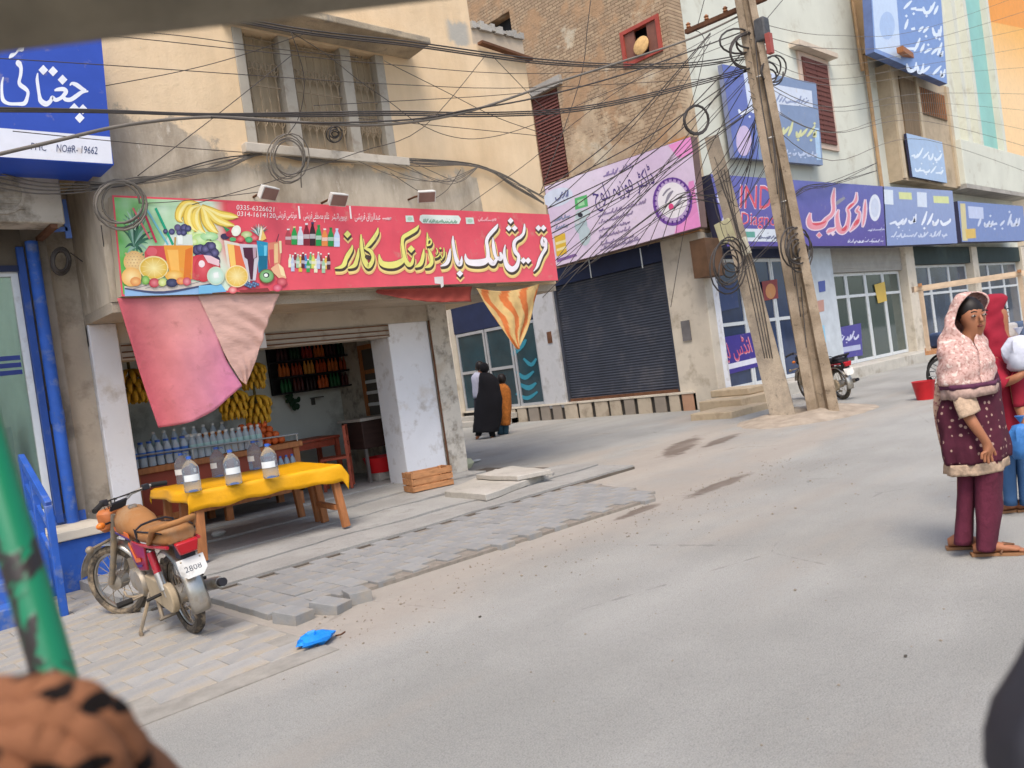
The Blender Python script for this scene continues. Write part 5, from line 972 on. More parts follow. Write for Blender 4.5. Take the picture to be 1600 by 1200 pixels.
sb = {'blue': small_bottle('blue', BLUECAP, SBP), 'aqua': small_bottle('aqua', WHITEPL, SBP)}; used = set()
def put(kind, x, y, z, s=1.25):
    o = sb[kind] if kind not in used else copy_tree(sb[kind]); used.add(kind); o.location = (x, y, z); o.scale = (s, s, s); o.rotation_euler = (0, 0, random.uniform(0, 6))
    tag(o, 'small water bottle with blue label in the row on the counter' if kind == 'blue' else 'small clear water bottle with pale label in the row on the counter', 'bottle', f'{kind} label bottles on the counter')
for r in range(2):
    for i in range(7): put('blue', 2.93 + .095*i + .02*r, 9.52 + .12*r, .932)
    for i in range(11): put('aqua', 3.60 + .082*i - .02*r, 9.52 + .12*r, .932)
for i in range(8): put('aqua', 3.3 + .12*i, 9.9, 1.002, 1.35)
# shrink-wrapped pack leaning on the counter front
pkk = thing('bottle_pack', 'shrink wrapped pack of blue capped water bottles against the red counter front', 'bottle pack', (4.55, 9.3, .5))
SHELFM = M('wrap_film', H('a8b9c6'), .2, var=.1, trans=.4)
mb = MB(); mb.box(4.3, 4.8, 9.3, 9.435, .5, .53); mb.build('ledge', TANWOOD, pkk)
for i in range(6):
    x = 4.35 + .08*i; mb = MB(); mb.lathe([(.036, .535), (.037, .69), (.03, .73), (.014, .765)], (x, 9.37, 0), n=10); o = mb.build('bottle', SHELFM, pkk, smooth=50); mb = MB(); mb.lathe([(.001, .764), (.016, .764), (.016, .785), (.001, .786)], (x, 9.37, 0), n=8); mb.build('cap', BLUECAP, o)
# oranges heaped at the right end, bananas hung and stacked
ORM = M('orange_peel', H('c8602e'), .5, var=.12, scale=6, bump=.15, bscale=90, rnd=.14)
ome = MB(); ome.ball((0,0,0), .047, 12, 8); om = ome.build('orange', ORM, smooth=180); first = True
for L in range(4):
    nx, ny = 7 - L, 4 - L if L < 3 else 1
    for i in range(nx):
        for j in range(max(1, ny)):
            o = om if first else om.copy(); 
            if not first: COL.objects.link(o)
            first = False; o.location = (4.16 + .096*(i + L*.5) + random.uniform(-.008, .008), 9.56 + .094*(j + L*.5) + random.uniform(-.006, .006), .98 + .074*L + random.uniform(-.004, .004)); tag(o, 'orange fruit in the heap at the end of the shop counter', 'orange', 'oranges heaped on the counter')
BANM = M('banana_skin', H('c09428'), .6, var=.2, scale=8, dirt=(H('6a4a1c'), .2, 14), rnd=.1)
def bunch(loc, r, label, hang=True):
    mb = MB(); loc = Vector(loc)
    for tier in range(3):
        for k in range(11):
            an = 2*math.pi*k/11 + tier*.3; d = Vector((math.cos(an), math.sin(an), 0)); rr = r*(1 - .12*tier); z0 = r*.75 - tier*r*.55
            pts = [loc + d*rr*.18 + Vector((0, 0, z0 + .02)), loc + d*rr*.62 + Vector((0, 0, z0 - r*.06)), loc + d*rr*.92 + Vector((0, 0, z0 - r*.3)), loc + d*rr*1.0 + Vector((0, 0, z0 - r*.62)), loc + d*rr*.93 + Vector((0, 0, z0 - r*.8))]
            mb.tube(pts, [r*.05, r*.13, r*.15, r*.12, r*.03], 6)
    t = thing('banana_bunch', label, 'bananas', loc, 0, 'banana bunches in the juice shop'); o = mb.build('fruit', BANM, t, smooth=60); o['kind'] = 'stuff'
    mb = MB(); mb.tube([loc + Vector((0, 0, -r*.5)), loc + Vector((0, 0, r*.9))] + ([Vector((loc.x, loc.y, 2.6))] if hang else []), [.02, .018] + ([.006] if hang else []), 6); mb.build('stem', M('banana_stem', H('5a5230'), .9), t)
for x, y, Y, r, lb in ((205,600,9.7,.17,'banana bunch hanging behind the pink cloth beside the left pillar'),(222,602,9.95,.16,'second banana bunch hanging beside the left pillar'),(394,585,9.75,.15,'banana bunch hanging highest at the edge of the pink cloth'),(364,630,9.75,.16,'banana bunch hanging lowest behind the pink cloth hem'),(401,637,9.75,.16,'banana bunch hanging over the oranges')): bunch(FY(x, y, Y), r*1.15, lb)
bunch((4.1, 9.62, 1.02), .13, 'loose banana bunch lying beside the heap of oranges', False)
mb = MB(); mb.box(3.86, 4.12, 9.8, 10.0, 1.002, 1.2); tag(mb.build('fruit_carton', M('orange_carton', H('c0702c'), .8, var=.15), bevel=.005), 'orange cardboard fruit carton on the counter behind the bottles', 'carton')
mb = MB(); mb.box(3.62, 3.76, 9.62+.13, 9.75+.13, 1.002, 1.22); tag(mb.build('white_carton', WHITEPL, bevel=.005), 'white drink carton standing among the counter bottles', 'carton')
# wall rack of soft drinks
rk = thing('drinks_rack', 'dark wall rack full of coloured soft drink packs in the shop', 'rack', (6.2, 11.4, 1.5))
a0, a1 = FY(432, 545, 11.3), FY(560, 602, 11.3)
rx0, rx1, rz0, rz1 = a0.x - .05, a1.x - .05, 1.56, 2.32
mb = MB(); mb.box(rx0, rx1, 11.5, 11.58, rz0, rz1); mb.build('back', M('rack_black', H('1f1e20'), .7), rk)
for k in range(4): mb = MB(); z = rz0 + (rz1-rz0-.03)*k/3; mb.box(rx0, rx1, 11.22, 11.5, z, z+.025); mb.build('shelf', MATS['rack_black'], rk)
mb = MB(); mb.box(rx1, rx1+.16, 11.2, 11.24, rz0+.04, rz1+.05); mb.build('red_side_board', M('red_banner', H('a3242e'), .6, var=.1), rk)
mb = MB(); mb.box(rx0+.02, rx1, 11.19, 11.215, rz1+.0, rz1+.16); mb.build('header', M('orange_header', H('a85a22'), .6, var=.4, scale=9), rk)
PACK = ['1d5a34','14341f','a8431c','4a2020','8a2a24','b8622a','2a1a1c','b05a20','8f3a1c','c05a2c','3a1c20','c98a3c']
for r in range(3):
    for c in range(6):
        x0 = rx0 + .03 + (rx1-rx0-.06)*c/6; z0 = rz0 + .027 + (rz1-rz0-.03)*r/3; h = .19 + .02*random.random(); k = PACK[(r*5 + c*3) % 12]; pm = M('pack_' + k, H(k), .4, var=.25, scale=14)
        for q in range(3): mb = MB(); mb.lathe([(.028, 0), (.03, .01), (.03, h*.6), (.012, h*.85), (.012, h)], (x0 + .035 + .062*q, 11.32, z0), n=8); mb.build('drink_bottle', pm, rk, smooth=50)
# string of lights hint: small wall clutter
for x, y, nm, c, lb in ((457,625,'hanging_greens','24422c','bundle of dark green leaves hanging on the shop back wall'),(495,620,'wall_bracket','5a5a56','small grey wall bracket under the drinks rack')):
    a = FY(x, y, 11.5); mb = MB()
    if nm == 'hanging_greens':
        for k in range(22): d = Vector((random.uniform(-.09, .09), random.uniform(-.06, .02), random.uniform(-.14, .1))); mb.ball(a + d, (.035, .012, .05), 6, 4, mat=Matrix.Rotation(random.uniform(0, 3), 3, 'Y'))
        mb.tube([a + Vector((0, 0, .05)), a + Vector((0, .09, .18))], .006, 5)
    else: mb.box(a.x-.07, a.x+.07, a.y-.1, a.y+.1, a.z-.02, a.z); mb.box(a.x-.06, a.x-.04, a.y, a.y+.1, a.z-.12, a.z-.02)
    tag(mb.build(nm, M(nm + '_m', H(c), .7, var=.25)), lb, 'greens' if 'green' in nm else 'bracket')
# wooden glazed cupboard on the side wall
cp = thing('wall_cupboard', 'wood framed glass cupboard on the shop side wall', 'cupboard', (6.9, 10.3, 1.0))
mb = MB(); mb.box(6.82, 6.948, 9.95, 10.75, .98, 2.15); mb.build('carcass', M('cupboard_dark', H('55524c'), .8, var=.2), cp)
for (ya, yb, za, zb) in ((9.95,10.02,.98,2.15),(10.68,10.75,.98,2.15),(10.02,10.68,.98,1.05),(10.02,10.68,2.08,2.15),(10.02,10.68,1.7,1.76)): mb = MB(); mb.box(6.79, 6.819, ya, yb, za, zb); mb.build('frame_rail', TANWOOD, cp)
for z in (1.2, 1.38, 1.55): mb = MB(); mb.box(6.8, 6.815, 10.03, 10.67, z, z+.05); mb.build('shelf', WHITEMETAL, cp)
# table, chairs, drum, basin inside
dt = thing('dining_table', 'small red stained wooden table inside the shop', 'table', (5.75, 10.75, FLOOR))
mb = MB(); mb.box(5.3, 6.1, 10.45, 11.1, .82, .86); mb.build('table_top', REDWOOD, dt, bevel=.005)
for x in (5.34, 6.06):
    for y in (10.5, 11.05): mb = MB(); mb.box(x-.03, x+.03, y-.03, y+.03, FLOOR, .82); mb.build('leg', REDWOOD, dt)
mb = MB(); mb.box(5.38, 6.02, 10.48, 10.51, .72, .815); mb.build('apron', REDWOOD, dt)
def chair(loc, rz, label):
    t = thing('wooden_chair', label, 'chair', loc, rz, 'red wooden chairs in the shop')
    def b(nm, *a): mb = MB(); mb.box(*a); mb.build(nm, REDWOOD, t, world=False, bevel=.004)
    b('seat', -.21, .21, -.2, .2, .42, .455)
    for x in (-.19, .19): b('leg', x-.022, x+.022, -.2, -.156, 0, .42); b('back_leg', x-.022, x+.022, .16, .204, 0, .88)
    b('top_rail', -.168, .168, .168, .196, .74, .87); b('mid_rail', -.168, .168, .17, .194, .6, .65); b('stretcher', -.168, .168, -.19, -.165, .18, .22); b('stretcher', -.168, .168, .168, .192, .2, .24)
    for x in (-.19, .19): b('side_stretcher', x-.015, x+.015, -.156, .16, .14, .175)
a = G(556, 764, FLOOR); chair((5.75, 10.05, FLOOR), R(-125), 'red wooden chair standing sideways at the shop table, nearest the pillar'); chair((5.1, 10.95, FLOOR), R(110), 'red wooden chair tucked behind the shop counter end'); 
sdx = thing('steel_cabinet', 'dark brown metal cabinet with a grey top inside the shop', 'cabinet', (6.45, 10.0, FLOOR))
mb = MB(); mb.box(6.12, 6.8, 9.85, 10.4, .62, 1.02); mb.build('body', M('dark_brown_metal', H('3a2a26'), .6, var=.25, scale=4, stretch=(1, 1, 8)), sdx, bevel=.01)
mb = MB(); mb.box(6.08, 6.84, 9.81, 10.44, 1.02, 1.06); mb.build('top', CEMENT, sdx)
for x in (6.15, 6.77):
    for y in (9.88, 10.37): mb = MB(); mb.box(x-.02, x+.02, y-.02, y+.02, FLOOR, .62); mb.build('leg', STEEL, sdx)
mb = MB(); a = Vector((6.42, 9.95, FLOOR + .12)); mb.lathe([(.001, 0), (.19, .0), (.25, .2), (.265, .22), (.25, .22), (.185, .02), (.001, .015)], a, n=24); t = tag(mb.build('red_basin', M('red_plastic', H('c01f24'), .35, var=.05), smooth=50), 'red plastic basin on a low stand under the dark cabinet', 'basin')
mb = MB(); mb.box(6.26, 6.58, 9.8, 10.1, FLOOR, FLOOR+.118); tag(mb.build('basin_stand', CEMENT, bevel=.01), 'low cement block supporting the red basin', 'block')
# slatted crate at the pillar foot
cx = thing('wooden_crate', 'small slatted wooden crate standing at the foot of the white pillar', 'crate', tuple(G(672, 768, .1)))
A, B = G(648, 770, .1), G(708, 757, .1); dx = (B - A).normalized(); dy = Vector((-dx.y, dx.x, 0)); Lc = (B-A).length; Zc = Vector((0,0,1))
def cbox(nm, u0, u1, v0, v1, z0, z1): mb = MB(); mb.add([A + dx*u + dy*v + Zc*z for z in (z0, z1) for u, v in ((u0,v0),(u1,v0),(u1,v1),(u0,v1))], [(0,3,2,1),(4,5,6,7),(0,1,5,4),(1,2,6,5),(2,3,7,6),(3,0,4,7)]); mb.build(nm, WOOD, cx, bevel=.003)
for z in (.0, .083, .166): cbox('slat', .0, Lc, 0, .014, z+.004, z+.07); cbox('slat', 0, Lc, .286, .3, z+.004, z+.07)
for u in (0.016, Lc-.05):
    for v in (.016, .25): cbox('corner_post', u, u+.034, v, v+.034, 0, .245)
for z in (.0, .09, .17): cbox('end_slat', -.016, -.001, 0, .3, z, z+.075); cbox('end_slat', Lc+.001, Lc+.016, 0, .3, z, z+.075)
cbox('bottom', .0, Lc, .015, .285, .002, .014)

# ================================================================ LITTER
mb = MB(); c0 = G(495, 1008, 0); rings = []
for k in range(8):
    th = math.pi*k/7; rings.append([c0 + Vector((math.sin(th)*.115*math.cos(a)*(1+.55*nz3((math.cos(a)*2.2, math.sin(a)*2.2, k*.8))), math.sin(th)*.075*math.sin(a)*(1+.5*nz3((math.cos(a)*2, k*.7, math.sin(a)*2+5))), .042 - .04*math.cos(th)*(1+.6*nz3((math.cos(a)*3, math.sin(a)*3, k*1.3+9))))) for a in [2*math.pi*j/18 for j in range(18)]])
mb.loft(rings); tag(mb.build('plastic_bag', M('blue_polythene', H('1f86e0'), .35, var=.15, scale=14, bump=.4, bscale=25), smooth=30), 'crumpled bright blue plastic bag lying on the road', 'bag')
def scrap(px, z, size, col, name, label, cat, h=.03):
    c = G(*px, z); mb = MB(); rings = []
    for k in range(5):
        th = math.pi*k/4; rings.append([c + Vector((math.sin(th)*size*math.cos(a)*(1+.6*nz3((math.cos(a)*2, math.sin(a)*2, k+px[0]))), math.sin(th)*size*.6*math.sin(a), h*.5 - h*.5*math.cos(th))) for a in [2*math.pi*j/10 for j in range(10)]])
    mb.loft(rings); tag(mb.build(name, M(name + '_m', H(col), .5, var=.2), smooth=40), label, cat)
scrap((342, 838), .1, .085, 'b9b9b4', 'crushed_bottle', 'crushed clear plastic bottle lying under the yellow table', 'litter', .07)
scrap((745, 722), .0, .1, 'c9c9c4', 'white_scrap', 'small white plastic scrap lying at the lane mouth', 'litter', .05)
scrap((728, 735), .02, .16, 'b7b89a', 'pale_sack', 'pale crumpled sack at the foot of the flaking corner pier', 'sack', .2)
scrap((438, 962), .0, .03, 'a09078', 'stone', 'small stone beside the broken corner of the paved strip', 'stone', .035)
scrap((712, 660), .0, .14, 'b9873c', 'yellow_sack', 'small yellowish sack lying by the lane side of the corner pier', 'sack', .22)
mb = MB(); mb.tube([G(447, 961, .008), G(481, 959, .008)], .005, 5); tag(mb.build('white_stick', WHITEPL), 'thin white stick lying on the road by the pavers', 'stick')
mb = MB(); mb.tube([G(x, y, .012) for x, y in ((845,733),(870,731),(905,730),(922,733),(940,736))], [.014, .02, .02, .015, .01], 6); tag(mb.build('bent_rod', RUST), 'bent dark rod lying across the dirt at the lane mouth', 'rod')
mb = MB(); mb.tube([G(x, y, .006) for x, y in ((524,993),(533,991),(539,987))], .005, 5); tag(mb.build('dry_twig', RUST), 'short dry twig lying beside the blue plastic bag', 'twig')
for px, lb in (((750, 965), 'dark pebble on the road, alone in front of the paved strip'),((1415,1027), 'dark pebble on the open road surface nearest the woman')):
    scrap(px, 0, .011, '4c463e', 'pebble', lb, 'pebble', .012)

# ================================================================ UTILITY POLES
def pole(name, label, base, top, w0, w1, mat, groove=True):
    base, top = Vector(base), Vector(top); d = (top-base).normalized(); t = thing(name, label, 'pole', base)
    u = Vector((math.cos(R(28)), math.sin(R(28)), 0)); u = (u - d*u.dot(d)).normalized(); v = d.cross(u); rings = []
    n = 14
    for k in range(n+1):
        f = k/n; c = base.lerp(top, f) - (d*.1 if k == 0 else Vector()); w = w0 + (w1-w0)*f; q = .62
        sec = [(-1,-q),(1,-q),(1,-q*.35),(.55,-q*.2),(.55,q*.2),(1,q*.35),(1,q),(-1,q),(-1,q*.35),(-.55,q*.2),(-.55,-q*.2),(-1,-q*.35)] if groove else [(-1,-1),(0,-1.02),(1,-1),(1.02,0),(1,1),(0,1.02),(-1,1),(-1.02,0)]
        rings.append([c + u*a*w/2*(1+.05*nz3((a*2, b*2, f*30))) + v*b*w/2*1.3*(1+.05*nz3((b*2, a*3, f*30+5))) for a, b in sec])
    mb = MB(); mb.loft(rings); mb.build('shaft', mat, t, smooth=35); return t, u, v
POLEM = concrete_material('pole_concrete', H('8a7a66'), H('a89782'), 3.0, H('5a4d40'), .7)
pb0 = G(1287, 648, 0); pt0 = Vector((12.28, 6.52, 7.6))
P1, pu, pv = pole('utility_pole', 'tall leaning concrete utility pole with grooved faces and a cable tangle', pb0, pt0, .6, .36, POLEM)
P2, _, _ = pole('short_pole', 'shorter leaning concrete pole beside the tall utility pole', G(1225, 655, 0), FX(1112, 215, 12.4), .31, .18, concrete_material('pole_concrete_grey', H('8e8375'), H('aa9c89'), 3.0, H('5d5448'), .6), False)
def on_pole(z, off=(0,0,0)): f = z / 7.6; return pb0.lerp(pt0, f) + Vector(off)
mb = MB(); a = FX(1072, 50, 12.35); b = FX(1170, 8, 12.35); mb.bar(b + (b-a)*.25, a, .09, .07); mb.build('crossarm', RUST, P1)
for k in range(3): mb = MB(); c = a.lerp(b, .05 + .3*k); mb.lathe([(.02, 0), (.045, .02), (.03, .05), (.045, .07), (.02, .1)], c + Vector((0, 0, .04)), n=10); mb.build('insulator', M('porcelain_brown', H('9c6a44'), .3), P1)
mb = MB(); c = FX(1190, 45, 12.3); mb.box(c.x-.1, c.x+.1, c.y-.1, c.y+.1, c.z-.22, c.z+.16); mb.build('service_box', M('box_grey_blue', H('4f5052'), .6, var=.3, scale=12, bump=.5), P1, bevel=.03)
mb = MB(); c = FX(1200, 65, 12.25); mb.box(c.x-.05, c.x+.05, c.y-.06, c.y+.02, c.z-.2, c.z+.12); mb.build('red_box', M('red_faded', H('9a5048'), .6), P1)
for z in (2.6, 3.55, 4.6, 5.6): mb = MB(); c = on_pole(z); mb.tube([c + pu*.17*math.cos(q) + pv*.18*math.sin(q) for q in [2*math.pi*i/14 for i in range(14)]], .014, 5, closed=True); mb.build('steel_band', STEEL, P1)
for (x, y, sz, c, lb) in ((1133,362,(.3,.06,.38),'c9c39c','cream meter box hung on the short pole'),(1164,385,(.14,.06,.3),'c2bda9','narrow white meter box strapped below the cream one on the short pole')):
    q = FX(x, y, 12.25); mb = MB(); mb.obox(q, (sz[1], sz[0], sz[2]), Matrix.Rotation(R(-12), 3, 'X')); tag(mb.build('meter_box', M('box_' + c, H(c), .6, var=.15), bevel=.01), lb, 'meter box')
mb = MB(); a = FY(1102, 400, 9.5); mb.box(a.x-.25, a.x+.35, 9.3, 9.68, a.z-.45, a.z+.35); tag(mb.build('wooden_box', M('dark_wood_box', H('5d4532'), .8, var=.3)), 'dark wooden meter cupboard on the corner pilaster', 'cupboard')
mb = MB(); rub = [G(1255 + random.uniform(-45, 55), 650 + random.uniform(-9, 8), 0) for _ in range(26)]
for q in rub:
    s = random.uniform(.04, .12); mb.ball(q + Vector((0, 0, s*.3)), (s, s*.8, s*.5), 6, 4, mat=Matrix.Rotation(random.uniform(0, 3), 3, 'Z'))
mm = MB(); mc = G(1258, 652, 0)
mm.grid(lambda u, v: (mc.x + .25 + (u-.5)*3.2, mc.y + .1 + (v-.5)*2.2, -.012 + .15*max(0, 1 - ((u-.5)*2)**2 - ((v-.5)*2)**2)**1.4*(1 + .5*nz3((u*5, v*5, 1))) + .012*nz3((u*14, v*10, 4))), 40, 30)
struct(mm.build('dirt_mound', M('loose_dirt', (.36, .30, .235), .95, var=.2, scale=5, bump=.5, bscale=40, dirt=((.27, .22, .17), .3, 3)), smooth=180))
o = mb.build('rubble', M('brown_rubble', H('9a8268'), .95, var=.3, scale=9, bump=.4), smooth=25); o['kind'] = 'stuff'

# ================================================================ CABLES
ncab = 0
def cable(pts, r=.009, mat=None, seg=5, label='thin overhead cable strung across in front of the buildings', group='overhead cables', name='cable'):
    P_ = catmull([tuple(q) for q in pts], seg); mb = MB(); mb.tube(P_, r*.8, 5); return tag(mb.build(name, mat or CABLE, smooth=180), label, 'cable', group)
C_ = lambda *pts: [FY(x, y, Y) for x, y, Y in pts]
# heavy bundle across the facade towards the pole
HB = 'heavy twisted cable bundle running level across the peach facade'
for k, dy in enumerate((0, 3, 6)): cable(C_((-40,168+dy,7.2),(150,172+dy*.6,7.3),(325,178+dy*.4,7.4),(480,176+dy,7.4),(620,174+dy,7.3),(760,176+dy,7.2),(900,168+dy,7.0),(1040,140+dy,6.8),(1170,105+dy,6.55)), .012, CABLE, label=HB, group='facade bundle')
cable(C_((-40,250,7.0),(80,222,7.2),(200,195,7.3),(330,183,7.4),(450,190,7.4),(560,196,7.3),(650,190,7.2),(740,172,7.1),(850,135,7.0),(960,100,6.9),(1080,60,6.8),(1165,20,6.6)), .02, CABLEG, label='thick grey sagging cable crossing from the clinic to the pole', group=None)
cable(C_((330,183,7.38),(480,192,7.35),(640,187,7.2),(730,172,7.1),(850,150,7.0),(1000,108,6.8),(1165,48,6.6)), .013)
# black bundle from the sunshade to the parapet and on
for dy in (0, 4, 7): cable(C_((375,28+dy,7.5),(490,48+dy,7.45),(640,65+dy,7.4),(760,82+dy,7.3),(850,93+dy,7.2),(960,100+dy*.8,7.0),(1080,98+dy,6.8),(1165,85+dy,6.6)), .012, CABLE, label='black cable bundle running past the window sunshade to the pole', group='sunshade bundle')
# thin wires over the peach wall
for pts in ([(-20,45,7.5),(160,55,7.5),(400,80,7.5),(600,100,7.4),(850,115,7.2),(1160,95,6.6)], [(-20,90,7.5),(170,102,7.5),(400,118,7.5),(620,132,7.4),(840,137,7.2),(1160,120,6.6)],
            [(200,48,7.8),(300,58,7.8),(420,75,7.7),(560,90,7.6)], [(160,135,7.9),(280,112,7.9),(372,88,7.9),(490,48,7.6)], [(215,275,8.0),(280,225,7.9),(345,175,7.8),(455,87,7.7)],
            [(300,320,7.85),(420,285,7.85),(560,238,7.8),(660,200,7.6),(760,85,7.4)], [(455,50,7.5),(510,85,7.5),(560,125,7.5),(610,160,7.45),(650,190,7.4),(700,212,7.4),(755,216,7.3),(830,196,7.2),(960,140,6.9),(1160,60,6.6)],
            [(600,95,7.6),(690,140,7.4),(780,185,7.2),(870,215,7.1)], [(770,88,7.3),(830,150,7.2),(860,180,7.1)], [(490,165,7.6),(620,158,7.5),(760,150,7.3),(850,142,7.2)], [(560,185,7.6),(700,198,7.5),(840,212,7.2)],
            [(455,50,7.45),(475,120,7.6),(468,180,7.8),(448,212,7.95)], [(20,205,7.5),(170,220,7.6),(300,232,7.8),(410,240,8.0)], [(690,350,7.95),(760,300,7.9),(830,250,7.6),(900,190,7.2),(1000,120,6.9),(1160,30,6.6)]):
    cable(C_(*pts), .0055)
# messy bundle along the sill
SB = 'thin wire of the messy bundle tacked under the window sill'
for k in range(13):
    j = lambda a: random.uniform(-a, a); sag = random.uniform(-4, 7)
    cable(C_((140,292+j(8),8.0),(210,283+j(6),8.03),(290,270+j(7)+sag*.5,8.04),(350,256+j(6)+sag,8.04),(410,240+j(2),8.05),(480,248+j(5)+sag*.4,8.03),(560,250+j(4),8.05),(650,253+j(5)+sag*.5,8.04),(748,260+j(2),8.05),(800,285+j(6),8.03),(850,315+j(8),8.0)), random.choice((.005, .007, .009)), random.choice((CABLE, CABLEG, CABLEG)), label=SB, group='sill bundle')
for k in range(5): j = lambda a: random.uniform(-a, a); cable(C_((560+20*k,252+j(3),8.0),(620+20*k,275+j(12),7.98),(690+8*k,282+j(8),8.0),(748,260,8.04)), .0055, CABLEG, label='loose wire looping below the sill bundle on the raw cement band', group='loose loops')
cable(C_((190,318,7.95),(260,316,7.9),(340,308,7.9),(405,300,7.9),(422,298,7.85)), .005); cable(C_((610,270,8.0),(640,290,7.95),(665,305,7.9)), .005); cable(C_((720,265,8.0),(700,295,7.95),(680,310,7.9)), .005)
def coil(cx, cy, rx, ry, Y, turns, r, label, mat=CABLE, rot=0, tail=None, jit=.12):
    pts = []; N = 18*turns
    for k in range(N+1):
        a = 2*math.pi*k/18; tn = k/18; f = 1 + jit*math.sin(k*.13+1) + jit*.6*nz3((tn*1.7, cx, 2)); ox, oy = rx*jit*1.6*nz3((tn*.9, cy, 5)), ry*jit*1.6*nz3((tn*.8, cx, 9)); u, v = rx*f*math.cos(a) + ox, ry*f*(1+.25*jit*math.sin(tn*2.3))*math.sin(a) + oy; pts.append((cx + u*math.cos(rot) - v*math.sin(rot), cy + u*math.sin(rot) + v*math.cos(rot), Y + .03*math.sin(k*.37) - .012*tn))
    if tail: pts += tail
    mb = MB(); mb.tube([FY(*q) for q in pts], r, 5); tag(mb.build('cable_coil', mat, smooth=180), label, 'cable coil')
coil(188, 318, 36, 34, 7.84, 4, .011, 'grey cable coil hanging over the corner of the fruit picture', CABLEG, jit=.14)
coil(450, 248, 27, 33, 7.92, 5, .007, 'tangled wire coil hung from the window sill', CABLEG, tail=[(470,275,7.92),(471,293,7.92)], jit=.2)
coil(1088, 187, 19, 22, 9.4, 4, .022, 'black cable coil hung on the brick corner above the pink sign', CABLE, jit=.05)
coil(95, 408, 13, 18, 8.7, 5, .016, 'dark cable coil on the pier beside the blue pipes', CABLE, jit=.1)
coil(523, 208, 8, 8, 7.95, 4, .008, 'small dark knot of wire on the window grille', CABLE, jit=.5)
coil(1165, 70, 24, 20, 6.5, 5, .016, 'wire tangle wrapped round the head of the tall pole', CABLE, jit=.5)
coil(1205, 112, 14, 16, 6.35, 4, .014, 'wire tangle hanging on the tall pole below its head', CABLE, jit=.4)
coil(1248, 390, 14, 20, 6.2, 6, .014, 'dark wire tangle on the tall pole beside the lab sign', CABLE, jit=.5)
coil(1140, 415, 18, 26, 7.0, 6, .013, 'dark wire tangle hanging on the short pole below its boxes', CABLE, jit=.5)
# fans of service wires over the lane
SL = 'slanting service wire from the corner building across the lane to the pole'
for k in range(15):
    f = k/14; x0 = 842 + random.uniform(0, 35); y0 = 300 + 170*f + random.uniform(-14, 14); tgt = random.choice(((1160, 60), (1172, 110), (1165, 85), (1110, 60), (1180, 160)))
    xm, ym = (x0*.5 + tgt[0]*.5), (y0*.5 + tgt[1]*.5 + random.uniform(2, 26)); cable(C_((x0, y0, 8.0), (xm, ym, 7.3), (tgt[0], tgt[1] + random.uniform(-12, 12), 6.55)), random.choice((.006, .008, .011)), seg=8, label=SL, group='service wires over the lane')
for k in range(9):
    y0 = 395 + 20*k*.4; cable(C_((880+22*k, 432 - 9*k + random.uniform(-8, 8), 8.9), (1010+8*k, 350 - 6*k + random.uniform(-10, 10), 8.0), (1125 + 5*k, 255 + 7*k, 7.2), (1190 + random.uniform(-5, 10), 120 + random.uniform(-30, 60), 6.45)), random.choice((.006, .009)), seg=7, label='service wire dropping past the pink sign to the short pole', group='drop wires by the pink sign')
for pts in ([(845,300,8.0),(905,130,7.6),(918,40,7.4),(925,-20,7.3)], [(1048,480,9.0),(1075,330,8.4),(1105,240,7.4),(1160,140,6.6)], [(1090,40,7.2),(1108,-30,7.0)], [(1075,45,7.7),(1100,60,7.2),(1090,130,7.2),(1065,200,7.6)], [(1240,-20,6.4),(1190,40,6.4),(1165,80,6.5)]): cable(C_(*pts), .008, label='single wire dropping steeply past the brick wall', group='steep wires')
# wires from the pole to the right, over the mint building
for k in range(10):
    y1 = -30 + 34*k + random.uniform(-8, 8); cable(C_((1170 + random.uniform(-4, 8), 40 + 14*k + random.uniform(-8, 8), 6.4), (1300, 60 + 20*k + random.uniform(-14, 14), 7.5), (1450, 60 + y1*.55 + random.uniform(-6, 6), 8.4), (1640, y1, 9.0)), random.choice((.007, .009)), CABLEG, seg=7, label='slack wire running from the tall pole along the mint building', group='wires along the mint building')
for k in range(9):
    a = (1118 + random.uniform(-6, 22), 250 + 22*k + random.uniform(-8, 8)); cable(C_((a[0], a[1], 7.1), (a[0] + 22, a[1] + 30 + random.uniform(-8, 10), 6.95), (1180 + 8*k + random.uniform(-10, 6), a[1] - 50 + random.uniform(-20, 20), 6.4)), .007, seg=7, label='short slack wire strung between the two poles', group='wires between the poles')
for k in range(7):
    x = 1180 + 9*k; cable(C_((x, 60 + 45*k, 6.33), (x + 12 + random.uniform(-4, 6), 150 + 45*k, 6.28), (x + 26, 255 + 48*k, 6.2)), .011, CABLE, label='cable strapped down the face of the tall pole', group='cables on the tall pole')
for k in range(4): cable(C_((1120 + 6*k, 265, 7.2), (1142 + 4*k, 330 + 10*k, 7.05), (1165 + 5*k, 420, 6.95), (1195 + 4*k, 560, 6.8)), .011, CABLE, label='cable hanging down the face of the short pole', group='cables on the short pole')
for k in range(4): cable(C_((-10, 268 + 8*k, 8.2), (60, 285 + 6*k, 8.1), (130, 288 + 4*k, 8.05), (170, 290, 8.02)), .009, CABLEG, label='grey cable sagging under the blue clinic sign', group='cables under the clinic sign')
for k in range(5): cable(C_((1218, 322 + 3*k, 9.5), (1255, 300 + random.uniform(-8, 8), 9.1), (1300, 285 + random.uniform(-6, 6), 9.1), (1370, 262 + random.uniform(-8, 8), 9.3)), .01, label='wire looping along the top of the purple lab sign', group='wires above the lab sign')
cable(C_((110,395,8.7),(150,420,8.9),(140,380,8.6),(160,330,8.1)), .007); cable(C_((158,352,8.05),(165,420,8.2),(158,450,8.6),(175,480,8.3)), .006)

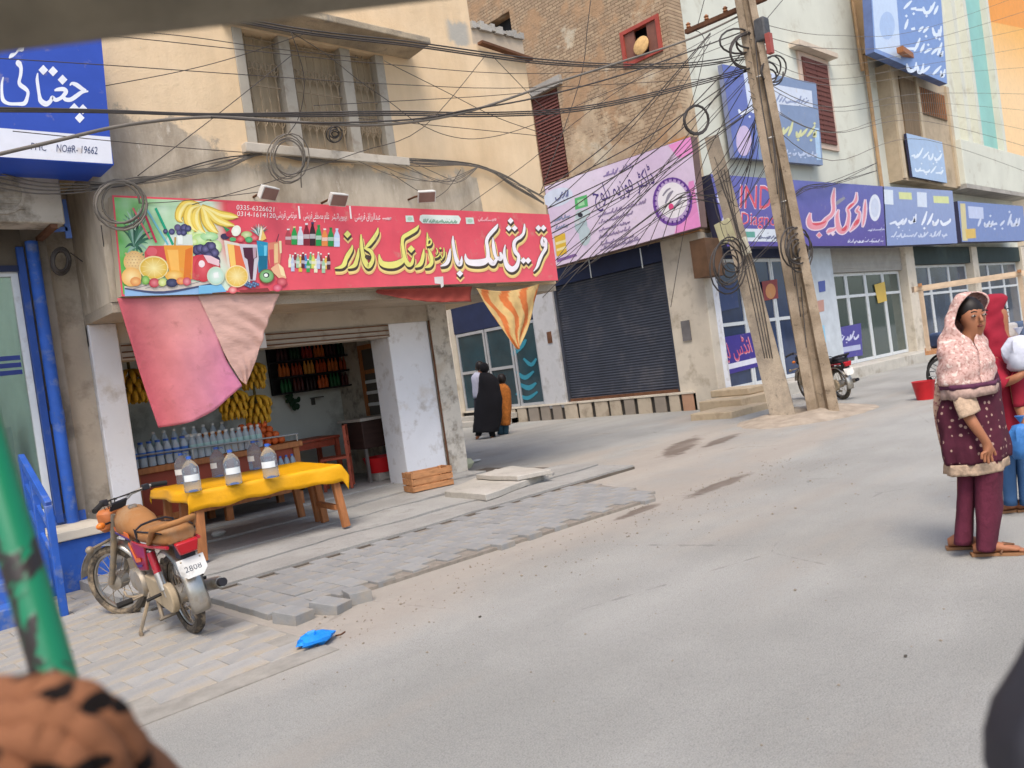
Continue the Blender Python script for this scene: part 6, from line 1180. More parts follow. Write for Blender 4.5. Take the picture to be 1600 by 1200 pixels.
# ================================================================ MOTORCYCLES
CHROME = M('dull_chrome', H('b8b3aa'), .3, metal=.85, var=.15, scale=10, dirt=(H('a08c70'), .35, 9))
DUSTSTEEL = M('dusty_steel', H('8f8474'), .6, metal=.4, var=.2, scale=8, dirt=(H('b09a7a'), .5, 7))
ENGINE = M('dusty_alloy', H('a79f92'), .55, metal=.5, var=.15, scale=9, dirt=(H('b09a7a'), .4, 9))
TYRE = M('dusty_tyre', H('4a443d'), .9, var=.15, dirt=(H('a8957a'), .45, 8), bump=.3, bscale=90)
REDENAMEL = M('red_enamel', H('a82030'), .35, var=.08, coat=.3, dirt=(H('b09a7a'), .12, 7))
SEATC = M('dusty_tan_leather', H('97683c'), .7, var=.14, scale=5, bump=.08, bscale=60, dirt=(H('a08566'), .3, 3))
ORANGEST = M('orange_stripe', H('e8762a'), .4); PURPLEST = M('purple_stripe', H('5a3f7a'), .4); BLACKPL = M('black_plastic', H('26252a'), .5, var=.1)
REDLENS = M('red_lens', H('b01522'), .2, spec=.6, var=.05); AMBER = M('amber_lens', H('d9772c'), .3)
def motorcycle(label, loc, heading, lean, steer, scale, body, stripe, plate, seatm):
    """local frame: +x forward, +y left, z up, origin at the rear tyre contact"""
    t = thing('motorcycle', label, 'motorcycle', loc, 0); t.rotation_mode = 'QUATERNION'; t.rotation_quaternion = (Matrix.Rotation(heading, 3, 'Z') @ Matrix.Rotation(lean, 3, 'X')).to_quaternion(); t.scale = (scale,)*3
    def B(mb, nm, mt, par=None, **k): return mb.build(nm, mt, par or t, world=False, **k)
    RW, WBASE = .28, 1.2
    V = Vector
    def wheel(nm, c, rot):
        ax = rot @ V((0, 1, 0)); f = rot @ V((1, 0, 0)); up = V((0, 0, 1)) if rot == Matrix.Identity(3) else rot @ V((0, 0, 1))
        ring = lambda r, y: [c + f*r*math.cos(a) + up*r*math.sin(a) + ax*y for a in [2*math.pi*i/40 for i in range(40)]]
        mb = MB(); prof = [(.222,-.022),(.245,-.034),(.268,-.03),(.28,-.012),(.28,.012),(.268,.03),(.245,.034),(.222,.022)]
        for i in range(40):
            a0, a1 = 2*math.pi*i/40, 2*math.pi*(i+1)/40
            for k in range(7):
                q = []
                for (r, y), a in ((prof[k], a0), (prof[k+1], a0), (prof[k+1], a1), (prof[k], a1)): q.append(c + f*r*math.cos(a) + up*r*math.sin(a) + ax*y)
                mb.add(q, [(0,1,2,3)])
        bm = MB(); bm.v, bm.f, bm.mi, bm.c = mb.v, mb.f, mb.mi, mb.c
        wo = B(bm, nm, TYRE, smooth=60)
        mb = MB(); mb.tube([c + f*.218*math.cos(a) + up*.218*math.sin(a) + ax*y for y in (0,) for a in [2*math.pi*i/36 for i in range(36)]], .016, 6, closed=True); B(mb, 'rim', CHROME, wo, smooth=60)
        mb = MB()
        for i in range(18): a = 2*math.pi*i/18; b = a + (.5 if i % 2 else -.5); s = .03 if i % 2 else -.03; mb.tube([c + f*.05*math.cos(b) + up*.05*math.sin(b) + ax*s, c + f*.212*math.cos(a) + up*.212*math.sin(a)], .0028, 4)
        B(mb, 'spokes', DUSTSTEEL, wo); mb = MB(); mb.lathe([(.02,-.07),(.03,-.06),(.065,-.045),(.065,.045),(.03,.06),(.02,.07)], c, ax, 16); B(mb, 'hub', ENGINE, wo, smooth=50); return wo
    I3 = Matrix.Identity(3); S = Matrix.Rotation(steer, 3, 'Z'); head = V((.98, 0, .74)); axF = V((WBASE, 0, RW))
    def sf(p): d = V(p) - head; return head + S @ d           # steered assembly about the head
    wheel('rear_wheel', V((0, 0, RW)), I3); wheel('front_wheel', sf(axF), S)
    # rear mudguard, plate, lamp
    def arc(c, r, a0, a1, wd, n=12, rot=I3, drop=.018):
        mb = MB(); vs = []
        for i in range(n+1):
            a = a0 + (a1-a0)*i/n
            for y, dr in ((-wd, -drop), (-wd*.6, 0), (wd*.6, 0), (wd, -drop)): vs.append(c + rot @ V(((r+dr)*math.cos(a), y, (r+dr)*math.sin(a))))
        mb.add(vs, [(4*i+k, 4*i+k+1, 4*i+k+5, 4*i+k+4) for i in range(n) for k in range(3)]); return mb
    B(arc(V((.0,0,RW)), .32, R(60), R(196), .062), 'rear_mudguard', CHROME, smooth=60, solid=.004, recalc=False)
    mb = MB(); q = [V((-.335,-.085,.56)),V((-.335,.085,.56)),V((-.36,.085,.475)),V((-.368,.05,.44)),V((-.368,-.05,.44)),V((-.36,-.085,.475))]; mb.prism(q, (-.006, 0, -.002)); pl = B(mb, 'number_plate', WHITEPL, smooth=0)
    if plate:
        for body_, z, h, w_ in ((plate[0], .478, .048, .105),):
            vs, fs = font_mesh(body_); xs = [v[0] for v in vs]; a_, b_ = min(xs), max(xs); mb = MB(); mb.add([(-.3425 - .0 - (.552 - (z + y*h))*.3, w_/2 - (x-a_)/(b_-a_)*w_, z + y*h) for x, y in vs], fs); B(mb, 'plate_text', M('plate_ink', H('4a4e58'), .6), pl, smooth=0, recalc=False)
        for y in (-.06, .06): mb = MB(); mb.ball((-.342, y, .545), .007, 6, 4); B(mb, 'bolt', DUSTSTEEL, pl)
    mb = MB(); mb.loft([[V((-.3,-.03,.66)),V((-.3,.03,.66)),V((-.3,.03,.6)),V((-.3,-.03,.6))],[V((-.345,-.075,.675)),V((-.345,.075,.675)),V((-.345,.055,.59)),V((-.345,-.055,.59))],[V((-.385,-.07,.668)),V((-.385,.07,.668)),V((-.378,.05,.595)),V((-.378,-.05,.595))]]); B(mb, 'tail_lamp', REDLENS, bevel=.008)
    mb = MB(); mb.box(-.33, -.22, -.045, .045, .56, .65); B(mb, 'lamp_bracket', BLACKPL)
    # swing arm, shocks, chain case, stand
    for s in (-1, 1):
        mb = MB(); mb.bar((0, .085*s, RW), (.44, .07*s, .31), .025, .04); B(mb, 'swing_arm', DUSTSTEEL)
        mb = MB(); mb.tube([(.02, .1*s, .29), (.12, .1*s, .6)], .012, 8); B(mb, 'shock_rod', CHROME); mb = MB(); mb.tube([(.035, .1*s, .335), (.075, .1*s, .45)], .028, 10); B(mb, 'shock_cover', CHROME, smooth=50); mb = MB(); mb.tube([(.075, .1*s, .45), (.115, .1*s, .59)], .026, 10); B(mb, 'shock_upper', body, smooth=50)
    mb = MB(); out = []
    for i in range(17): a = R(75) + R(210)*i/16; out.append((.0 + .1*math.cos(a), RW + .1*math.sin(a)))
    out = [(.42, .40)] + out + [(.42, .24)]
    mb.prism([(x, .062, z) for x, z in out], (0, .045, 0)); B(mb, 'chain_case', M('dusty_case', H('a8977c'), .7, var=.15, scale=9), bevel=.008)
    # frame + seat + tank
    mb = MB(); mb.tube([(-.28, .0, .63), (.1, 0, .64), (.5, 0, .62), (.8, 0, .7), head], .024, 8); mb.tube([(.96, 0, .7), (.72, 0, .45), (.5, 0, .33)], .024, 8); mb.tube([(.5,0,.62),(.45,0,.33)], .02, 8); B(mb, 'frame', DUSTSTEEL, smooth=60)
    rings = []
    for x, w_, z0, z1 in ((-.27,.09,.665,.72),(-.24,.11,.66,.745),(-.1,.125,.66,.755),(.1,.13,.66,.745),(.28,.125,.655,.735),(.4,.105,.65,.735),(.46,.08,.65,.72)):
        rings.append([V((x, w_*a, z0 + (z1-z0)*b)) for a, b in ((-.85,0),(-1,.35),(-.92,.8),(-.5,1),(0,1.04),(.5,1),(.92,.8),(1,.35),(.85,0))])
    mb = MB(); mb.loft(rings); B(mb, 'seat', seatm, smooth=60)
    mb = MB(); mb.tube([(.0,.12,.67),(-.12,.135,.72),(-.2,.13,.775),(-.29,.1,.79),(-.31,0,.79),(-.29,-.1,.79),(-.2,-.13,.775),(-.12,-.135,.72),(.0,-.12,.67)], .02, 8); B(mb, 'grab_rail', seatm, smooth=60)
    mb = MB(); mb.tube([(-.3,.1,.655),(-.05,.125,.65),(.2,.128,.645)], .012, 6); mb.tube([(-.3,-.1,.655),(-.05,-.125,.65),(.2,-.128,.645)], .012, 6); B(mb, 'seat_trim', REDENAMEL)
    for s in (-1, 1):
        mb = MB(); mb.tube([(-.25,.1*s,.742),(-.1,.113*s,.748),(.1,.117*s,.738),(.28,.112*s,.728),(.4,.095*s,.728)], .005, 5); B(mb, 'seat_piping', BLACKPL)
    mb = MB(); mb.tube([(-.02,-.1,.28),(.3,-.1,.25),(.5,-.1,.24)], .005, 5); B(mb, 'brake_rod', DUSTSTEEL)
    mb = MB(); mb.tube([(.62,.03,.44),(.6,.05,.52),(.5,.05,.56),(.42,.04,.58)], .022, 8); B(mb, 'intake_hose', BLACKRUB, smooth=60)
    mb = MB(); mb.tube([(.7,.05,.62),(.69,.07,.5),(.64,.06,.45)], .005, 5); B(mb, 'fuel_pipe', BLACKRUB)
    mb = MB(); mb.tube([(.24,.125,.66),(.24,.127,.74),(.24,.08,.765),(.24,0,.77),(.24,-.08,.765),(.24,-.127,.74),(.24,-.125,.66)], .008, 6); B(mb, 'seat_strap', BLACKPL, smooth=60)
    rings = []
    for x, w_, z0, z1 in ((.42,.075,.66,.73),(.48,.1,.64,.78),(.6,.12,.63,.83),(.75,.125,.64,.85),(.86,.105,.66,.84),(.93,.06,.69,.8)):
        rings.append([V((x, w_*a, z0 + (z1-z0)*b)) for a, b in ((-.7,0),(-1,.3),(-.95,.65),(-.6,.95),(0,1.05),(.6,.95),(.95,.65),(1,.3),(.7,0))])
    mb = MB(); mb.loft(rings); tank = B(mb, 'fuel_tank', seatm if stripe else body, smooth=70)
    mb = MB(); mb.lathe([(.03, 0), (.032, .015), (.02, .022), (.001, .023)], (.66, 0, .845), n=14); B(mb, 'fuel_cap', CHROME, tank)
    for s in (-1, 1):
        mb = MB(); mb.prism([(.48,.118*s,.665),(.9,.1*s,.69),(.9,.1*s,.72),(.48,.118*s,.7)], (0, .006*s, 0)); B(mb, 'tank_band', ORANGEST if stripe else body, tank)
        if stripe: mb = MB(); mb.prism([(.46,.124*s,.655),(.86,.112*s,.675),(.86,.112*s,.688),(.46,.124*s,.668)], (0, .004*s, 0)); B(mb, 'tank_stripe', PURPLEST, tank)
        mb = MB(); mb.prism([(.2,.095*s,.63),(.5,.1*s,.645),(.56,.1*s,.5),(.46,.1*s,.43),(.28,.095*s,.45)], (0, .016*s, 0)); sp = B(mb, 'side_panel', body, bevel=.006)
        if stripe:
            mb = MB(); mb.prism([(.52,.118*s,.635),(.555,.118*s,.62),(.47,.118*s,.49),(.34,.118*s,.51),(.34,.118*s,.535),(.45,.118*s,.525)], (0, .004*s, 0)); B(mb, 'panel_stripe', ORANGEST, sp); mb = MB(); mb.prism([(.55,.118*s,.575),(.56,.118*s,.56),(.47,.118*s,.455),(.34,.118*s,.475),(.34,.118*s,.49),(.46,.118*s,.475)], (0, .003*s, 0)); B(mb, 'panel_stripe', PURPLEST, sp)
    # engine
    mb = MB(); mb.box(.42, .78, -.08, .08, .25, .4); en = B(mb, 'engine', ENGINE, bevel=.03)
    mb = MB(); mb.lathe([(.001,.0),(.1,.0),(.105,.02),(.09,.045),(.001,.05)], (.56, .08, .325), (0,1,0), 18); B(mb, 'crankcase_cover', ENGINE, en, smooth=50); mb = MB(); mb.lathe([(.001,0),(.085,0),(.085,.03),(.06,.045),(.001,.05)], (.7, .08, .33), (0,1,0), 18); B(mb, 'magneto_cover', ENGINE, en, smooth=50); mb = MB(); mb.lathe([(.001,.0),(.11,.0),(.1,.04),(.001,.045)], (.6, -.08, .325), (0,-1,0), 18); B(mb, 'clutch_cover', ENGINE, en, smooth=50)
    for k in range(6): x = .76 + .028*k; mb = MB(); mb.box(x, x+.012, -.075, .075, .33, .46); B(mb, 'cooling_fin', ENGINE, en)
    mb = MB(); mb.box(.75, .93, -.05, .05, .35, .44); B(mb, 'cylinder', ENGINE, en)
    mb = MB(); mb.tube([(.85,-.06,.36),(.84,-.1,.24),(.7,-.13,.2),(.3,-.15,.22),(.1,-.16,.25)], .018, 8); mb.tube([(.3,-.15,.22),(.26,-.152,.224),(-.18,-.17,.3),(-.24,-.172,.31)], [.02,.036,.042,.034], 12); ex = B(mb, 'exhaust', CHROME, smooth=60); mb = MB(); mb.tube([(-.238,-.172,.31),(-.29,-.174,.318)], .028, 12); B(mb, 'exhaust_tip', BLACKPL, ex, smooth=60)
    for s in (-1, 1):
        mb = MB(); mb.tube([(.52,.08*s,.25),(.52,.2*s,.24)], .009, 6); fp = B(mb, 'footrest', DUSTSTEEL); mb = MB(); mb.tube([(.52,.2*s,.24),(.52,.3*s,.24)], .022, 8); B(mb, 'rubber', BLACKRUB, fp); mb = MB(); mb.tube([(.12,.1*s,.3),(.13,.2*s,.29)], .012, 6); B(mb, 'pillion_peg', BLACKRUB)
    mb = MB(); mb.tube([(.5,.08,.25),(.6,.17,.24),(.8,.17,.22),(.84,.17,.25)], .009, 6); B(mb, 'gear_lever', DUSTSTEEL)
    sz = -math.tan(lean)
    mb = MB(); mb.tube([(.46,.09,.26),(.36,.24,.02 - .24*math.tan(lean)*1.0 + .0)], .013, 6); mb.tube([(.36,.24,.02 - .24*math.tan(lean)),(.31,.25,.015 - .25*math.tan(lean))], .014, 6); B(mb, 'side_stand', DUSTSTEEL)
    mb = MB(); mb.tube([(.4,.07,.24),(.2,.12,.12)], .013, 6); mb.tube([(.4,-.07,.24),(.2,-.12,.12)], .013, 6); mb.tube([(.2,.14,.12),(.2,-.14,.12)], .012, 6); B(mb, 'centre_stand', DUSTSTEEL)
    # fork, front guard, lamp, bars
    for s in (-1, 1):
        mb = MB(); mb.tube([sf((WBASE, .075*s, RW)), sf((1.1, .075*s, .5)), sf((1.0, .07*s, .8))], [.022,.024,.02], 8); B(mb, 'fork_leg', DUSTSTEEL, smooth=60)
    B(arc(sf(axF), .315, R(12), R(170), .06, 14, S), 'front_mudguard', CHROME, smooth=60, solid=.004, recalc=False)
    mb = MB(); mb.tube([sf((1.13,-.09,.62)), sf((1.13,.24,.6))], .011, 6); mb.ball(sf((1.13,.24,.6)), .03, 8, 6); B(mb, 'crash_bar', DUSTSTEEL)
    rings = []
    for d, h in ((0,.05),(.03,.085),(.09,.1),(.11,.1)): rings.append([sf((1.02 + d, h*a, .76 + h*.85*b)) for a, b in ((-1,-.7),(-.7,-1),(.7,-1),(1,-.7),(1,.7),(.7,1),(-.7,1),(-1,.7))])
    mb = MB(); mb.loft(rings); hl = B(mb, 'headlamp', M('lamp_orange_brown', H('b0683a'), .5, var=.2) if stripe else BLACKPL, smooth=40)
    mb = MB(); mb.obox(sf((1.0, 0, .855)), (.02, .15, .07), S @ Matrix.Rotation(R(-35), 3, 'Y')); B(mb, 'instrument_panel', BLACKPL, hl, bevel=.006)
    mb = MB(); mb.tube([sf((.86,.34,.9)), sf((.9,.24,.92)), sf((.99,.14,.9)), sf((1.0,.05,.86)), sf((1.0,-.05,.86)), sf((.99,-.14,.9)), sf((.9,-.24,.92)), sf((.86,-.34,.9))], .012, 8); hb = B(mb, 'handlebar', CHROME, smooth=60)
    for s in (-1, 1):
        mb = MB(); mb.tube([sf((.895,.25*s,.92)), sf((.85,.365*s,.898))], .019, 8); B(mb, 'grip', BLACKRUB, hb, smooth=60); mb = MB(); mb.tube([sf((.93,.22*s,.91)), sf((.95,.3*s,.9)), sf((.91,.36*s,.89))], .006, 5); B(mb, 'lever', CHROME, hb); mb = MB(); mb.obox(sf((.91,.21*s,.92)), (.045,.05,.045)); B(mb, 'switch_block', BLACKPL, hb, bevel=.006)
        mb = MB(); mb.tube([sf((1.03,.09*s,.75)), sf((1.03,.15*s,.75))], .008, 6); ind = B(mb, 'indicator_stem', BLACKPL); mb = MB(); mb.ball(sf((1.03,.18*s,.75)), (.028,.034,.026), 8, 6); B(mb, 'lens', AMBER, ind)
    for k in range(4): y = -.06 + .04*k; mb = MB(); mb.tube([sf((.93, .2 - .13*k, .91)), sf((1.08, y, .9)), sf((1.09, y*.6, .78)), sf((1.0, y*.3, .68))], .005, 5); B(mb, 'control_cable', BLACKRUB)
    return t
b_r, b_f = G(305, 990, .0), G(228, 953, .0); hd = math.atan2(b_f.y - b_r.y, b_f.x - b_r.x)
motorcycle('dusty red and orange motorcycle parked on the pavers with its front wheel turned', (b_r.x, b_r.y, .01), hd, R(-7), R(32), 1.0, REDENAMEL, True, ('2808',), SEATC)
motorcycle('red motorcycle parked behind the utility poles in front of the lab', tuple(G(1318, 624, 0)), math.atan2(*(reversed(((G(1217, 622, 0) - G(1318, 624, 0)).x, (G(1217, 622, 0) - G(1318, 624, 0)).y)))), R(-6), R(-8), 1.1, M('bright_red_enamel', H('b81c2c'), .3, var=.05, coat=.4), False, ('', '') and None, BLACKPL)

# ================================================================ PEOPLE
def dep(p): return (Vector(p) - CAM).dot(FW)
def ringpx(row, D0, n, amp=0, k=9, ph=0, a0=0, a1=360):
    xl, yl, xr, yr, th, do = row; Lp, Rp = FD(xl, yl, D0 + do), FD(xr, yr, D0 + do); c = (Lp+Rp)/2; h = (Rp-Lp)/2; vd = c - CAM; vd.z = 0; vd.normalize(); out = []; full = (a1 - a0) >= 360
    for j in range(n):
        a = R(a0 + (a1-a0)*j/(n if full else n-1)); f = 1 + amp*math.sin(k*a + ph) + amp*.6*math.sin((k*2+1)*a + ph*1.7)
        out.append(c + h*math.cos(a)*f + vd*th*math.sin(a)*f)
    return out
def rows_interp(rows, m):
    return [tuple(q) for q in catmull(rows, m)]
def garment(nm, rows, D0, mat, parent, n=36, amp=.03, k=9, m=4, caps=False, solid=.004, tw=.25, grow=0, wr=.09):
    rr = rows_interp(rows, m); mb = MB(); N = len(rr); mb.loft([ringpx(r, D0, n, amp*(.35 + .65*i/N + grow*i/N), k, i*tw*.2) for i, r in enumerate(rr)], caps=caps)
    cen = [sum((Vector(q) for q in mb.v[i*n:(i+1)*n]), Vector())/n for i in range(N)]; nv = []
    for i, q in enumerate(mb.v):
        q = Vector(q); c_ = cen[min(i//n, N-1)]; d_ = (q - c_); d_.z = 0; nv.append(tuple(q + d_*wr*(1.3*nz3((q.x*8, q.y*8, q.z*4)) + .8*nz3((q.x*17, q.y*17, q.z*9 + 3)))))
    mb.v = nv
    return mb.build(nm, mat, parent, smooth=180, solid=solid, recalc=True)
def skin_body(nm, joints, edges, mat, parent, root=0, sub=2):
    me = bpy.data.meshes.new(nm); me.from_pydata([tuple(j[0]) for j in joints], edges, []); me.materials.append(mat); o = bpy.data.objects.new(nm, me); COL.objects.link(o)
    md = o.modifiers.new('Skin', 'SKIN'); md.use_smooth_shade = True
    sv = me.skin_vertices[0].data if me.skin_vertices else None
    if sv is None:
        bm = bmesh.new(); bm.from_mesh(me); bm.verts.layers.skin.verify(); bm.to_mesh(me); bm.free(); sv = me.skin_vertices[0].data
    for i, j in enumerate(joints): sv[i].radius = j[1] if isinstance(j[1], tuple) else (j[1], j[1]); sv[i].use_root = (i == root)
    q = o.modifiers.new('Subdivision', 'SUBSURF'); q.levels = q.render_levels = sub
    adopt(o, parent); return o
SKIN = M('brown_skin', H('a06a4c'), .55, var=.06, scale=12, sub=.1); HAIR = M('black_hair', H('1c1512'), .5, var=.2); LIPS = M('lips', H('7d4238'), .5); EYEW = M('eye_white', H('9a8f86'), .3); EYEB = M('iris', H('20140e'), .2)
def face(c, fdir, r, parent, mats=True):
    """eyes, brows, nose, mouth on a head of radius r looking along fdir"""
    f = Vector(fdir).normalized(); s = f.cross(Vector((0,0,1))).normalized(); u = s.cross(f)
    for sg in (-1, 1):
        e = c + f*r*.80 + s*sg*r*.36 + u*r*.1; mb = MB(); mb.ball(e, (r*.15, r*.15, r*.07), 8, 6); eo = mb.build('eye', EYEW, parent, smooth=180); mb = MB(); mb.ball(e + f*r*.1, r*.07, 8, 6); mb.build('iris', EYEB, eo, smooth=180)
        mb = MB(); mb.tube([e + u*r*.24 - s*r*.2*1 + f*r*.05, e + u*r*.3 + f*r*.1, e + u*r*.24 + s*r*.2 + f*r*.05], r*.045, 5); mb.build('eyebrow', HAIR, parent)
    mb = MB(); mb.loft([[c + f*r*.88 + u*r*.15 + s*a*r*.08 + f*b*r*.05 for a, b in ((-1,0),(0,1),(1,0),(0,-1))], [c + f*r*1.05 - u*r*.12 + s*a*r*.12 + f*b*r*.1 for a, b in ((-1,0),(0,1),(1,0),(0,-1))], [c + f*r*1.08 - u*r*.28 + s*a*r*.2 + f*b*r*.12 for a, b in ((-1,0),(0,1),(1,0),(0,-1))], [c + f*r*.95 - u*r*.36 + s*a*r*.14 + f*b*r*.05 for a, b in ((-1,0),(0,1),(1,0),(0,-1))]]); mb.build('nose', SKIN, parent, smooth=180)
    mb = MB(); mb.ball(c + f*r*.86 - u*r*.6, (r*.2, r*.2, r*.07), 8, 5); mb.build('mouth', LIPS, parent, smooth=180)
def foot(px, D0, parent, ang, L=.22, sole=True):
    """bare foot in a flat sandal; px is the heel-side ankle point on the ground"""
    a = G(*px, 0); d = Vector((math.cos(ang), math.sin(ang), 0)); s = Vector((-d.y, d.x, 0)); rings = []
    for t_, w_, h_ in ((-.06,.024,.05),(-.02,.034,.075),(.04,.036,.07),(.1,.042,.05),(.15,.045,.034),(.18,.04,.026)): rings.append([a + d*t_ + s*w_*math.cos(q) + Vector((0,0,.018 + h_*.5 + h_*.5*math.sin(q))) for q in [2*math.pi*i/10 for i in range(10)]])
    mb = MB(); mb.loft(rings); mb.build('foot', SKIN, parent, smooth=180)
    for i in range(5): mb = MB(); o = -.036 + .018*i; mb.tube([a + d*.165 + s*o + Vector((0,0,.03)), a + d*(.205 - .008*abs(i-1)) + s*o*1.05 + Vector((0,0,.026))], [.011,.008], 6); mb.build('toe', SKIN, parent, smooth=180)
    mb = MB(); mb.prism([a + d*t_ + s*w_ + Vector((0,0,.002)) for t_, w_ in ((-.075,-.03),(.05,-.034),(.15,-.05),(.22,-.03),(.225,.03),(.15,.05),(.05,.036),(-.075,.03))], (0,0,.016)); mb.build('sandal', M('tan_sandal', H('8f6848'), .7, var=.15), parent)
    mb = MB(); mb.tube([a + d*.07 - s*.045 + Vector((0,0,.02)), a + d*.1 - s*.02 + Vector((0,0,.066)), a + d*.15 + Vector((0,0,.058)), a + d*.1 + s*.02 + Vector((0,0,.066)), a + d*.07 + s*.045 + Vector((0,0,.02))], .006, 5); mb.build('sandal_strap', M('sandal_strap_m', H('6b4a34'), .7), parent)
def pattern(name, base, mot, scale, size, rough=.9, var=.12, size2=None, mottle=None):
    g = NG(name, rough, .2)
    if mottle:
        col = g.mix(g.rng(g.noise(scale, 3, .6), .5, .58), base, mot); col = g.mix(g.rng(g.noise(scale*.7, 2, .5, (1.3, .8, 1.1)), .58, .64), col, mottle); return g.fin(g.scale(col, g.rng(g.noise(9, 3), .3, .7, .88, 1.1)), (g.noise(160, 2),), .12)
    g.b = g.b; v = g.n.new('ShaderNodeTexVoronoi'); v.inputs['Scale'].default_value = scale; v.inputs['Randomness'].default_value = .55; g.l.new(g.vec, v.inputs['Vector'])
    col = g.scale(g.rgb(base), g.rng(g.noise(14, 4), .3, .7, 1-var, 1+var)); f = g.rng(g.math('ADD', v.outputs['Distance'], g.math('MULTIPLY', g.math('SUBTRACT', g.noise(scale*3, 3), .5), size*.9)), size, size*1.25, 1, 0); return g.fin(g.mix(f, col, mot), (g.noise(160, 2),), .12)
# ---- the woman at the road's edge
WF = G(1525, 866, 0); WD = dep(WF); wo = thing('person', 'woman in a patterned pink shawl, maroon print tunic and maroon trousers standing on the road', 'person', WF)
Wp = lambda x, y, d=0: FD(x, y, WD + d)
hc = Wp(1518, 492, -.02); fdir = Vector((-.95, -.3, 0))*.82 + Vector((.3, -.95, 0))*.5 + Vector((0, 0, -.08))
J = [(Wp(1524,680), .11), (Wp(1515,600), .115), (Wp(1512,550), .10), (Wp(1512,530), .05), (hc - Vector((0,0,.075)) + fdir*.03, .055), (hc - Vector((0,0,.02)), (.074,.082)), (hc + Vector((0,0,.06)), .06),
     (Wp(1510,715), .055), (Wp(1508,790), .045), (Wp(1506,848), .034), (Wp(1544,715,-.05), .06), (Wp(1544,790,-.06), .048), (Wp(1541,858,-.08), .036),
     (Wp(1492,565,-.06), .045), (Wp(1500,628,-.13), .036), (Wp(1522,664,-.2), .032), (Wp(1538,686,-.21), .024), (Wp(1546,700,-.21), (.03,.016)),
     (Wp(1548,711,-.2), .0095), (Wp(1551,722,-.2), .008), (Wp(1543,713,-.21), .0095), (Wp(1545,725,-.21), .008), (Wp(1538,712,-.215), .009), (Wp(1539,723,-.215), .0075), (Wp(1534,709,-.22), .0085), (Wp(1534,718,-.22), .007), (Wp(1552,702,-.2), .0095), (Wp(1556,712,-.195), .008)]
E_ = [(0,1),(1,2),(2,3),(3,4),(4,5),(5,6),(0,7),(7,8),(8,9),(0,10),(10,11),(11,12),(2,13),(13,14),(14,15),(15,16),(16,17),(17,18),(18,19),(17,20),(20,21),(17,22),(22,23),(17,24),(24,25),(17,26),(26,27)]
skin_body('body', J, E_, SKIN, wo); face(hc + Vector((0,0,-.01)), fdir, .088, wo)
foot((1500,858), WD, wo, math.atan2((RT*.9 - fw0*.35).y, (RT*.9 - fw0*.35).x)); foot((1540,868), WD, wo, math.atan2((RT*.92 - fw0*.3).y, (RT*.92 - fw0*.3).x))
MAROON = M('maroon_cotton', H('5a2334'), .95, var=.16, scale=6, bump=.8, bscale=14, stretch=(1.6, 1.6, 1)); TUNIC = pattern('maroon_floral_print', H('4e2230'), H('a98a7c'), 25, .2); SHAWL = pattern('pink_printed_shawl', H('c9a59b'), H('ae857b'), 60, .2, mottle=H('dcc8bc')); BEIGE = M('beige_border', H('b39a82'), .95, var=.25, scale=40, bump=.5, bscale=30)
garment('trouser_leg', [(1495,715,1530,715,.1,0),(1497,760,1525,760,.08,0),(1494,810,1521,810,.068,0),(1491,849,1519,848,.062,0)], WD, MAROON, wo, 24, .03, 5)
garment('trouser_leg', [(1518,700,1568,700,.11,-.05),(1522,745,1568,745,.1,-.05),(1524,790,1567,790,.09,-.06),(1526,830,1560,830,.078,-.07),(1526,858,1557,858,.074,-.08)], WD, MAROON, wo, 24, .035, 5)
garment('tunic', [(1484,560,1548,556,.13,0),(1478,600,1560,594,.14,0),(1470,630,1566,624,.15,0),(1466,660,1570,652,.165,0),(1470,695,1573,684,.175,0),(1476,724,1574,712,.18,0)], WD, TUNIC, wo, 44, .035, 7, grow=.8)
garment('tunic_border', [(1475.5,723,1574.5,711,.182,0),(1477,732,1575,719,.184,0),(1478,741,1575,727,.186,0)], WD, BEIGE, wo, 44, .06, 7, m=2)
garment('sleeve', [(1484,592,1514,588,.045,-.08),(1486,612,1518,606,.05,-.12),(1490,632,1525,622,.05,-.155),(1499,654,1532,641,.05,-.185)], WD, BEIGE, wo, 20, .03, 4)
# shawl: hood open towards the face, then the drape over shoulders and chest
def hooded(nm, rows, half, D, mat, parent, fc=-64):
    m_ = 5; rr = rows_interp(rows, m_); hh = catmull([(h,) for h in half], m_); n = 56; mb = MB(); vs = []
    for i, r in enumerate(rr):
        hf = max(.5, hh[i][0]); ring = ringpx(r, D, n, .006, 7, i*.15, fc + hf, fc + 360 - hf); c_ = sum(ring, Vector())/n; k_ = min(1, i/12)
        for j, q in enumerate(ring):
            d_ = q - c_; d_.z = 0; an = j/n*6.28
            vs.append(q + d_*k_*(.045*math.sin(q.z*34 + an*2.2 + 2*nz3((q.x*4, q.y*4, q.z*3))) + .05*nz3((q.x*9, q.y*9, q.z*5)) + .03*math.sin(q.z*70 - an*3) - .05))
    mb.add(vs, [(i*n+j, i*n+j+1, (i+1)*n+j+1, (i+1)*n+j) for i in range(len(rr)-1) for j in range(n-1)]); return mb.build(nm, mat, parent, smooth=180, solid=.006)
hooded('shawl', [(1507,457,1529,456,.04,.01),(1493,462,1541,460,.085,.01),(1485,475,1544,472,.105,.01),(1479,492,1541,490,.11,.01),(1474,508,1536,506,.112,.0),(1469,521,1535,519,.118,-.005),(1466,533,1543,531,.135,-.01),(1463,553,1554,550,.165,-.02),(1463,577,1558,571,.184,-.03),(1467,602,1559,592,.19,-.03)], [20,34,52,58,50,26,4,.5,.5,.5], WD, SHAWL, wo)
garment('shawl_stripe', [(1466.5,601,1559.5,591,.192,-.03),(1469,609,1560,598,.192,-.03)], WD, M('plum_stripe', H('5c3048'), .9, var=.3, scale=40), wo, 48, .045, 8, m=2)
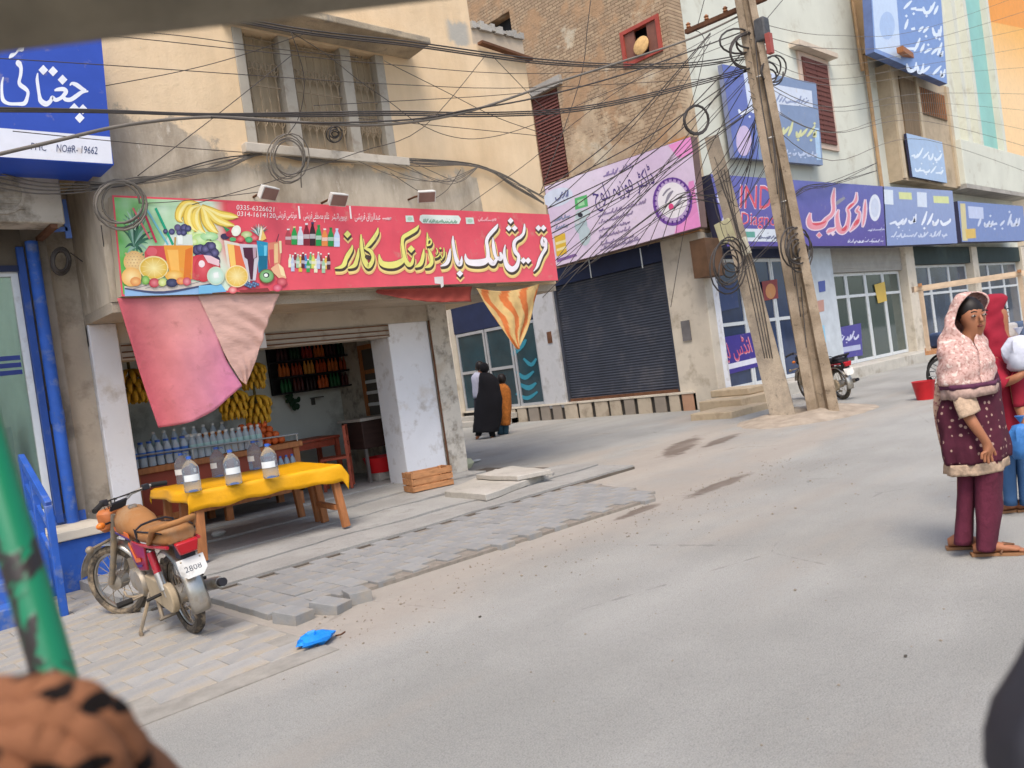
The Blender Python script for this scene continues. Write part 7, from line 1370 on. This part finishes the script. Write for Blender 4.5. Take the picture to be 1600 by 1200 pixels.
garment('shawl_hem', [(1469,608.5,1560,597.5,.193,-.03),(1472,624,1561,610,.192,-.03)], WD, M('shawl_hem_print', H('a78c80'), .95, var=.3, scale=40), wo, 48, .05, 8, m=2)
garment('shawl_tail', [(1470,560,1492,560,.05,.06),(1464,595,1488,592,.05,.06),(1459,635,1484,630,.045,.06),(1464,672,1484,668,.04,.06),(1472,706,1488,704,.03,.06)], WD, pattern('shawl_tail_print', H('b9967f'), H('8a5a56'), 40, .2, mottle=H('d0b49c')), wo, 20, .1, 4)
mb = MB(); mb.ball(hc + Vector((0,0,.02)) - Vector(fdir)*.018, (.076,.076,.088), 14, 10); mb.build('hair', HAIR, wo, smooth=180)
# ---- second person behind her
PF = G(1588, 802, 0); PD = dep(PF); p2 = thing('person', 'person in a crimson scarf and blue trousers carrying bags behind the shawled woman', 'person', PF); Pp = lambda x, y, d=0: FD(x, y, PD + d)
h2 = Pp(1556, 492)
J = [(Pp(1578,640), .11), (Pp(1568,560), .11), (Pp(1562,530), .06), (h2, .08), (h2 + Vector((0,0,.06)), .06), (Pp(1575,690), .05), (Pp(1577,750), .04), (Pp(1580,795), .033), (Pp(1598,690), .05), (Pp(1601,750), .04), (Pp(1604,795), .035), (Pp(1585,570,-.12), .05), (Pp(1592,630,-.16), .04), (Pp(1600,655,-.22), .03), (Pp(1600,668,-.25), .022), (Pp(1548,565,-.1), .045), (Pp(1566,600,-.2), .036), (Pp(1590,590,-.28), .028), (Pp(1602,580,-.28), .02)]
skin_body('body', J, [(0,1),(1,2),(2,3),(3,4),(0,5),(5,6),(6,7),(0,8),(8,9),(9,10),(1,11),(11,12),(12,13),(13,14),(1,15),(15,16),(16,17),(17,18)], SKIN, p2); fdir2 = (RT*.95 + fw0*.2).normalized(); face(h2, fdir2, .082, p2)
CRIM = M('crimson_cloth', H('8e1f30'), .95, var=.12, scale=5, bump=.1, bscale=150); BLUEC = M('blue_cotton', H('3a5a80'), .95, var=.15, scale=5)
hooded('scarf', [(1546,460,1566,459,.04,.01),(1536,466,1576,464,.085,.01),(1532,478,1578,476,.1,.01),(1531,494,1578,492,.105,.01),(1530,508,1576,506,.11,0),(1532,522,1578,520,.12,0),(1536,545,1586,541,.15,0),(1543,578,1596,571,.16,0)], [20,34,52,58,48,22,2,.5], PD, CRIM, p2, 8); mb = MB(); mb.ball(h2 + Vector((0,0,.02)) + fdir2*.012, (.058,.058,.07), 14, 10); mb.build('hair', HAIR, p2, smooth=180)
garment('sleeve', [(1536,556,1560,556,.06,-.08),(1542,574,1570,570,.058,-.13),(1552,594,1580,588,.052,-.19),(1566,610,1584,580,.05,-.225)], PD, CRIM, p2, 18, .03, 4); garment('sleeve', [(1572,566,1598,562,.055,-.1),(1578,600,1604,596,.055,-.14),(1584,636,1608,632,.05,-.17)], PD, CRIM, p2, 18, .03, 4); garment('tunic', [(1545,560,1600,556,.14,0),(1550,600,1606,596,.15,0),(1556,640,1612,636,.16,0),(1560,690,1618,686,.17,0)], PD, CRIM, p2, 30, .04, 6)
for d in (0, 24): garment('trouser_leg', [(1560+d,680,1588+d,680,.08,0),(1564+d,730,1588+d,730,.075,0),(1569+d,788,1590+d,788,.06,0)], PD, BLUEC, p2, 18, .03, 4)
foot((1580,800), PD, p2, math.atan2(RT.y, RT.x)); foot((1604,798), PD, p2, math.atan2(RT.y, RT.x))
def bagf(px, D, rx, rz, mat, label, nm):
    c = FD(*px, D); mb = MB(); rings = []
    for k in range(9): th = math.pi*k/8; rings.append([c + Vector((0,0,-math.cos(th)*rz)) + (RT*math.cos(a) + fw0*.7*math.sin(a))*rx*math.sin(th)**.7*(1 + .38*nz3((math.cos(a)*2.2, math.sin(a)*2.2, k*.7 + rx*9)) + .16*math.sin(7*a + k)) for a in [2*math.pi*j/16 for j in range(16)]])
    rings.append([c + Vector((0,0,rz+.05)) + (RT*math.cos(a) + fw0*math.sin(a))*.03 for a in [2*math.pi*j/16 for j in range(16)]])
    mb.loft(rings); tag(mb.build(nm, mat, smooth=60), label, 'bag')
bagf((1596,552), PD - .25, .11, .12, M('white_polythene', H('c9ccd8'), .4, var=.12, scale=10, bump=.4, bscale=20), 'white carrier bag held beside the person in the crimson scarf', 'carrier_bag')
bagf((1598,690), PD - .25, .085, .12, M('blue_polythene_bag', H('3f78b8'), .4, var=.12, scale=10, bump=.4, bscale=20), 'blue carrier bag hanging beside the person in the crimson scarf', 'carrier_bag')
# ---- three walkers in the lane
LF = G(760, 685, 0); LD = dep(LF)
BLK = M('black_robe', H('17161a'), .95, var=.15); 
def walker(label, rows_robe, head, mat, headmat, legs, legmat, D, hr=.1, arms=None):
    base = FD((legs[0][0] + legs[0][2])/2, legs[0][3], D); t = thing('person', label, 'person', (base.x, base.y, 0)); h = FD(*head, D)
    top = rows_robe[1]; J = [(FD((top[0]+top[2])/2, top[1] + 25, D), .11), (FD((top[0]+top[2])/2, top[1] + 4, D), .11), (h - Vector((0,0,.15)), .05), (h - Vector((0,0,.03)), hr*.82), (h + Vector((0,0,.08)), hr*.6)]
    E2 = [(0,1),(1,2),(2,3),(3,4)]
    for l in legs: i = len(J); J += [(FD(l[0], l[1], D), .085), (FD((l[0]+l[2])/2, (l[1]+l[3])/2, D), .06), (FD(l[2], l[3] - 3, D), .04), (FD(l[2] - 4, l[3], D), .035)]; E2 += [(0,i),(i,i+1),(i+1,i+2),(i+2,i+3)]
    skin_body('body', J, E2, SKIN, t, sub=1); garment('robe', rows_robe, D, mat, t, 26, .035, 6)
    for l in legs: garment('trouser_leg', [(l[0]-6, l[1], l[0]+6, l[1], .08, 0), ((l[0]+l[2])/2-5.5, (l[1]+l[3])/2, (l[0]+l[2])/2+5.5, (l[1]+l[3])/2, .075, 0), (l[2]-4.5, l[3]-5, l[2]+4.5, l[3]-5, .06, 0)], D, legmat, t, 14, .02, 4, m=2)
    mb = MB(); mb.ball(h + Vector((0,0,.03)), (hr*1.08, hr*1.08, hr*1.28), 14, 9); mb.build('head_cloth' if headmat is BLK else 'hair', headmat, t, smooth=180)
    face(h + Vector((0,0,-.01)) - RT*.02, (-RT*.8 + fw0*.5), hr*.95, t); return t
walker('woman in a long black robe walking down the lane', [(750,582,764,582,.06,0),(748,590,777,592,.15,0),(747,608,783,610,.18,0),(744,634,785,636,.2,0),(741,660,782,660,.21,0),(738,676,779,674,.22,0)], (757,577), BLK, BLK, ((752,655,747,686),(765,655,770,687)), BLK, LD)
walker('man in a pale shirt walking beside the black robed woman', [(742,582,752,582,.06,.0),(737,590,760,590,.14,0),(738,606,760,606,.15,0),(740,622,762,622,.16,0)], (750,574), M('pale_shirt', H('a9a9b8'), .9), HAIR, ((747,620,746,672),(756,620,757,672)), M('dark_trousers', H('2b2b33'), .9), LD + 1.0)
walker('person in an orange print shawl behind the black robed woman', [(780,600,790,600,.06,0),(776,607,796,607,.13,0),(776,625,799,625,.15,0),(778,645,799,645,.16,0),(781,664,797,664,.16,0)], (784,594), M('orange_print', H('a8642a'), .9, var=.35, scale=22), HAIR, ((783,650,782,684),(790,650,790,684)), M('teal_trousers', H('2c4654'), .9), LD + .4)
# ---- pushcart beyond the woman
KD = 14.0; kc = thing('pushcart', 'wooden pushcart with a pole roof frame standing in the road behind the woman', 'cart', G(1500, 600, 0))
K = lambda x, h, d=0: (lambda b: Vector((b.x, b.y, h)))(FD(x, 480, KD + d))
for d in (0, 1.1):
    mb = MB(); mb.bar(K(1430, 1.88, d), K(1610, 1.9, d), .09, .07); mb.build('roof_pole', M('pale_timber', H('c2ab90'), .8, var=.2, scale=4), kc)
for x in (1442, 1600):
    for d in (0, 1.1): mb = MB(); mb.bar(K(x, .75, d), K(x, 1.86, d), .06, .06, (1,0,0)); mb.build('post', MATS['pale_timber'], kc)
    mb = MB(); mb.bar(K(x, 1.93, -.1), K(x, 1.93, 1.2), .06, .05); mb.build('roof_rail', WOOD, kc)
mb = MB(); q = [K(1436, .7, -.05), K(1606, .7, -.05), K(1606, .7, 1.15), K(1436, .7, 1.15)]; mb.prism(q, (0,0,.07)); mb.build('deck', WOOD, kc)
for x in (1462, 1580):
    for d in (0, 1.1): c = K(x, .32, d); mb = MB(); mb.tube([c + RT*.3*math.cos(a) + Vector((0,0,.3*math.sin(a))) for a in [2*math.pi*i/24 for i in range(24)]], .025, 6, closed=True); wv = mb.build('wheel', BLACKRUB, kc, smooth=60); mb = MB(); [mb.tube([c, c + RT*.28*math.cos(a) + Vector((0,0,.28*math.sin(a)))], .008, 4) for a in [2*math.pi*i/10 for i in range(10)]]; mb.build('spokes', STEEL, wv)
    mb = MB(); mb.tube([K(x, .32, -.05), K(x, .32, 1.15)], .025, 8); mb.build('axle', RUST, kc)
    mb = MB(); mb.bar(K(x, .32, .2), K(x, .71, .2), .06, .06, (1,0,0)); mb.build('strut', WOOD, kc)
for i, (x, c) in enumerate(((1470,'4a5a78'),(1500,'9a9aa4'),(1530,'3a4a68'),(1560,'b8b4b0'),(1588,'5a6a84'))):
    cc = K(x, .77 + .14, .5); mb = MB(); mb.obox(cc, (.34, .5, .28), Matrix.Rotation(YAW - R(90), 3, 'Z')); tag(mb.build('goods_bundle', M('bundle_' + c, H(c), .9, var=.25, scale=8, bump=.4, bscale=12), bevel=.05), ('slate blue','pale grey','navy','off white','steel blue')[i] + ' wrapped bundle lying on the pushcart deck', 'bundle')
c = G(1446, 624, 0); mb = MB(); mb.lathe([(.001,0),(.13,0),(.18,.3),(.19,.31),(.17,.31),(.12,.02),(.001,.02)], c, n=18); tag(mb.build('red_bucket', M('red_bucket_m', H('c0252c'), .4), smooth=50), 'red plastic bucket standing on the road near the pushcart', 'bucket')

# ================================================================ RICKSHAW THE PICTURE IS TAKEN FROM
rk = thing('auto_rickshaw', 'auto rickshaw interior edge with a green post and a dark canopy rim', 'rickshaw', (0, 0, 0))
GREENP = NG('chipped_green_paint', .4, .5)
f_ = GREENP.rng(GREENP.noise(9, 5, .6, None, .6), .565, .59); GREENP = GREENP.fin(GREENP.mix(f_, H('0c7a52'), H('2a211c')), (f_,), .2)
a, b = FD(-78, 500, .84), FD(107, 1130, .74); dd = (b - a); mb = MB(); mb.tube([a - dd*.9, a, a + dd*.5, b, b + dd*.9], .0188, 16); mb.build('green_post', GREENP, rk, smooth=180)
CAN = M('canopy_vinyl', H('8a8270'), .6, var=.15, scale=20, bump=.2, bscale=60)
a, b = FD(-260, 55, .6), FD(700, -40, .92); q = []
mb = MB(); n = 20
sec = [(0,-.028),(.014,-.022),(.016,-.008),(.008,.002),(.014,.012),(.012,.03),(-.01,.05),(-.05,.07),(-.06,.05),(-.02,-.02)]
dirn = (b-a).normalized(); s2 = dirn.cross(Vector((0,0,1))).normalized(); s2 = -s2 if s2.dot(fw0) < 0 else s2; u2 = Vector((0,0,1))
mb.loft([[a.lerp(b, k/n) + s2*x + u2*z for x, z in sec] for k in range(n+1)]); mb.build('canopy_rim', CAN, rk, smooth=60)
mb = MB(); mb.add([a + u2*.06 - s2*.03, b + u2*.06 - s2*.03, b + u2*.16 - s2*1.3, a + u2*.16 - s2*1.3], [(0,1,2,3)]); mb.build('canopy_roof', CAN, rk, smooth=0, solid=.01)
pnl = [FD(1715,940,.62), FD(1672,1005,.6), FD(1646,1060,.58), FD(1618,1120,.56), FD(1596,1172,.55), FD(1590,1260,.55), FD(1780,1260,.55)]
mb = MB(); mb.prism(pnl, fw0*.05); mb.build('side_panel', M('grey_vinyl', H('4a4648'), .6, var=.08, scale=10, bump=.1, bscale=100), rk, smooth=40, bevel=.01)
mb = MB(); mb.box(-.9, .75, -1.0, .55, .42, .47); mb.build('floor_pan', RUST, rk); mb = MB(); mb.box(-.7, -.1, -.9, .2, .48, .82); mb.build('seat', M('seat_rexine', H('2c2a2c'), .6), rk, bevel=.03)
for x, y in ((-.8,-.8),(.65,-.8),(-.1,.45)):
    mb = MB(); c = Vector((x, y, .22)); mb.tube([c + Vector((.2*math.cos(q), 0, .2*math.sin(q))) for q in [2*math.pi*i/20 for i in range(20)]], .045, 8, closed=True); mb.build('wheel', BLACKRUB, rk, smooth=60)
# passenger's lap under a dotted cloth
g = NG('dotted_brown_cloth', .9, .2); v = g.n.new('ShaderNodeTexVoronoi'); v.inputs['Scale'].default_value = 23; v.inputs['Randomness'].default_value = .75
mp = g.n.new('ShaderNodeMapping'); mp.inputs['Scale'].default_value = (.9, 1.0, 2.0); g.l.new(g.vec, mp.inputs[0]); g.l.new(mp.outputs[0], v.inputs['Vector'])
DOT = g.fin(g.mix(g.rng(v.outputs['Distance'], .33, .38, 1, 0), g.mix(g.noise(8, 3), H('754b35'), H('926244')), H('181210')), (g.noise(150, 2),), .1)
ps = thing('person', 'lap of a passenger wrapped in brown cloth with black dots in the rickshaw', 'person', FD(90, 1300, .62))
kn = FD(44, 1262, .6); hip = kn - fw0*.42 - RT*.25 + Vector((0,0,-.02)); sh_ = kn + Vector((0,0,-.55)) + fw0*.02
mb = MB(); rings = []; path = catmull([tuple(hip), tuple(hip.lerp(kn, .5) + Vector((0,0,.02))), tuple(kn - fw0*.03 + Vector((0,0,-.005))), tuple(kn + fw0*.03 + Vector((0,0,-.05))), tuple(kn + fw0*.04 + Vector((0,0,-.16))), tuple(sh_ + Vector((0,0,.2))), tuple(sh_)], 6)
rad = catmull([(.11,0),(.1,0),(.088,0),(.085,0),(.08,0),(.07,0),(.06,0)], 6); n = 32; prev = None
for i, p_ in enumerate(path):
    t_ = (Vector(path[min(i+1, len(path)-1)]) - Vector(path[max(i-1, 0)])).normalized(); sx = RT.copy(); sx = (sx - t_*sx.dot(t_)).normalized(); sy = t_.cross(sx); rr = rad[i][0]
    rings.append([Vector(p_) + (sx*math.cos(q)*1.15 + sy*math.sin(q))*rr*(1 + .075*abs(math.sin(i*.62 + 1.5*math.cos(q) + .8*math.sin(q*2))) + .03*math.sin(i*1.9 - 3*math.sin(q)) + .05*nz3((math.cos(q)*2, math.sin(q)*2, i*.35)) - .05) for q in [2*math.pi*j/n for j in range(n)]])
mb.loft(rings); mb.build('wrapped_leg', DOT, ps, smooth=180)

# ================================================================ GRIT ON THE ROAD
mb = MB(); rg = random.Random(5)
for k in range(900):
    if k < 520: x, y = rg.uniform(1.8, 8.5), 4.85 - abs(rg.gauss(0, .55))
    else: x, y = rg.uniform(1.5, 13), rg.uniform(.8, 8.2)
    if 1.9 < x < 7.6 and y > 4.9: continue
    r_ = rg.uniform(.003, .009) * (1.6 if rg.random() < .07 else 1); c = Vector((x, y, r_*.4)); an = rg.uniform(0, 6)
    mb.add([c + Vector((r_*math.cos(an + q)*rg.uniform(.7, 1.2), r_*math.sin(an + q)*rg.uniform(.7, 1.2), 0)) for q in (0, 1.57, 3.14, 4.71)] + [c + Vector((0, 0, r_*.7)), c - Vector((0, 0, r_*.5))], [(0,1,4),(1,2,4),(2,3,4),(3,0,4),(1,0,5),(2,1,5),(3,2,5),(0,3,5)])
struct(mb.build('grit', M('grit_stone', H('8c8172'), .9, var=.3, scale=40), smooth=0), 'stuff')

# bunched folds of the passenger's cloth, lying over the knee
for r_, pts in ((.015, [(-60,1092,.58),(30,1076,.565),(95,1079,.56),(150,1098,.565),(192,1140,.575),(214,1200,.59)]), (.0125, [(-60,1128,.56),(40,1108,.545),(110,1118,.545),(160,1152,.55),(184,1200,.56),(196,1250,.58)]), (.013, [(-60,1170,.55),(30,1146,.535),(90,1158,.535),(132,1196,.54),(152,1250,.56)])):
    P_ = catmull([tuple(FD(q[0] - 4, q[1] + 10, q[2])) for q in pts], 7); k = len(P_); mb = MB(); mb.tube([Vector(q) + Vector((0, 0, .003*nz3((i*.5, r_*90, 2)))) for i, q in enumerate(P_)], [r_*(1 + .22*nz3((i*.35, r_*70, 1))) for i in range(k)], 14); mb.build('cloth_fold', DOT, ps, smooth=180)
